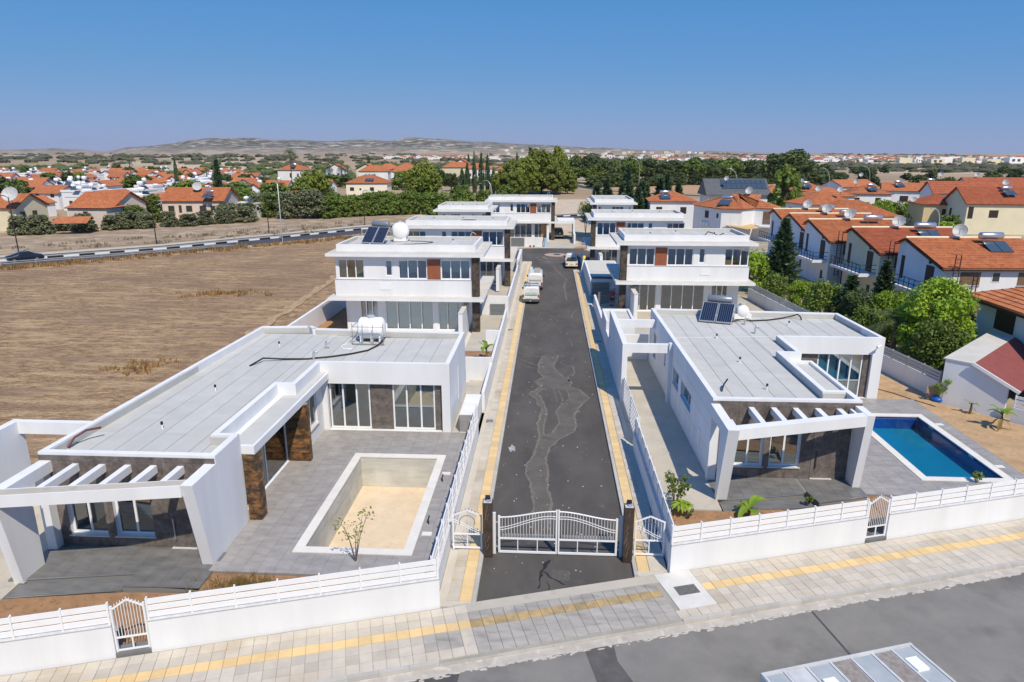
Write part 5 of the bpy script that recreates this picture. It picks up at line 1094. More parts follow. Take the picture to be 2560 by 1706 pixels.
# row of terraced gable houses right of the compound
def row_house(label,x,y,wm,rz=R(1.2),rm=None):
    W,D,H=10.2,6.3,5.35; t=thing('row_house',label,'house',(x,y,0),world=False,rz=rz)
    obj('wall',MB().xprism([(0,-.5),(D+1.6,-.5),(D+1.6,6.4),(D,H+1.75),(0,H-.02)],0,W),wm,t); r=MB(); tslope(r,(-.35,-.45,H-.05),(W+.2,-.45,H-.05),(0,1),D+.45,1.85); tslope(r,(W+.2,D+1.9,6.45),(-.35,D+1.9,6.45),(0,-1),1.9,.7); obj('roof',r,rm or TILEO,t,kind='stuff')
    obj('verge_board',MB().xprism([(-.45,H-.32),(-.45,H-.1),(D,H+1.72),(D,H+1.48)],-.33,-.27),BLACKP,t); obj('ridge_cap',MB().cyl((-.35,D,H+1.86),(W+.2,D,H+1.86),.12,n=8),CREAM,t); obj('eave_board',BX(-.3,-.42,H-.28,W+.15,-.36,H-.1),BLACKP,t)
    F=LF((0,0),(W,0)); G=LF((0,D+1.6),(0,0))
    hwin(t,F,1.5,3.75,1.75,1.15,'shutter'); hwin(t,F,4.3,4.1,.6,.75,'glass'); hwin(t,F,1.6,.3,2.1,2.1,'shutter'); hwin(t,F,6.5,3.75,1.5,1.15,'shutter')
    hwin(t,G,D+1.6-2.7,3.05,1.3,2.1,'dark'); hwin(t,G,D+1.6-1.9,.7,.6,1.0,'dark'); hwin(t,G,.8,3.2,.6,2.2,'dark')
    lm_=MB(); G.box(lm_,D-.5,D-.35,-.2,-.001,5.35,5.6); obj('wall_lamp',lm_,BLACKP,t)
    obj('balcony_slab',BX(-1.7,.4,2.75,-.001,D+1.2,3.0),WHITE,t); rl=MB()
    for z in (3.15,3.5,3.95): rl.bar((-1.65,.45,z),(-1.65,D+1.15,z),.05,.06); rl.bar((-1.65,.45,z),(-.02,.45,z),.05,.06)
    obj('balcony_rail',rl,SHUTD,t)
    for k in range(9): obj('baluster',MB().bar((-1.65,.45+(D+.7)*k/8,3.0),(-1.65,.45+(D+.7)*k/8,3.98),.06,.06),SHUTD,t)
    ld=MB()
    for s in (.55,1.0): ld.cyl((s,-.55,1.4),(s,-.55,6.5),.05,n=5); ld.cyl((s,-.55,6.5),(s,.3,6.5),.02,n=4)
    for k in range(16): ld.cyl((.55,-.55,1.6+.3*k),(1.0,-.55,1.6+.3*k),.028,n=4)
    obj('roof_ladder',ld,mat_ladder,t); return t
mat_ladder=mat('ladder_rust',(.07,.035,.028),.7)
rows=[(34.7,61.4,WHITE,'white','nearest the garden trees with silver boiler'),(33.5,70.7,CREAM,'cream','second from the camera'),(32.2,80.0,WHITE,'white','third from the camera'),(32.7,88.4,WHITE,'white','fourth from the camera'),(33.0,96.3,WHITE,'white','farthest from the camera')]
for i,(x,y,m_,cn_,w_) in enumerate(rows):
    row_house('%s terraced house with pantiled roof, %s in its row'%(cn_,w_),x,y,m_,rm=TILER if i==1 else TILEO)
    dish('large grey satellite dish on the roof ridge of the %s row house'%('nearest','second','third','fourth','farthest')[i],x+4.3,y+6.0,6.9,.64,-35)
    boiler('silver boiler lying near the ridge of the %s row house'%('nearest','second','third','fourth','farthest')[i],x+6.6,y+5.0,7.0,0,2.1,.34,i<2)
# white house at the right edge
nh=thing('corner_house','white house with pantiled hip roof and dark shutter at the right edge','house',(38,46,0)); obj('wall',BX(32.0,36,-.5,45,51.4,4.75),WHITE,nh); r=MB(); tslope(r,(31.2,52.1,4.8),(31.2,35.3,4.8),(1,0),7.2,2.9,7.2,0,wave=.3,row=.42); tslope(r,(45.8,52.1,4.8),(31.2,52.1,4.8),(0,-1),7.2,2.9,7.2,7.2,wave=.3,row=.42); obj('roof',r,TILEO,nh,kind='stuff'); obj('eave_board',BX(31.25,35.3,4.5,31.4,52.05,4.74),BLACKP,nh)
F=LF((32.0,51.4),(32.0,36)); hwin(nh,F,2.1,2.9,2.1,1.35,'dark'); hwin(nh,F,8,2.9,2.1,1.35,'dark'); m_=MB(); F.box(m_,3.6,3.75,-.3,-.001,1.0,1.4); obj('wall_lamp',m_,BLACKP,nh)
ld=MB()
for s in (51.9,52.4): ld.cyl((31.7,s,0),(31.9,s,6.4),.045,n=5)
for k in range(20): ld.cyl((31.7+.01*k,51.9,.4+.3*k),(31.7+.01*k,52.4,.4+.3*k),.02,n=4)
obj('roof_ladder',ld,mat_ladder,nh); obj('ac_unit',BX(31.2,51.6,1.6,31.9,52.5,2.5),mat_ladder,nh)
# shed with burgundy roof
sh=thing('garden_shed','white block shed with burgundy felt roof at the sand garden','shed',(27,40,0))
A_=Vector((24.35,41.3,0));B_=Vector((26.75,38.9,0));t2_=(B_-A_).normalized();n2_=Vector((-t2_.y,t2_.x,0))
P_=lambda s,d,z:tuple(A_+t2_*s+n2_*d+Vector((0,0,z)))
lw_=(B_-A_).length; pf_=[(0,-.1),(lw_,-.1),(lw_,1.9),(1.55,2.85),(0,2.85)]
obj('wall',MB().add([P_(s,0,z) for s,z in pf_]+[P_(s,.25,z) for s,z in pf_],[(0,1,2,3,4),(9,8,7,6,5)]+[((i+1)%5,i,5+i,5+(i+1)%5) for i in range(5)]),WHITE,sh)
obj('back_wall',MB().add([P_(.0,.26,-.1),P_(.0,9,-.1),P_(.0,9,2.8),P_(.0,.26,2.8),P_(.2,.26,-.1),P_(.2,9,-.1),P_(.2,9,2.8),P_(.2,.26,2.8)],[(0,3,2,1),(4,5,6,7),(3,7,6,2),(0,1,5,4),(0,4,7,3),(1,2,6,5)]),PINKW,sh)
obj('roof',MB().add([P_(1.5,-.12,2.93),P_(lw_+.55,-.12,1.75),P_(lw_+.55,9,1.75),P_(1.5,9,2.93),P_(1.5,-.12,2.83),P_(lw_+.55,-.12,1.65),P_(lw_+.55,9,1.65),P_(1.5,9,2.83)],[(0,1,2,3),(7,6,5,4),(0,4,5,1),(1,5,6,2),(2,6,7,3),(3,7,4,0)]),SHEDR,sh)
obj('flat_roof',MB().add([P_(-.1,-.05,2.86),P_(1.5,-.05,2.86),P_(1.5,9,2.86),P_(-.1,9,2.86),P_(-.1,-.05,2.93),P_(1.5,-.05,2.93),P_(1.5,9,2.93),P_(-.1,9,2.93)],[(3,2,1,0),(4,5,6,7),(0,1,5,4),(1,2,6,5),(2,3,7,6),(3,0,4,7)]),SLABTOP,sh)
obj('verge_trim',MB().bar(P_(1.45,-.16,2.95),P_(lw_+.6,-.16,1.74),.1,.18),WHITEP,sh); obj('post',MB().bar(P_(lw_+.3,5,0),P_(lw_+.3,5,1.7),.15,.15),WHITEP,sh)
# grey slatted fence along the rear gardens
fence('rear_fence','grey slatted boundary fence between sand garden and trees',(24.85,42.2),(22.9,57),-.05,1.1,1.75,slats=3,step=1.6,th=.15,wm=WHITE,sm=GREYS if 'GREYS' in globals() else mat('slat_grey',(.42,.44,.46),.5),cap=False)
fence('rear_fence','grey slatted boundary fence behind the nearest right villa',(22.9,57.1),(21.5,73),-.05,1.1,1.75,slats=3,step=1.6,th=.15,wm=WHITE,sm=MATS['slat_grey'],cap=False)
fence('rear_fence','white slatted fence right of the garden shed',(32.5,31.5),(26.9,38.4),-.05,.9,1.6,slats=3,step=1.6,th=.15,cap=False)
obj('garden_pool',MB().prism([(27.5,47.5),(31.3,46.5),(31.6,49.5),(28,50.5)],-.05,.06),mat('pool_blue',(.03,.22,.45),.1,(.05,.3,.5),1),label='small blue garden pool glimpsed behind the shed',cat='pool')
# houses behind on the right
w8=thing('octagonal_house','white angular house with broad orange hip roof behind the right villas','house',(34,128,0)); P8=[(27.6,131.5),(30.2,123.2),(33.6,122.4),(36.3,124.6),(39.8,122.8),(41.4,128),(41.4,136),(28,136)]; obj('wall',MB().prism(P8,-.5,5.55),WHITE,w8)
r=MB(); cx_,cy_=34.5,129.5
for i in range(8):
    a=Vector(P8[i]);b=Vector(P8[(i+1)%8]); c_=Vector((cx_,cy_)); a=c_+(a-c_)*1.06; b=c_+(b-c_)*1.06; tt=(b-a).normalized(); n2=Vector((-tt.y,tt.x)); rn=(c_-a).dot(n2); pa=(c_-a).dot(tt); tslope(r,(a.x,a.y,5.6),(b.x,b.y,5.6),(n2.x,n2.y),rn,2.3,max(.05,pa),max(.05,(b-a).length-pa),wave=.4,row=.5)
obj('roof',r,TILEO,w8,kind='stuff')
for i,(s,z,w,h) in ((0,(3.2,3.6,1.3,1.3)),(3,(1.5,2.9,1.3,2.2)),(0,(7.2,3.9,.6,.8))): hwin(w8,LF(P8[i],P8[i+1]),s,z,w,h,'dark' if i==0 else 'shutter')
for k in range(3): m_=MB(); LF(P8[0],P8[1]).box(m_,2.2+k*1.0,2.9+k*1.0,-.35,-.001,2.2,2.85); obj('ac_unit',m_,WHITEP,w8)
obj('porch_roof',MB().add([(30.4,122.6,2.9),(34,119.8,2.4),(36.5,121.8,2.4),(36.0,124.2,2.9)],[(0,1,2,3)]),mat('straw_roof',(.50,.36,.18),.9),w8); obj('balcony_slab',MB().prism([(36.4,124.3),(39.9,122.5),(39.3,120.9),(36.6,122)],2.6,2.8),WHITE,w8)
rl=MB()
for z in (3.1,3.4,3.7): rl.bar((36.6,122.1,z),(39.3,121,z),.03,.03)
obj('balcony_rail',rl,LGREY,w8)
boiler('twin-panel solar heater on the octagonal white house',31.6,125.6,6.9,R(-30),1.9,.3)
dish('small pale dish above the octagonal white house',36.2,128.5,7.4,.7,-40)
SLR=mat('slate_roof',(.085,.09,.10),.6,(.11,.115,.125),1)
ps=thing('panel_house','white house with dark slate roof covered in solar panels','house',(45,168,0)); obj('wall',BX(38,169,-.5,52,178,5.4),WHITE,ps); obj('roof',MB().xprism([(168.4,5.4),(173.5,9.0),(178.6,5.4),(178.6,5.2),(168.4,5.2)],37.4,52.6),SLR,ps)
for j in range(2):
    for i in range(9):
        x0=41.4+i*1.2; f=MB(); a=.35+j*.3; b=a+.27; y0,y1=168.4+5.1*a,168.4+5.1*b; z_0,z_1=5.4+3.6*a+.12,5.4+3.6*b+.12; f.add([(x0,y0,z_0),(x0+1.12,y0,z_0),(x0+1.12,y1,z_1),(x0,y1,z_1)],[(0,1,2,3)]); obj('solar_panel',f,PANELB,ps)
hwin(ps,LF((38,169),(52,169)),9.5,2.6,1.2,1.6,'shutter'); hwin(ps,LF((38,169),(52,169)),4,2.8,1.2,1.4,'glass')
th=tile_house
fw=((0,1.2,3.2,1.2,1.3,'dark'),(0,6,3.2,1.2,1.3,'dark'),(0,3.4,.4,1.2,2,'dark'),(3,1.5,3.2,1.1,1.2,'dark'),(3,5,3.2,1.1,1.2,'dark'))
th('white house with orange hip roof and black solar panels behind the right villas',20.5,142,R(-4),9,9,5.6,WHITE,wins=fw)
th('ochre house with orange hip roof behind the dark round tree',63.5,187,R(-6),9.5,8,5.4,OCHRE,wins=((0,.8,3,.9,1.6,'dark'),(0,2.5,3,.9,1.6,'dark'),(0,6,3.1,.5,1.4,'dark'),(0,7,3.1,.5,1.4,'dark')),detail=False)
th('white house with low orange roof right of the solar-panel house',53.5,178,0,7,8,5.2,WHITE,detail=False,wins=fw[:2])
th('broad orange hip roof house just behind the row houses',44.5,113,R(8),12,9,5.1,WHITE,wins=fw,rise=2.4)
th('orange hip roof house left behind the broad hip roof',50.5,137,R(12),10.5,9,5.3,WHITE,rise=2.1,wins=fw)
th('small orange hip roof house half hidden behind two hip roofs',61,164,R(10),10,8,5.3,WHITE,detail=False,wins=fw)
th('white house with orange hip roof and small dish, mid right',73.5,175,R(-8),9.5,9,5.4,WHITE,detail=False,wins=fw)
th('white house with orange double roof, farthest mid right',84,205,R(20),12,9,5.6,WHITE,'gable',detail=False,wins=fw)
th('white gabled house with shuttered front window, mid right',86.5,186,R(-22),9,11,5.6,WHITE,'gable',ridge='x',detail=False,wins=((0,4,2.9,1.9,1.5,'dark'),(1,2,3,1,1.4,'dark'),(0,1,.3,1.5,2,'dark')))
th('lilac-walled gabled house right of the shuttered gable',102,197,R(-20),11,9,5.6,mat('lilac_render',(.60,.56,.62),.8),'gable',detail=False,wins=fw)
th('white house with orange porch roof below the gables',95,178,R(-15),8,5,2.6,CREAM,'hip',detail=False,rise=1.2)
th('large cream house with red tiled roof at the right edge',79.8,137,R(-6),17,10,5.6,CREAM,'gable',TILER,3.0,ridge='x',detail=True,wins=((0,4,3.1,1.6,1.4,'dark'),(0,11.5,3.0,.7,.6,'dark'),(0,14.6,3.0,1.6,1.5,'dark'),(0,.3,2.9,.9,2.2,'dark'),(3,3,3,.9,1.4,'dark')))
th('ochre brick house with red roof left of the large cream house',76.5,146,R(-6),7,8,4.9,mat('sand_brick',(.58,.47,.28),.8),'hip',TILER,wins=((0,3.5,2.6,1.1,1.4,'dark'),))
th('red-roofed white house behind the large cream house',92,172,R(-8),16,9,5.6,WHITE,'gable',TILER,2.8,detail=False,wins=fw)
th('white house with red roof at the far right edge',116,200,R(-8),16,10,5.8,WHITE,'gable',TILER,2.6,detail=False)
for i,(x,y,z,w_) in enumerate(((42.3,170,8.2,'solar-panel house'),(67,190,7.0,'ochre house'),(57,140,7.2,'left hip roof'),(55,146,7.0,'hidden hip roof'),(60,118,6.8,'broad hip roof'),(76,178,7.2,'mid right hip roof'),(90,208,8,'double roof'),(108,200,8.4,'lilac gable'),(88,140,8.6,'large cream house'),(120,204,8.2,'far right red roof'))): dish('grey satellite dish on the %s'%w_,x,y,z,.58 if i!=4 else .45,-40)
for i,(x,y,z,w_) in enumerate(((67.5,188.5,7.0,'ochre house'),(23.5,144,6.8,'white hip house behind the right villas'),(91,188,7.3,'shuttered gable'),(105,199,7.4,'lilac gable'),(88,139.5,8.0,'large cream house'),(79,176.5,6.9,'mid right hip roof'))): boiler('twin-panel solar heater on the %s'%w_,x,y,z,0)
# cream houses across the main road on the left
lw=((0,1.3,3.9,1.3,1.3,'ochre'),(0,5.2,3.9,1.3,1.3,'ochre'),(1,1.2,3.9,1.3,1.3,'ochre'),(1,4.5,3.9,1.3,1.3,'ochre'),(0,3.6,3.7,.6,1.6,'ochre'))
th('cream house with orange roof and big white dish at the left edge',-118,131,R(0),13,9,6.0,CREAM,'gable',z0=-1.5,ridge='x',wins=lw,rise=2.6); dish('very large white satellite dish on the left-edge cream house',-104.6,130.2,5.6,1.5,10)
th('pinkish stone house with two orange roofs behind the olive shrubs',-98.5,138.5,R(-4),9.5,10,6.0,PINKW,'gable',z0=-1.5,ridge='x',wins=((0,3.4,4.0,1.1,1.2,'ochre'),(0,1.6,3.8,.5,1.6,'ochre'),(1,1,4,1.1,1.2,'ochre')),rise=2.6)
th('low orange-roofed front wing of the pinkish stone house',-97.5,135.5,R(-4),8.5,5,5.8,PINKW,'hip',z0=-1.5,rise=1.7,wins=((0,3.4,3.9,1.0,1.2,'ochre'),))
th('pinkish house with arched window and solar panels left of the green trees',-86.5,151,R(6),13.5,10,6.2,PINKW,'gable',z0=-1.6,ridge='x',wins=lw+((0,8.2,3.9,1.4,1.3,'ochre'),(0,10.6,3.9,1.0,1.3,'ochre')),rise=2.8); boiler('twin-panel boiler on the pinkish arched-window house',-76,152.5,6.2,0); dish('white dish on the pinkish arched-window house',-80,155,6.4,1.0,20)
th('orange garden-house roof half hidden in green bushes',-69,171,R(4),9,8,4.0,WHITE,'hip',z0=-.3,rise=2)
obj('tile_canopy',MB().add([(-94,125.5,2.1),(-88,127,2.1),(-88.5,129.5,3.2),(-94.5,128,3.2)],[(0,1,2,3)]),TILEO,label='low orange tiled canopy between the cream houses',cat='canopy')
# mid-distance houses
mw=((0,1.2,3.4,1.3,1.1,'dark'),(0,4.2,3.6,.6,.6,'dark'),(0,7.5,3.4,1.3,1.1,'dark'),(0,1.5,.6,1.3,1.1,'dark'),(0,7.6,.2,1.6,1.9,'dark'),(3,2,3.3,1,2,'dark'))
th('cream house with orange hip roof and three solar panels above the hedge',-64.5,219,R(5),13,10,5.8,mat('pale_cream',(.78,.74,.62),.8),wins=mw,rise=2.4,detail=False)
for k in range(3): obj('roof_panel',MB().add([(-58.6+k*.95,219.8,6.55),(-57.75+k*.95,219.8,6.55),(-57.75+k*.95,221.2,7.25),(-58.6+k*.95,221.2,7.25)],[(0,1,2,3)]),PANELB,label='dark solar panel, one of three on the cream hip roof',cat='solar panel',group='three panels on the cream hip roof')
th('white square house with orange hip roof and roof boiler, mid left',-126,320,R(3),12.5,11,7.4,WHITE,rise=3,detail=False,wins=((0,5.5,4,.9,2,'dark'),(0,8.8,4.2,1,1.6,'shutter'))); boiler('boiler on the white square house roof',-119,322,9.4,0,2.4,.45)
th('white house with orange gable mid left beside palms',-121,375,R(3),10,9,6.4,WHITE,'gable',ridge='y',rise=3,detail=False,wins=fw)
for i,(x,y,w,d,h,rz) in enumerate(((-99,356,10,9,7,0),(-88,352,12,9,7,5),(-78,347,12,10,7.4,-5),(-70,352,9,9,8,0),(-92,335,14,9,6.5,4),(-75,330,10,9,6.5,0),(-58,378,16,9,7.5,0),(-44,372,14,9,7,4),(-54,392,9,9,9,0),(-30,390,14,9,6,0))):
    th('white house with orange roof in the mid-distance terrace, number %s from the left'%('one two three four five six seven eight nine ten'.split()[i]),x,y,R(rz),w,d,h,WHITE if i%3 else CREAM,'gable' if i in (0,3,8) else 'hip',ridge='y',rise=2.8,detail=False,wins=fw)
# dense estate on the far left
def flat_house(label,x,y,rz,W,D,H,group,wm):
    t=thing('flat_house',label,'house',(x,y,0),group,world=False,rz=rz); obj('wall',BX(0,0,-.5,W,D,H),wm,t); obj('parapet',ringslab(-.1,W+.1,-.1,D+.1,(.2,W-.2,.2,D-.2),H+.001,H+.5),wm,t)
    F=LF((0,0),(W,0))
    for k in range(2): m=MB(); F.box(m,1.2+k*W*.5,2.3+k*W*.5,-.03,-.001,H-1.9,H-.8); obj('window',m,WGL,t)
    b=MB().cyl((W*.3,D*.5,H),(W*.3,D*.5,H+1.5),.08,n=5); b.lathe([(0,-.6),(.45,-.6),(.5,-.5),(.5,.5),(.45,.6),(0,.6)],10,(W*.3,D*.5,H+1.9),(1,0,0)); obj('roof_tank',b,PLASTW,t)
    p=MB().add([(W*.3-1,D*.5-1.8,H+.3),(W*.3+1,D*.5-1.8,H+.3),(W*.3+1,D*.5-.5,H+1.3),(W*.3-1,D*.5-.5,H+1.3)],[(0,1,2,3)]); obj('roof_panel',p,PANELB,t); return t
tr=random.Random(21); spots=[]
for i in range(1600):
    d=tr.uniform(170,470); a=R(tr.uniform(-39.5,-19.5)); x=d*math.tan(a)*.94; y=d*.94
    if a>R(-24) and d>300: continue
    if x>-.42*y+2 and y<230: continue
    if all((x-u)**2+(y-v)**2>(8.5+d*.008)**2 for u,v in spots): spots.append((x,y))
    if len(spots)>210: break
gF='white flat houses of the far left estate'; gO='orange-roofed houses of the far left estate'; p1=None; p2=None; p3=None
for x,y in spots:
    k=tr.random(); rz=R(tr.choice((-6,-6,84,174,-96))+tr.uniform(-6,6)); s=tr.uniform(.85,1.2)
    if k<.66:
        if p1 is None: p1=flat_house('small white flat-roofed house with roof tank in the far left estate',x,y,rz,7,6,4.2,gF,WHITEF)
        else: dup(p1,(x,y,0),rz,(s,s,tr.uniform(.7,1.15)))
    else:
        if p2 is None: p2=th('small orange-roofed house in the far left estate',x,y,rz,8.5,7,4.2,WHITEF,'gable',ridge='x',rise=2.2,detail=False,group=gO,wins=fw[:2])
        else: dup(p2,(x,y,0),rz,(s,s,tr.uniform(.75,1.05)))
# distant towns: one far-off mass each
def town(name,label,boxes):
    mb=MB()
    for x,y,w,d,h in boxes:
        z=terr(x,y); mb.m=tr.choice((0,0,0,0,1,1)); mb.box(x,y,z-2,x+w,y+d,z+h)
        if tr.random()<.4: mb.m=2; mb.box(x+w*.2,y-.3,z+h*.3,x+w*.4,y,z+h*.7); mb.box(x+w*.6,y-.3,z+h*.3,x+w*.8,y,z+h*.7)
        if tr.random()<.3: mb.m=3; mb.loft([[(x-.5,y-.5,z+h),(x+w+.5,y-.5,z+h),(x+w+.5,y+d,z+h),(x-.5,y+d,z+h)],[(x+w*.4,y+d*.4,z+h+2),(x+w*.6,y+d*.4,z+h+2),(x+w*.6,y+d*.6,z+h+2),(x+w*.4,y+d*.6,z+h+2)]],False)
    obj(name,mb,[WHITEF,CREAM,WGL,TILER],label=label,cat='town',kind='stuff')
bx_=[]
for i in range(900):
    az=tr.uniform(8,40); d=1350+tr.random()**1.2*1150; x=d*math.sin(R(az)); y=d*math.cos(R(az))
    if noise.noise(Vector((x*.003,y*.003,2)))<-.1: continue
    bx_.append((x,y,tr.uniform(8,16),tr.uniform(9,15),tr.uniform(3,5.5)))
for i in range(14): bx_.append((1060+i*26+tr.uniform(-4,4),1180+tr.uniform(-20,20),22,16,tr.uniform(8,10)))
for i in range(8): bx_.append((560+i*30,1150+tr.uniform(-25,25),20,14,tr.uniform(6,9)))
town('distant_town','pale houses of the distant town along the right horizon',bx_)
bx_=[]
for i in range(190):
    az=tr.uniform(-13.5,-4.5); d=1250+tr.random()*550; x=d*math.sin(R(az)); y=d*math.cos(R(az)); bx_.append((x,y,tr.uniform(8,16),tr.uniform(9,15),tr.uniform(5,9)))
for i in range(60):
    az=tr.uniform(-4,12); d=1500+tr.random()*1500; x=d*math.sin(R(az)); y=d*math.cos(R(az)); bx_.append((x,y,tr.uniform(9,18),tr.uniform(9,15),tr.uniform(6,9)))
town('distant_village','small white village below the chalky ridge',bx_)
# ---------------------------------------------------------------- vegetation
def leaves(mb,c,rad,n,ls,rg,flat=1.):
    for _ in range(n):
        while True:
            d=Vector((rg.uniform(-1,1),rg.uniform(-1,1),rg.uniform(-1,1)))
            if .05<d.length<1: break
        d=d.normalized()*rad*(rg.random()**.35); p=c+Vector((d.x,d.y,d.z*flat)); n_=(d.normalized()+Vector((rg.gauss(0,.7),rg.gauss(0,.7),rg.gauss(0,.7)+.25))).normalized(); a=n_.orthogonal().normalized(); b=n_.cross(a); an=rg.uniform(0,PI); a,b=a*math.cos(an)+b*math.sin(an),b*math.cos(an)-a*math.sin(an); s=ls*rg.uniform(.6,1.3)
        mb.add([p-a*s,p-b*s*.55,p+a*s,p+b*s*.55],[(0,1,2,3)])
def crown(kind,seed,ncl,nl,ls):
    rg=random.Random(seed); mb=MB()
    if kind=='round':
        for i in range(ncl):
            while True:
                d=Vector((rg.uniform(-1,1),rg.uniform(-1,1),rg.uniform(-1,1)))
                if d.length<1: break
            d=d.normalized()*(.25+.75*rg.random()**.5); wid=1-.25*max(0,-d.z)-.2*max(0,d.z); c=Vector((d.x*.40*wid,d.y*.40*wid,.56+d.z*.36)); leaves(mb,c,rg.uniform(.08,.16),nl,ls,rg,.8)
    elif kind=='shrub':
        for i in range(ncl):
            a=rg.uniform(0,2*PI); q=rg.random()**.5; zt=rg.random(); r=q*.42*math.sqrt(max(.05,1-(zt*.85)**2)); leaves(mb,Vector((r*math.cos(a),r*math.sin(a),.1+zt*.75)),rg.uniform(.09,.17),nl,ls,rg,.9)
    elif kind=='tall':
        for i in range(ncl):
            zt=rg.random(); a=rg.uniform(0,2*PI); w=.42*(math.sin(PI*min(1,.18+zt*.80))**.6); r=w*rg.random()**.45; leaves(mb,Vector((r*math.cos(a),r*math.sin(a),.12+zt*.82)),rg.uniform(.06,.12),nl,ls,rg,.8)
    elif kind=='cypress':
        for i in range(ncl):
            zt=rg.random(); a=rg.uniform(0,2*PI); r=.36*math.sin(PI*min(1,.12+zt*.88))**.7*rg.random()**.4; leaves(mb,Vector((r*math.cos(a),r*math.sin(a),.03+zt*.94)),.07,nl,ls,rg,1.3)
    elif kind=='conifer':
        nt_=ncl
        for i in range(nt_):
            zt=(i/nt_)**.9; R0=.46*(1-zt)**.85+.02; nb=max(4,int(9*(1-zt)+3))
            for k in range(nb):
                a=2*PI*(k+rg.random()*.7)/nb+i*1.3; L=R0*rg.uniform(.7,1.1)
                for j in range(nl):
                    t=(j+rg.random())/nl; p=Vector((math.cos(a)*L*t,math.sin(a)*L*t,.06+zt*.93-.10*L*t+.06*t*t)); d=Vector((math.cos(a)+rg.gauss(0,.5),math.sin(a)+rg.gauss(0,.5),rg.uniform(-.1,.55))).normalized(); b=d.cross(Vector((0,0,1))+Vector((rg.gauss(0,.6),rg.gauss(0,.6),0))).normalized(); s=ls*rg.uniform(.7,1.3)
                    mb.add([p-d*s*.3,p+b*s*.32,p+d*s,p-b*s*.32],[(0,1,2,3)])
    return mb
def trunk(h=.5,r=.03,n=4,seed=1,spread=.25,top=.8):
    rg=random.Random(seed); mb=MB().tube([(0,0,-.03),(.006,0,h*.5),(0,.006,h)],[r,r*.8,r*.6],7)
    for i in range(n):
        a=2*PI*i/n+rg.random(); mb.tube([(0,0,h*.8),(spread*.5*math.cos(a),spread*.5*math.sin(a),h+(top-h)*.5),(spread*math.cos(a),spread*math.sin(a),top)],[r*.55,r*.35,r*.12],5)
    return mb
CM={}
def cmesh(key,kind,seed,ncl,nl,ls,m):
    if key not in CM: CM[key]=crown(kind,seed,ncl,nl,ls).mesh('crown',m)
    return CM[key]
TM={k:trunk(*v).mesh('trunk',BARK) for k,v in {'round':(.45,.03,5,1,.25,.75),'shrub':(.12,.025,5,2,.25,.6),'tall':(.4,.025,5,3,.2,.85),'cypress':(.3,.02,2,4,.05,.8),'conifer':(.9,.022,0,5,.1,.9)}.items()}
def tree(name,label,x,y,h,w,key,kind,spec,m,group=None,z=None,cat='tree'):
    z=(terr(x,y) if math.hypot(x,y)>420 else 0) if z is None else z
    t=thing(name,label,cat,(x,y,z),group,world=False,rz=rnd.uniform(0,2*PI)); sw=w*rnd.uniform(.92,1.08); s=(sw,sw*rnd.uniform(.9,1.1),h)
    o=inst('crown',cmesh(key,kind,*spec,m),(0,0,0),t,scale=s); inst('trunk',TM[kind],(0,0,0),t,scale=(w if kind!='conifer' else w*.8,w if kind!='conifer' else w*.8,h)); return t
HI=(11,150,62,.026); MID=(12,80,42,.045); LO=(13,46,30,.07)
# near garden trees on the right
def T(label,x,y,h,w,key,kind,spec,m,**k): return tree(k.pop('name','tree'),label,x,y,h,w,key,kind,spec,m,**k)
T('big bright green broadleaf tree beside the right fence',28.2,49.6,6.4,6.2,'bright_hi','tall',(31,210,70,.022),LBR)
T('dark bushy lower half of the bright tree by the shed',27.2,47.2,4.2,4.6,'green_hi','shrub',(32,120,60,.028),LG,name='bush')
T('blue-green conifer behind the nearest right villa',25.6,76,8.0,5.4,'con_hi','conifer',(33,46,16,.075),LCON,name='conifer')
T('blue-green conifer between the white and cream row houses',31.0,63.8,5.4,3.6,'con_hi','conifer',(33,46,16,.075),LCON,name='conifer')
T('dark feathery conifer beside the right fence',26.6,60.5,4.6,4.2,'con_hi2','conifer',(34,40,18,.08),LCON,name='conifer')
for i,(x,y,h,w,k,l) in enumerate(((24.6,66.5,3.4,3.2,'bright_sh','yellow-green garden bush by the fence, leftmost of the row'),(25.2,62.5,4.2,3.8,'green_sh','mid green garden bush second from the left by the fence'),(26.2,57.2,4.3,4.2,'dark_sh','dark green garden bush before the cream row house'),(25.6,54.3,3.6,3.4,'green_sh','green garden bush beside the palm'),(27.6,55.2,4.8,3.6,'bright_sh','rounded lime-green bush before the cream row house'),(29.8,58.0,4.0,3.6,'dark_sh','dark bush at the foot of the white row house'),(23.4,70.5,3.4,3.0,'green_sh','green bush behind the nearest right villa fence'),(22.8,76.5,5.0,3.8,'bright_sh','lime-green tree rising beside the villa conifer'),(31.5,57.5,3.2,3.0,'flower_sh','pale flowering bush by the row house ladder'),(32.5,54.2,3.4,3.4,'flower_sh','pale flowering bush beside the corner house'))):
    T(l,x,y,h,w,k,'shrub',(41+len(k),90,56,.032),{'bright_sh':LBR,'green_sh':LG,'dark_sh':LDARK,'flower_sh':LOLIVE}[k],name='bush',cat='bush')
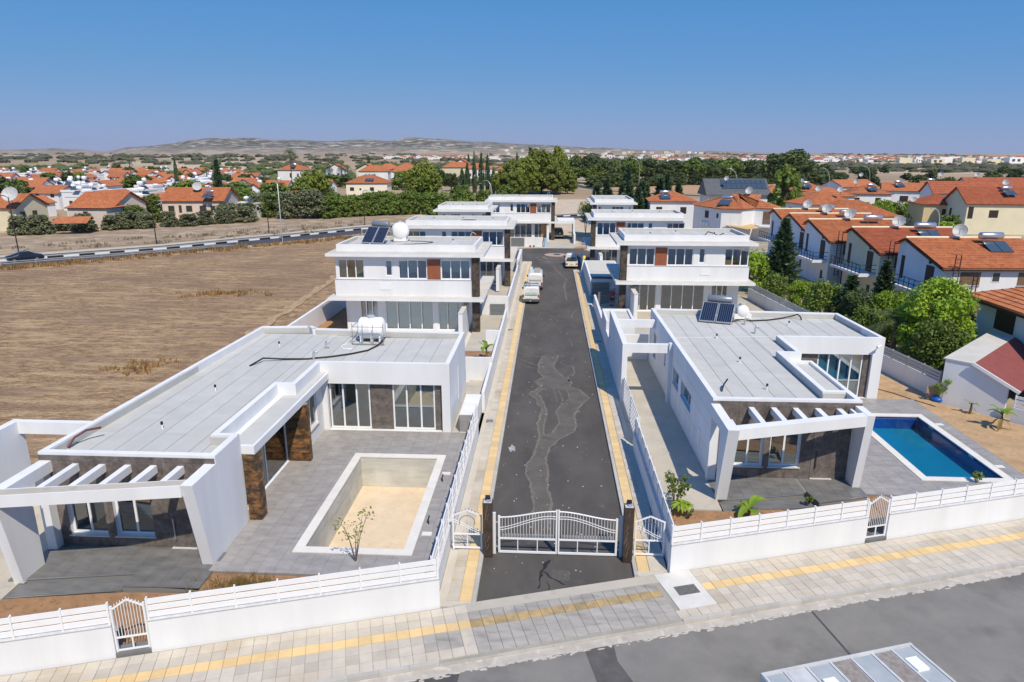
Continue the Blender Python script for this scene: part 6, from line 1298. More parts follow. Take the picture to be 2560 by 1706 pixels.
# palms
def palm_mesh(n=26,seed=3,fan=True):
    rg=random.Random(seed); mb=MB()
    for i in range(n):
        a=2*PI*i/n*2.4; el=rg.uniform(-.5,1.2); L=rg.uniform(.8,1.1); pts=[]
        for j in range(6):
            t=j/5; r=L*t; pts.append(Vector((math.cos(a)*r*math.cos(el)*(1-.12*t),math.sin(a)*r*math.cos(el)*(1-.12*t),math.sin(el)*r-.55*t*t*L)))
        for j in range(5):
            p,q=pts[j],pts[j+1]; d=(q-p); sd=d.cross(Vector((0,0,1))).normalized()
            for k in range(4):
                b=p+d*(k/4)
                for s in (-1,1): w=.26*math.sin(PI*(.12+.8*(j+k/4)/5)); e=b+sd*s*w+d.normalized()*w*.9+Vector((0,0,-.35*w)); mb.add([b-d*.06,b+d*.08,e],[(0,1,2)])
    return mb
PMESH=palm_mesh().mesh('fronds',LPALM)
def palm(label,x,y,h,r,group=None,z=0):
    t=thing('palm_tree',label,'palm',(x,y,z),group,world=False); obj('trunk',MB().tube([(0,0,-.2),(.1,.05,h*.5),(0,0,h)],[.22,.19,.17],8),BARK,t); inst('fronds',PMESH,(0,0,h),t,scale=(r,r,r)); return t
palm('pale fan palm beside the bright green tree',26.0,51.0,2.9,2.6)
# plants inside the plots
def blade(mb,base,az,L,W,lift,droop,n=6):
    c=[];d=Vector((math.cos(az),math.sin(az),0));s=Vector((-d.y,d.x,0)); p=Vector(base); vs=[]
    for j in range(n+1):
        t=j/n; q=p+d*(L*t*.85)+Vector((0,0,lift*L*t-droop*L*t*t)); w=W*math.sin(PI*min(1,.08+.9*t))**.7*.5; fold=.25*w
        vs+=[q-s*w+Vector((0,0,fold)),q,q+s*w+Vector((0,0,fold))]
    mb.add(vs,[f for j in range(n) for f in ((3*j,3*j+1,3*j+4,3*j+3),(3*j+1,3*j+2,3*j+5,3*j+4))])
def banana(label,x,y,z,h,n=7,dry=0,L=1.0,seed=1):
    rg=random.Random(seed); t=thing('banana_plant',label,'plant',(x,y,z)); obj('stem',MB().tube([(x,y,z-.05),(x+.03,y,z+h*.5),(x,y,z+h)],[.09,.07,.04],7),LDRY if dry else LPINE,t)
    for i in range(n):
        m=MB(); blade(m,(x,y,z+h*rg.uniform(.75,1)),2*PI*i/n+rg.uniform(-.4,.4),L*rg.uniform(.7,1.1),.34*L,rg.uniform(.5,1.3),rg.uniform(.5,1.1)); obj('leaf',m,LBAN,t)
    for i in range(dry): m=MB(); blade(m,(x,y,z+h*.6),rg.uniform(0,6.28),.7*L,.2*L,.1,1.0); obj('dry_leaf',m,LDRY,t)
banana('young banana plant before the right portico steps',8.7,26.7,.06,.35,6,0,.95,5)
banana('drooping banana plant by the garden shed fence',25.4,37.0,.08,1.0,6,3,.95,6)
banana('thin banana shoot against the shed wall',25.1,39.3,.08,.7,4,1,.6,7)
banana('tall banana plant in the left bed behind the cross wall',-4.4,47.3,.5,1.0,7,2,.9,8)
banana('small banana plant low in the left planted bed',-4.7,45.3,.5,.25,6,0,.8,9)
banana('banana shoot beside the first left villa path',-4.15,54.0,.3,.5,5,0,.8,10)
def sprig(label,x,y,z,h,n,m,ls=.09,spread=.35,seed=1,cat='plant',name='shrub',nl=26):
    rg=random.Random(seed); t=thing(name,label,cat,(x,y,z)); st=MB(); lf=MB()
    for i in range(n):
        a=2*PI*i/n+rg.uniform(-.4,.4); s=spread*rg.uniform(.5,1.1); hh=h*rg.uniform(.6,1.05); tip=Vector((x+s*math.cos(a),y+s*math.sin(a),z+hh)); st.tube([(x,y,z-.02),(x+s*.4*math.cos(a),y+s*.4*math.sin(a),z+hh*.55),tip],[.02,.014,.006],5); leaves(lf,tip,.16*h,nl,ls,rg,.8); leaves(lf,tip*.6+Vector((x,y,z+hh*.2))*.4,.13*h,nl//2,ls,rg,.8)
    obj('stem',st,BARK,t); obj('foliage',lf,m,t); return t
sprig('leafy shrub with a feathery branch in the right front bed',5.6,27.0,.06,1.5,7,LG,.10,.5,3)
rgp=thing('rosette_plant','bright rosette plant at the right driveway edge','plant',(5.85,26.6,.06))
for i in range(16): m=MB(); blade(m,(5.85,26.6,.35+.02*i),i*2.4,.62,.17,.9-.04*i,.7); obj('leaf',m,LBR,rgp)
sprig('small dry shrub before the right garden gate path',6.1,26.3,.06,.5,4,LOLIVE,.06,.25,4)
sprig('young sapling with tufted leaves before the empty pool',-7.1,22.3,.06,2.2,5,LPINE,.06,.6,5,nl=16)
sprig('young citrus sapling by the shed corner',24.4,41.2,.08,1.4,5,LBR,.10,.35,6)
sprig('small green shrub at the right portico step',11.6,27.7,.1,.35,5,LG,.06,.2,7)
sprig('tiny green shrub beside the blue pool front edge',20.1,30.1,.1,.6,5,LG,.06,.2,8)
sprig('slender green tree beyond the turning circle wall',7.0,131.5,0,6.5,9,LPINE,.16,1.1,9,cat='tree',name='slender_tree',nl=90)
sp=[(-10.8,21.6,1)]
tufts('dry_grass','tuft of dry yellow grass beside the left patio corner','grass',[(-10.8+rnd.gauss(0,.7),20.75+rnd.gauss(0,.22),rnd.uniform(.8,1.3)) for k in range(90)],LDRY,.3,14,.25,.014)
# olive shrubs across the main road
for i,(x,y,h,w) in enumerate(((-100.6,125.7,3.9,5.2),(-97.3,126.8,4.0,5.0),(-97.4,133.5,2.8,5.5),(-91.8,131.8,3.8,4.6),(-88.4,135.0,3.2,4.0),(-86.3,137.2,3.9,4.6),(-83.4,138.4,3.6,4.6),(-80.2,141.8,3.4,4.4),(-76.6,143.1,2.8,4.4),(-74.6,146.7,3.2,4.2),(-71.6,149.2,3.2,4.4),(-68.1,151.9,3.8,5),(-72.1,151.7,4.6,5.5),(-69.5,155.7,4.4,6))):
    T('grey-green olive shrub number %s from the left along the far roadside'%('one two three four five six seven eight nine ten eleven twelve thirteen fourteen'.split()[i]),x,y,h,w,'olive','shrub',(51,70,48,.05),LOLIVE,name='olive_shrub',cat='shrub',group='olive shrubs along the far roadside')
# dense green trees and hedge in the middle distance left
for i,(x,y,h,w,k) in enumerate(((-79.0,168.0,6.4,8,0),(-76.6,171.2,7.0,8,0),(-71.8,168.4,6,7,1),(-66.5,165.6,6.5,8,0),(-61.2,163.0,6.6,8.5,1),(-56.5,163.3,7,9,1),(-52.9,163.5,5.6,7,0),(-63.8,185.6,11.5,11,2),(-65.8,181.9,8,9,0),(-70.3,214.9,7,8,0),(-88.7,150.8,6.5,6,0),(-87.3,141.4,4.8,6,0))):
    T('dense green tree in the roadside thicket left of the hedge',x,y,h,w,('thick_d','thick_o','thick_p')[k],'round' if k==2 else 'shrub',(61+k,95,50,.042),(LG,LOLIVE,LPINE)[k],group='thicket left of the hedge')
for i in range(16):
    t=i/15; x=-52+(-31+52)*t; y=166+(178-166)*t; T('clipped-wild hedge bush before the cream hip-roof house',x,y+rnd.uniform(-1,1),rnd.uniform(5.2,6.4),5.2,'hedge','shrub',(66,80,46,.05),LPINE if i%3 else LG,name='hedge_bush',cat='hedge',group='hedge before the cream hip-roof house')
T('great round green tree right of the cream hip-roof house',-33.5,184,13.2,13.5,'great','round',(71,170,60,.032),LPINE)
for i,(x,y,h,w) in enumerate(((-27,172,6,7),(-22,178,6.4,7),(-17,185,6,7),(-12,195,6.5,8),(-24,190,7,8))): T('grey-green scrub tree behind the far left villa roofs',x,y,h,w,'scrubt','shrub',(72,75,46,.05),LOLIVE if i%2 else LG,group='scrub trees behind the far left villas')
# yellow-green pines in the centre
for i,(x,y,h,w) in enumerate(((-9,262,13.5,13),(-3,270,16,14),(3,275,17.5,12),(-14,270,12.5,12),(-6,285,16.5,12),(-18,262,9,9),(-11,250,9,9),(2,262,12,10),(7,268,9,9))): T('yellow-green pine in the clump at the road bend',x,y,h,w,'pine_c','tall',(73,120,52,.04),LPINE,group='pine clump at the road bend')
T('dark spire pine rising from the pine clump',-8,292,16.5,6,'con_far','conifer',(74,34,8,.12),LCON,name='conifer')
for i,(x,y,h) in enumerate(((-29,270,13),(-26.5,272,14.5),(-24,271,14),(-31.5,268,11),(-34,272,9),(-21.5,268,9))): T('slim dark cypress left of the pine clump',x,y,h,3.2,'cyp','cypress',(75,70,26,.06),LCON,name='cypress',group='cypresses left of the pine clump')
# dark wood behind
wr2=random.Random(5)
for i in range(62):
    t=i/61; x=6+t*150+wr2.uniform(-4,4); y=345+t*75+wr2.uniform(0,46); h=wr2.uniform(11,15)*(1-.22*t)
    T('dark green tree in the long wood behind the compound',x,y,h,wr2.uniform(12,17),('wood1','wood2')[i%2],'round',(81+i%2,75,46,.05),LDARK if i%4 else LG,group='long dark wood behind the compound')
for i in range(44):
    t=i/43; x=20+t*135+wr2.uniform(-3,3); y=322+t*62+wr2.uniform(-5,8); T('grey-green scrub at the foot of the long wood',x,y,wr2.uniform(4,7),wr2.uniform(7,10),'scrub_f','shrub',(84,60,40,.06),LOLIVE if i%3 else LDARK,name='scrub_bush',cat='bush',group='scrub at the foot of the long wood')
# conifers behind the far right villa
for i,(x,y,h) in enumerate(((10.5,155,8),(13,160,9),(15.5,150,8.5),(17.5,158,11.5),(20,152,9),(22,160,8),(24.5,156,9.5),(27,162,10),(12.5,146,7.5),(18.5,146,8),(23,150,7),(30,164,8))): T('dark conifer in the row behind the far right villas',x,y,h,5.2,'con_row','conifer',(85,36,12,.10),LCON,name='conifer',group='conifer row behind the far right villas')
T('dark round tree between ochre house and solar-panel house',53,160,12.5,8.5,'dround','tall',(86,110,50,.042),LG); T('large dark pine rising beyond the mid right roofs',96,290,17,22,'dpine','round',(87,110,50,.042),LDARK)
for i,(x,y,h,w) in enumerate(((62,138,6,5),(66,141,5,4.5),(70,150,6,6),(76,158,5,6),(83,164,4.5,6),(72,128,4.5,5),(68,122,4,5),(80,152,5.5,6),(58,176,5,6),(96,172,4,5),(46,106,4,3.6),(74,168,4,6))): T('green garden tree among the mid right houses',x,y,h,w,('gard1','gard2')[i%2],'shrub',(88+i%2,80,46,.05),LBR if i%3==0 else LG,group='garden trees among the mid right houses')
for i in range(60):
    x=wr2.uniform(60,420); y=wr2.uniform(250,560)
    if y<.9*x: continue
    T('grey-green roadside tree on the plain to the right',x,y,wr2.uniform(4,8),wr2.uniform(7,12),'plain','shrub',(90,50,36,.07),LOLIVE if i%2 else LDARK,group='trees on the plain to the right')
# estate trees far left
for i in range(95):
    d=wr2.uniform(170,520); a=R(wr2.uniform(-40,-8)); x=d*math.tan(a)*.94; y=d*.94
    if d<300 and a>R(-19): continue
    T('green garden tree among the far left estate houses',x,y,wr2.uniform(4,9),wr2.uniform(5,10),('est1','est2')[i%2],'round' if i%2 else 'shrub',(91+i%2,60,40,.06),(LG,LDARK,LOLIVE,LPINE)[i%4],group='garden trees of the far left estate')
palm('tall palm standing over the far left estate roofs',-178,290,13,3.4); palm('feathery palm on the skyline above the green thicket',-98,262,15,4.2)
for i,(x,y,h) in enumerate(((-118,372,10),(-112,374,9),(-108,371,8),(-66,340,11),(-40,380,13),(-34,384,12),(-150,300,8))): palm('palm among the mid-distance houses',x,y,h,3,'palms among the mid-distance houses')
T('tall tiered araucaria pine left of the white square house',-91,188,13,5.2,'arauc','conifer',(93,26,14,.11),LCON,name='araucaria'); T('slim dark cypress over the far left estate',-150,275,13,2.6,'cyp','cypress',(75,70,26,.06),LCON,name='cypress')
for i,(x,y,h) in enumerate(((-118,455,13),(-60,520,14),(-56,522,16),(-25,540,15))): T('dark cypress on the plain beyond the orange roofs',x,y,h,3.4,'cyp','cypress',(75,70,26,.06),LCON,name='cypress',group='cypresses on the plain')
# far scrub, one mass
def blobs(name,label,pts,m,seed=1):
    rg=random.Random(seed); mb=MB()
    for x,y,h,w in pts:
        z=terr(x,y)-.3
        for k in range(3):
            cx=x+rg.uniform(-.35,.35)*w; cy=y+rg.uniform(-.3,.3)*w; hh=h*rg.uniform(.6,1.05); ww=w*rg.uniform(.3,.5); n=6; vs=[(cx+ww*math.cos(2*PI*i/n)*rg.uniform(.7,1.1),cy+ww*math.sin(2*PI*i/n)*rg.uniform(.7,1.1),z) for i in range(n)]+[(cx+ww*1.05*math.cos(2*PI*i/n+.4)*rg.uniform(.7,1.1),cy+ww*1.05*math.sin(2*PI*i/n+.4)*rg.uniform(.7,1.1),z+hh*.55) for i in range(n)]+[(cx+rg.uniform(-.2,.2)*ww,cy,z+hh)]
            mb.add(vs,[(i,(i+1)%n,n+(i+1)%n,n+i) for i in range(n)]+[(n+i,n+(i+1)%n,2*n) for i in range(n)])
    obj(name,mb,m,label=label,cat='scrub',kind='stuff')
pts=[];rg=random.Random(17)
while len(pts)<1900:
    d=650+rg.random()**1.1*2700; a=R(rg.uniform(-42,40)); x=d*math.sin(a); y=d*math.cos(a)
    if noise.noise(Vector((x*.0045,y*.0045,11)))+.5*noise.noise(Vector((x*.015,y*.015,3)))<.0+ (.12 if d<700 else 0): continue
    if terr(x,y)>13: continue
    pts.append((x,y,rg.uniform(2.5,6.0),rg.uniform(6,13)+d*.002))
blobs('distant_scrub','dark scrub and trees scattered over the far plain',pts,mat('scrub_far',(.065,.07,.04),.9,(.10,.10,.06),.05),3)
pts=[]
while len(pts)<420:
    d=330+rg.random()*420; a=R(rg.uniform(-40,-3)); x=d*math.sin(a); y=d*math.cos(a)
    if noise.noise(Vector((x*.01,y*.01,4)))<.0: continue
    pts.append((x,y,rg.uniform(2,5.5),rg.uniform(5,11)))
blobs('plain_scrub','green orchards and bushes on the plain behind the left estate',pts,mat('orchard_far',(.06,.085,.03),.9,(.10,.12,.045),.05),4)
pts=[(-40-150*rg.random(),105+60*rg.random()) for k in range(900)]
tufts('verge_scrub','grey dry scrub along the far side of the main road','scrub',[(x,y,rnd.uniform(1,2.2)) for x,y in pts if y>88.9+(x+74.9)*1.02+14 and y<88.9+(x+74.9)*1.02+34],mat('greyscrub',(.20,.17,.13),.9,(.27,.22,.15),.6),.3,14,.6,.07)
# ---------------------------------------------------------------- street lamps and signs
def lamp(label,x,y,h,m,arm=1.6,az=0,curve=False):
    t=thing('street_lamp',label,'street lamp',(x,y,0)); d=Vector((math.cos(az),math.sin(az),0))
    if curve: pts=[(x,y,0),(x,y,h*.7)]+[tuple(Vector((x,y,h*.7))+d*arm*(1-math.cos(k*PI/12))+Vector((0,0,h*.3*math.sin(k*PI/12)))) for k in range(1,7)]
    else: pts=[(x,y,0),(x,y,h*.96),tuple(Vector((x,y,h))+d*arm*.3),tuple(Vector((x,y,h))+d*arm)]
    obj('pole',MB().tube(pts,[.10]+[.07]*(len(pts)-2)+[.04],7),m,t); e=Vector(pts[-1]); obj('lamp_head',MB().bar(e-d*.1,e+d*.7,.22,.1),GALV,t)
POLED=mat('pole_dark',(.045,.028,.024),.6)
lamp('dark street lamp nearest the left edge beside the road',-82.2,101.7,8.8,POLED,1.6,R(225)); lamp('dark street lamp before the pinkish houses',-67,113.7,7.2,POLED,1.2,R(45)); lamp('dark street lamp left of the tall grey lamp',-54.3,130.9,7.2,POLED,1.2,R(45)); lamp('tall pale grey street lamp at the field corner',-46.6,117.8,10.2,GALV,2.0,R(130)); lamp('dark street lamp before the hedge',-39.8,147.4,7.3,POLED,1.2,R(45))
lamp('dark lamp post behind the far left villa',-20,190,7,POLED,1.2,R(45)); lamp('grey lamp behind the far end villa roof',-13,158,9,GALV,1.6,R(150),True)
lamp('large curved grey lamp before the long wood',34,268,13,GALV,2.6,R(180),True); lamp('curved grey lamp above the solar-panel house',50,190,11,GALV,2.2,R(180),True); lamp('curved grey lamp right of the ochre house',78,200,11,GALV,2.2,R(180),True); lamp('thin dark lamp at the road fork left',21,285,10,POLED,1.5,R(0)); lamp('thin dark lamp at the road fork right',23,262,9,POLED,1.5,R(0)); lamp('curved grey lamp by the mid right gables',100,225,11,GALV,2,R(180),True); lamp('white street lamp by the row house roofs',57,104,7.2,GALV,1.2,R(200),True)
# ---------------------------------------------------------------- vehicles
PAINTW=mat('car_white',(.72,.72,.71),.3,coat=.5); PAINTD=mat('car_navy',(.012,.016,.028),.25,coat=.8); TYRE=mat('tyre',(.018,.018,.018),.85); RIM=mat('rim',(.42,.43,.44),.35,metal=.7); LRED=mat('tail_red',(.35,.015,.012),.25); BUMP=mat('bumper_grey',(.10,.105,.11),.6); PLY=mat('plate_yellow',(.75,.50,.03),.5); PLW=mat('plate_white',(.75,.75,.72),.5)
def sec(y,zb,zs,zt,wb,ws,wt):   # one body section: sill, shoulder, roof
    p=[(-wb*.92,zb),(-wb,zb+.12),(-ws,zs),(-wt-.04,zt-.14),(-wt+.06,zt-.04),(-wt*.5,zt),(wt*.5,zt),(wt-.06,zt-.04),(wt+.04,zt-.14),(ws,zs),(wb,zb+.12),(wb*.92,zb)]
    return [(x,y,z) for x,z in p]
def wheels(t,xs,ys,r=.31,w=.2):
    for y in ys:
        for x in xs:
            s=1 if x>0 else -1; o=obj('wheel',MB().cyl((x-s*w,y,r),(x,y,r),r,n=20),TYRE,t); obj('rim',MB().cyl((x-.01*s,y,r),(x+.012*s,y,r),r*.6,n=14),RIM,o)
def plate_text(parent,txt,loc,size,m,rot=(R(90),0,0)):
    c=bpy.data.curves.new('plate_text','FONT'); c.body=txt; c.size=size; c.align_x='CENTER'; c.extrude=.002; c.materials.append(m); o=bpy.data.objects.new('plate_text',c); o.location=loc; o.rotation_euler=rot; link(o,parent); return o
def small_van(label,x,y,kind):
    t=thing('van',label,'van',(x,y,0),world=False); b=MB()
    if kind==0:
        S_=[(0,.45,.95,1.68,.80,.84,.70),(.06,.32,.95,1.74,.83,.86,.72),(.5,.3,.95,1.80,.84,.86,.74),(2.3,.3,.95,1.80,.84,.86,.74),(2.75,.3,.95,1.72,.84,.86,.70),(3.25,.3,.98,1.22,.84,.85,.72),(3.9,.3,.85,1.0,.82,.82,.68),(4.1,.38,.7,.82,.76,.76,.62)]; L=4.1
    else:
        S_=[(0,.5,1.0,1.80,.80,.83,.70),(.06,.4,1.0,1.9,.83,.85,.73),(.5,.38,1.0,1.97,.84,.86,.76),(3.3,.38,1.0,1.97,.84,.86,.76),(3.7,.38,1.0,1.85,.84,.86,.72),(4.2,.38,1.0,1.3,.83,.84,.72),(4.5,.45,.85,1.05,.78,.78,.66)]; L=4.5
    b.loft([sec(*q) for q in S_]); obj('body',b,PAINTW,t); g=CARG
    if kind==0:
        for s in (-1,1): m=MB(); m.loft([[(s*.06,-.02,1.05),(s*.62,-.015,1.05),(s*.60,.035,1.48),(s*.06,.03,1.52)],[(s*.06,.0,1.05),(s*.62,.0,1.05),(s*.60,.06,1.48),(s*.06,.06,1.52)]],False); obj('rear_window',m,MINTG,t)
        obj('door_strip',BX(-.62,-.03,.93,.62,.0,.98),BUMP,t); obj('door_seam',BX(-.006,-.008,.5,.006,.05,1.6),BUMP,t)
        for s in (-1,1): obj('tail_light',BX(s*.70,-.03,.72,s*.82,.1,1.02),LRED,t)
        obj('bumper',BX(-.82,-.12,.3,.82,.12,.55),BUMP,t); obj('licence_plate',BX(-.52,-.032,.62,-.05,-.01,.74),PLW,t); obj('tow_ball',MB().lathe([(0,0),(.05,.03),(.05,.08),(0,.11)],8,(-.05,-.2,.32)),PLASTW,t)
        obj('roof_bar',MB().bar((-.72,.5,1.86),(.72,.5,1.86),.05,.05),DGREY,t); obj('roof_bar',MB().bar((-.72,1.7,1.86),(.72,1.7,1.86),.05,.05),DGREY,t); obj('roof_ladder',MB().bar((-.5,.2,1.92),(-.5,2.4,1.92),.06,.06).bar((-.15,.2,1.92),(-.15,2.4,1.92),.06,.06),ALU,t)
    else:
        m=MB(); m.loft([[(-.64,-.02,1.18),(.64,-.02,1.18),(.60,.05,1.68),(-.60,.05,1.68)],[(-.64,.0,1.18),(.64,.0,1.18),(.60,.075,1.68),(-.60,.075,1.68)]],False); obj('rear_window',m,PALEG,t)
        obj('window_seal',MB().tube([(-.66,-.02,1.15),(.66,-.02,1.15),(.62,.055,1.71),(-.62,.055,1.71),(-.66,-.02,1.15)],.02,5),BUMP,t)
        for s in (-1,1): obj('tail_light',BX(s*.68,-.03,.62,s*.82,.1,.98),LRED,t)
        obj('bumper',BX(-.83,-.14,.4,.83,.1,.58),BUMP,t); obj('handle_strip',BX(-.3,-.03,.86,.35,.0,.92),BUMP,t)
        obj('roof_box',BX(-.65,1.6,1.98,-.35,3.8,2.12),mat('pale_board',(.55,.66,.68),.6),t); obj('roof_rack',BX(-.1,.6,1.99,.55,3.2,2.1),mat('grey_board',(.36,.34,.30),.8),t)
    for s in (-1,1):
        m=MB(); m.add([(s*.868,L-1.55,1.0),(s*.868,L-1.1 if kind==0 else L-.5,1.02),(s*.80,L-1.5,1.6),(s*.78,L-1.7,1.62)] if kind==0 else [(s*.868,L-1.5,1.05),(s*.868,L-.5,1.05),(s*.80,L-.85,1.72),(s*.79,L-1.5,1.76)],[(0,1,2,3)]); obj('side_window',m,CARB,t)
        obj('mirror',BX(s*.86,L-1.35,1.05,s*1.02,L-1.22,1.25),BLACKP,t)
    wheels(t,(-.85,.85),(.75,L-.85)); return t
MINTG=mat('mint_window',(.28,.55,.45),.15,spec=.6); PALEG=mat('pale_window',(.55,.52,.47),.12,spec=.6); CARB=mat('dark_window',(.015,.018,.02),.08,spec=.6)
v1=small_van('white van with twin mint rear windows, parked nearest on the left kerb',-1.72,68.75,0); small_van('older white van with one wide rear window and roof boards',-1.45,75.9,1)
pk=thing('pickup','white pickup with yellow plate beside the right kerb','pickup',(3.15,91.4,0),world=False)
obj('bed',ringslab(-.80,.80,.0,2.1,(-.72,.72,.06,2.02),.62,.98).box(-.8,0,.5,.8,2.1,.62),PAINTW,pk); b=MB(); b.loft([sec(*q) for q in ((2.12,.45,.95,1.58,.80,.82,.62),(2.25,.42,.95,1.70,.82,.83,.66),(3.3,.42,.95,1.70,.82,.83,.66),(3.85,.42,.98,1.12,.82,.83,.70),(4.8,.45,.85,.98,.80,.80,.68),(4.95,.5,.7,.85,.76,.76,.62))]); obj('cab',b,PAINTW,pk)
obj('rear_window',MB().loft([[(-.55,2.10,1.06),(.55,2.10,1.06),(.52,2.16,1.5),(-.52,2.16,1.5)],[(-.55,2.13,1.06),(.55,2.13,1.06),(.52,2.2,1.5),(-.52,2.2,1.5)]],False),CARB,pk)
for s in (-1,1): obj('tail_light',BX(s*.52,-.03,.55,s*.78,.0,.72),LRED,pk); obj('mirror',BX(s*.84,3.4,1.05,s*1.04,3.5,1.3),BLACKP,pk)
obj('bumper',BX(-.8,-.15,.36,.8,.05,.48),PAINTW,pk); pp=obj('licence_plate',BX(-.27,-.05,.54,.27,-.032,.68),PLY,pk); obj('cargo',MB().box(-.65,1.0,.62,.0,1.9,1.1).box(.05,.3,.62,.6,1.9,.95).box(-.6,.2,.62,-.1,.9,.9),DGREY,pk); wheels(pk,(-.82,.82),(.8,3.95),.33)
sv=thing('four_wheel_drive','dark navy four-wheel drive with rear spare wheel in the carport','car',(1.77,124.2,.03),world=False); b=MB(); b.loft([sec(*q) for q in ((0,.6,1.05,1.72,.86,.90,.66),(.08,.5,1.05,1.78,.88,.92,.70),(2.6,.5,1.05,1.80,.88,.92,.70),(3.2,.5,1.08,1.25,.88,.91,.74),(4.3,.52,.95,1.1,.86,.86,.7))]); obj('body',b,PAINTD,sv); obj('rear_window',BX(-.6,-.025,1.25,.6,.02,1.6),CARB,sv); sw=obj('spare_wheel',MB().cyl((.25,-.22,1.0),(.25,-.02,1.0),.36,n=20),TYRE,sv); obj('rim',MB().cyl((.25,-.235,1.0),(.25,-.2,1.0),.2,n=14),mat('gold_rim',(.55,.50,.40),.4),sw); obj('bumper',BX(-.9,-.18,.45,.9,.05,.72),mat('chrome_bar',(.5,.5,.5),.3,metal=.6),sv); obj('licence_plate',BX(-.75,-.2,.5,-.3,-.185,.63),PLW,sv); wheels(sv,(-.92,.92),(.8,3.4),.37)
dc=thing('car','dark saloon car driving on the road at the left edge','car',(-76.6,92.2,0),world=False,rz=R(46)+PI/2+PI); b=MB(); b.loft([sec(*q) for q in ((0,.4,.75,.95,.82,.84,.72),(.5,.28,.80,1.02,.86,.88,.74),(1.0,.25,.85,1.18,.87,.89,.66),(1.7,.25,.88,1.42,.87,.89,.6),(2.8,.25,.88,1.44,.87,.89,.6),(3.5,.25,.88,1.08,.87,.88,.7),(4.3,.28,.75,.9,.84,.84,.7),(4.5,.38,.6,.75,.76,.76,.62))]); obj('body',b,PAINTD,dc)
for s in (-1,1): obj('side_window',MB().add([(s*.885,1.3,.92),(s*.885,3.2,.92),(s*.70,2.8,1.34),(s*.70,1.8,1.34)],[(0,1,2,3)]),CARB,dc)
wheels(dc,(-.88,.88),(.85,3.55),.32)
# box truck at the lower right, only its weathered roof in view
tk=thing('box_van','white box van with weathered striped roof at the lower right corner','van',(7.77,14.17,0),world=False,rz=R(17.3)); TW,TL,TZ=2.1,4.45,2.6
BOXW=mat('box_white',(.60,.61,.61),.6,(.50,.51,.52),2); obj('body',BX(-TL/2,-TW,.55,TL/2,.9,TZ),BOXW,tk); GREYB=mat('blue_grey_paint',(.34,.38,.41),.7,(.40,.44,.46),2); ROUGHP=mat('weathered_ply',(.20,.175,.155),.9,(.30,.27,.25),9,.6,30,orand=.15)
xs=[-2.18,-1.62,-.98,-.30,.32,.95,1.55,2.18]
for i in range(7):
    m_=(GREYB,BOXW,GREYB,ROUGHP,GREYB,ROUGHP,GREYB)[i]; obj('roof_panel',BX(xs[i]+.06,-TW+.08,TZ,xs[i+1]-.06,.8,TZ+.012),m_,tk)
for x in xs: obj('roof_rib',BX(x-.035,-TW+.02,TZ+.001,x+.035,.86,TZ+.03),BOXW,tk)
obj('roof_edge',BX(-TL/2,.82,TZ+.001,TL/2,.9,TZ+.035),BOXW,tk); obj('roof_edge',BX(-TL/2,-TW,TZ+.001,TL/2,-TW+.06,TZ+.035),BOXW,tk)
for x,y in ((1.75,.2),(-.75,.1)): obj('roof_hatch',BX(x-.17,y-.22,TZ+.012,x+.17,y+.22,TZ+.07),PLASTW,tk)
obj('peeled_patch',MB().poly([(-1.5,-.9),(-1.05,-.5),(-1.1,.1),(-1.3,-.3)],TZ+.014),ROUGHP,tk); obj('cab',BX(-TL/2-1.5,-TW+.1,.5,-TL/2-.01,.8,1.95),BOXW,tk); wheels(tk,(-.0,),()); 
for x in (-2.9,1.4):
    for y in (-TW+.05,.85): obj('wheel',MB().cyl((x,y-.1,.36),(x,y+.1,.36),.36,n=18),TYRE,tk)
# ---------------------------------------------------------------- worker
def skin(name,vs,es,rad,m,parent,sub=2,root=0):
    me=bpy.data.meshes.new(name); me.from_pydata(vs,es,[]); me.materials.append(m); o=bpy.data.objects.new(name,me); link(o,parent); md=o.modifiers.new('skin','SKIN'); md.use_smooth_shade=True; sv_=me.skin_vertices[0].data
    for i,r in enumerate(rad): sv_[i].radius=(r,r) if not isinstance(r,tuple) else r; sv_[i].use_root=(i==root)
    s=o.modifiers.new('sub','SUBSURF'); s.levels=sub; s.render_levels=sub; return o
SKINM=mat('skin',(.42,.23,.15),.6); REDS=mat('red_shirt',(.42,.025,.03),.8); BLKS=mat('black_shorts',(.012,.012,.014),.8); HAIR=mat('dark_hair',(.015,.012,.01),.7)
pe=thing('person','man in red shirt and black shorts leaning over a folding stand','person',(6.5,68.2,.06),world=False,rz=R(-70))
bv=[(0,0,.92),(0,.05,1.12),(0,.12,1.36),(0,.17,1.48),(0,.22,1.58),(0,.25,1.70),(.1,0,.88),(.11,.04,.5),(.11,-.02,.09),(.11,.12,.04),(-.1,0,.88),(-.12,-.02,.5),(-.13,-.1,.09),(-.13,.04,.04),(.18,.13,1.40),(.24,.26,1.16),(.20,.48,1.10),(.19,.58,1.09),(-.18,.13,1.40),(-.24,.24,1.16),(-.20,.46,1.12),(-.19,.56,1.11)]
be=[(0,1),(1,2),(2,3),(3,4),(4,5),(0,6),(6,7),(7,8),(8,9),(0,10),(10,11),(11,12),(12,13),(2,14),(14,15),(15,16),(16,17),(2,18),(18,19),(19,20),(20,21)]
skin('body',bv,be,[.12,.12,.14,.06,.085,.085,.085,.058,.042,.04,.085,.058,.042,.04,.055,.045,.034,.035,.055,.045,.034,.035],SKINM,pe)
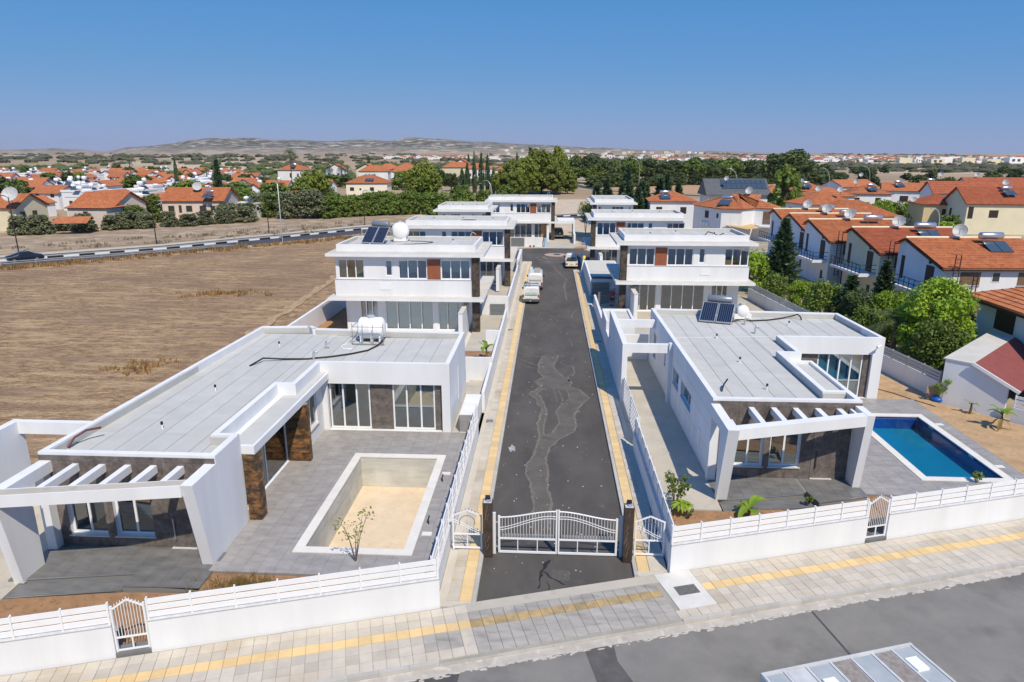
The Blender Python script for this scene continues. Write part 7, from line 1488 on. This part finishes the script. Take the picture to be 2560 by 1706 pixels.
skin('shirt',[(0,0,.93),(0,.05,1.12),(0,.12,1.36),(0,.155,1.45),(.18,.13,1.40),(.22,.22,1.24),(-.18,.13,1.40),(-.22,.21,1.24)],[(0,1),(1,2),(2,3),(2,4),(4,5),(2,6),(6,7)],[.15,.15,.165,.08,.08,.07,.08,.07],REDS,pe); skin('shorts',[(0,0,.97),(0,0,.9),(.1,0,.84),(.11,.03,.52),(-.1,0,.84),(-.12,-.01,.52)],[(0,1),(1,2),(2,3),(1,4),(4,5)],[.145,.14,.105,.09,.105,.09],BLKS,pe); skin('hair',[(0,.22,1.66),(0,.24,1.73),(0,.27,1.74)],[(0,1),(1,2)],[.085,.085,.07],HAIR,pe)
for x,y in ((.11,0),(-.13,-.08)): obj('shoe',MB().loft([[(x-.045,y-.09,0),(x+.045,y-.09,0),(x+.045,y-.09,.08),(x-.045,y-.09,.08)],[(x-.05,y+.05,0),(x+.05,y+.05,0),(x+.045,y+.05,.09),(x-.045,y+.05,.09)],[(x-.035,y+.19,0),(x+.035,y+.19,0),(x+.03,y+.19,.045),(x-.03,y+.19,.045)]]),BLKS,pe)
hs=MB()
for s in (.195,-.195):
    for k in range(4): hs.tube([(s-.03+.02*k,.58,1.09),(s-.03+.02*k,.64+.005*k,1.085),(s-.03+.02*k,.67,1.06)],[.011,.010,.008],5)
    hs.tube([(s+(.03 if s<0 else -.03),.55,1.09),(s+(.05 if s<0 else -.05),.60,1.10)],[.012,.009],5)
obj('fingers',hs,SKINM,pe)
st=thing('folding_stand','white folding stand in front of the worker','stand',(7.15,68.45,.06)); s_=MB()
for a,b in (((6.95,68.35,.06),(7.1,68.45,1.1)),((7.3,68.4,.06),(7.12,68.47,1.1)),((7.1,68.7,.06),(7.1,68.5,1.1))): s_.cyl(a,b,.02,n=5)
obj('legs',s_,WHITEP,st); obj('top',BX(6.98,68.35,1.1,7.25,68.6,1.14),WHITEP,st)
# small things in the sand garden
cb=thing('cardboard','folded brown cardboard leaning on the shed fence','cardboard',(24.3,42.0,.08)); obj('sheet',MB().add([(23.9,41.9,.08),(24.5,41.6,.08),(24.45,41.75,.9),(23.95,42.05,.85)],[(0,1,2,3)]).add([(24.5,41.6,.08),(24.6,41.75,.08),(24.55,41.85,.75),(24.45,41.75,.9)],[(0,1,2,3)]),mat('cardboard',(.40,.29,.19),.9),cb)
obj('blue_sack',MB().lathe([(0,0),(.3,.02),(.36,.12),(.28,.26),(.1,.32),(0,.32)],14,(24.35,41.45,.08)),mat('blue_plastic',(.01,.12,.5),.4),label='crumpled blue sack below the cardboard',cat='sack')
obj('garden_hose',MB().tube([(20.9,43.8,.1),(21.6,43.6,.1),(22.3,42.7,.1),(22.9,41.6,.1),(23.3,41.0,.1),(23.7,40.4,.1)],.03,6),BLACKP,label='dark hose lying across the sand garden',cat='hose')
# ---------------------------------------------------------------- haze
hz=MB().box(-9000,-300,-60,9000,10500,190); hm_=bpy.data.materials.new('haze'); hm_.use_nodes=True; t_=hm_.node_tree; t_.nodes.clear(); o_=t_.nodes.new('ShaderNodeOutputMaterial'); pv=t_.nodes.new('ShaderNodeVolumePrincipled'); pv.inputs['Color'].default_value=(*HAZEC,1); pv.inputs['Density'].default_value=HAZE; pv.inputs['Anisotropy'].default_value=.2; t_.links.new(pv.outputs[0],o_.inputs['Volume'])
obj('haze',hz,hm_,kind='stuff',label='pale blue summer haze over the plain',cat='haze')
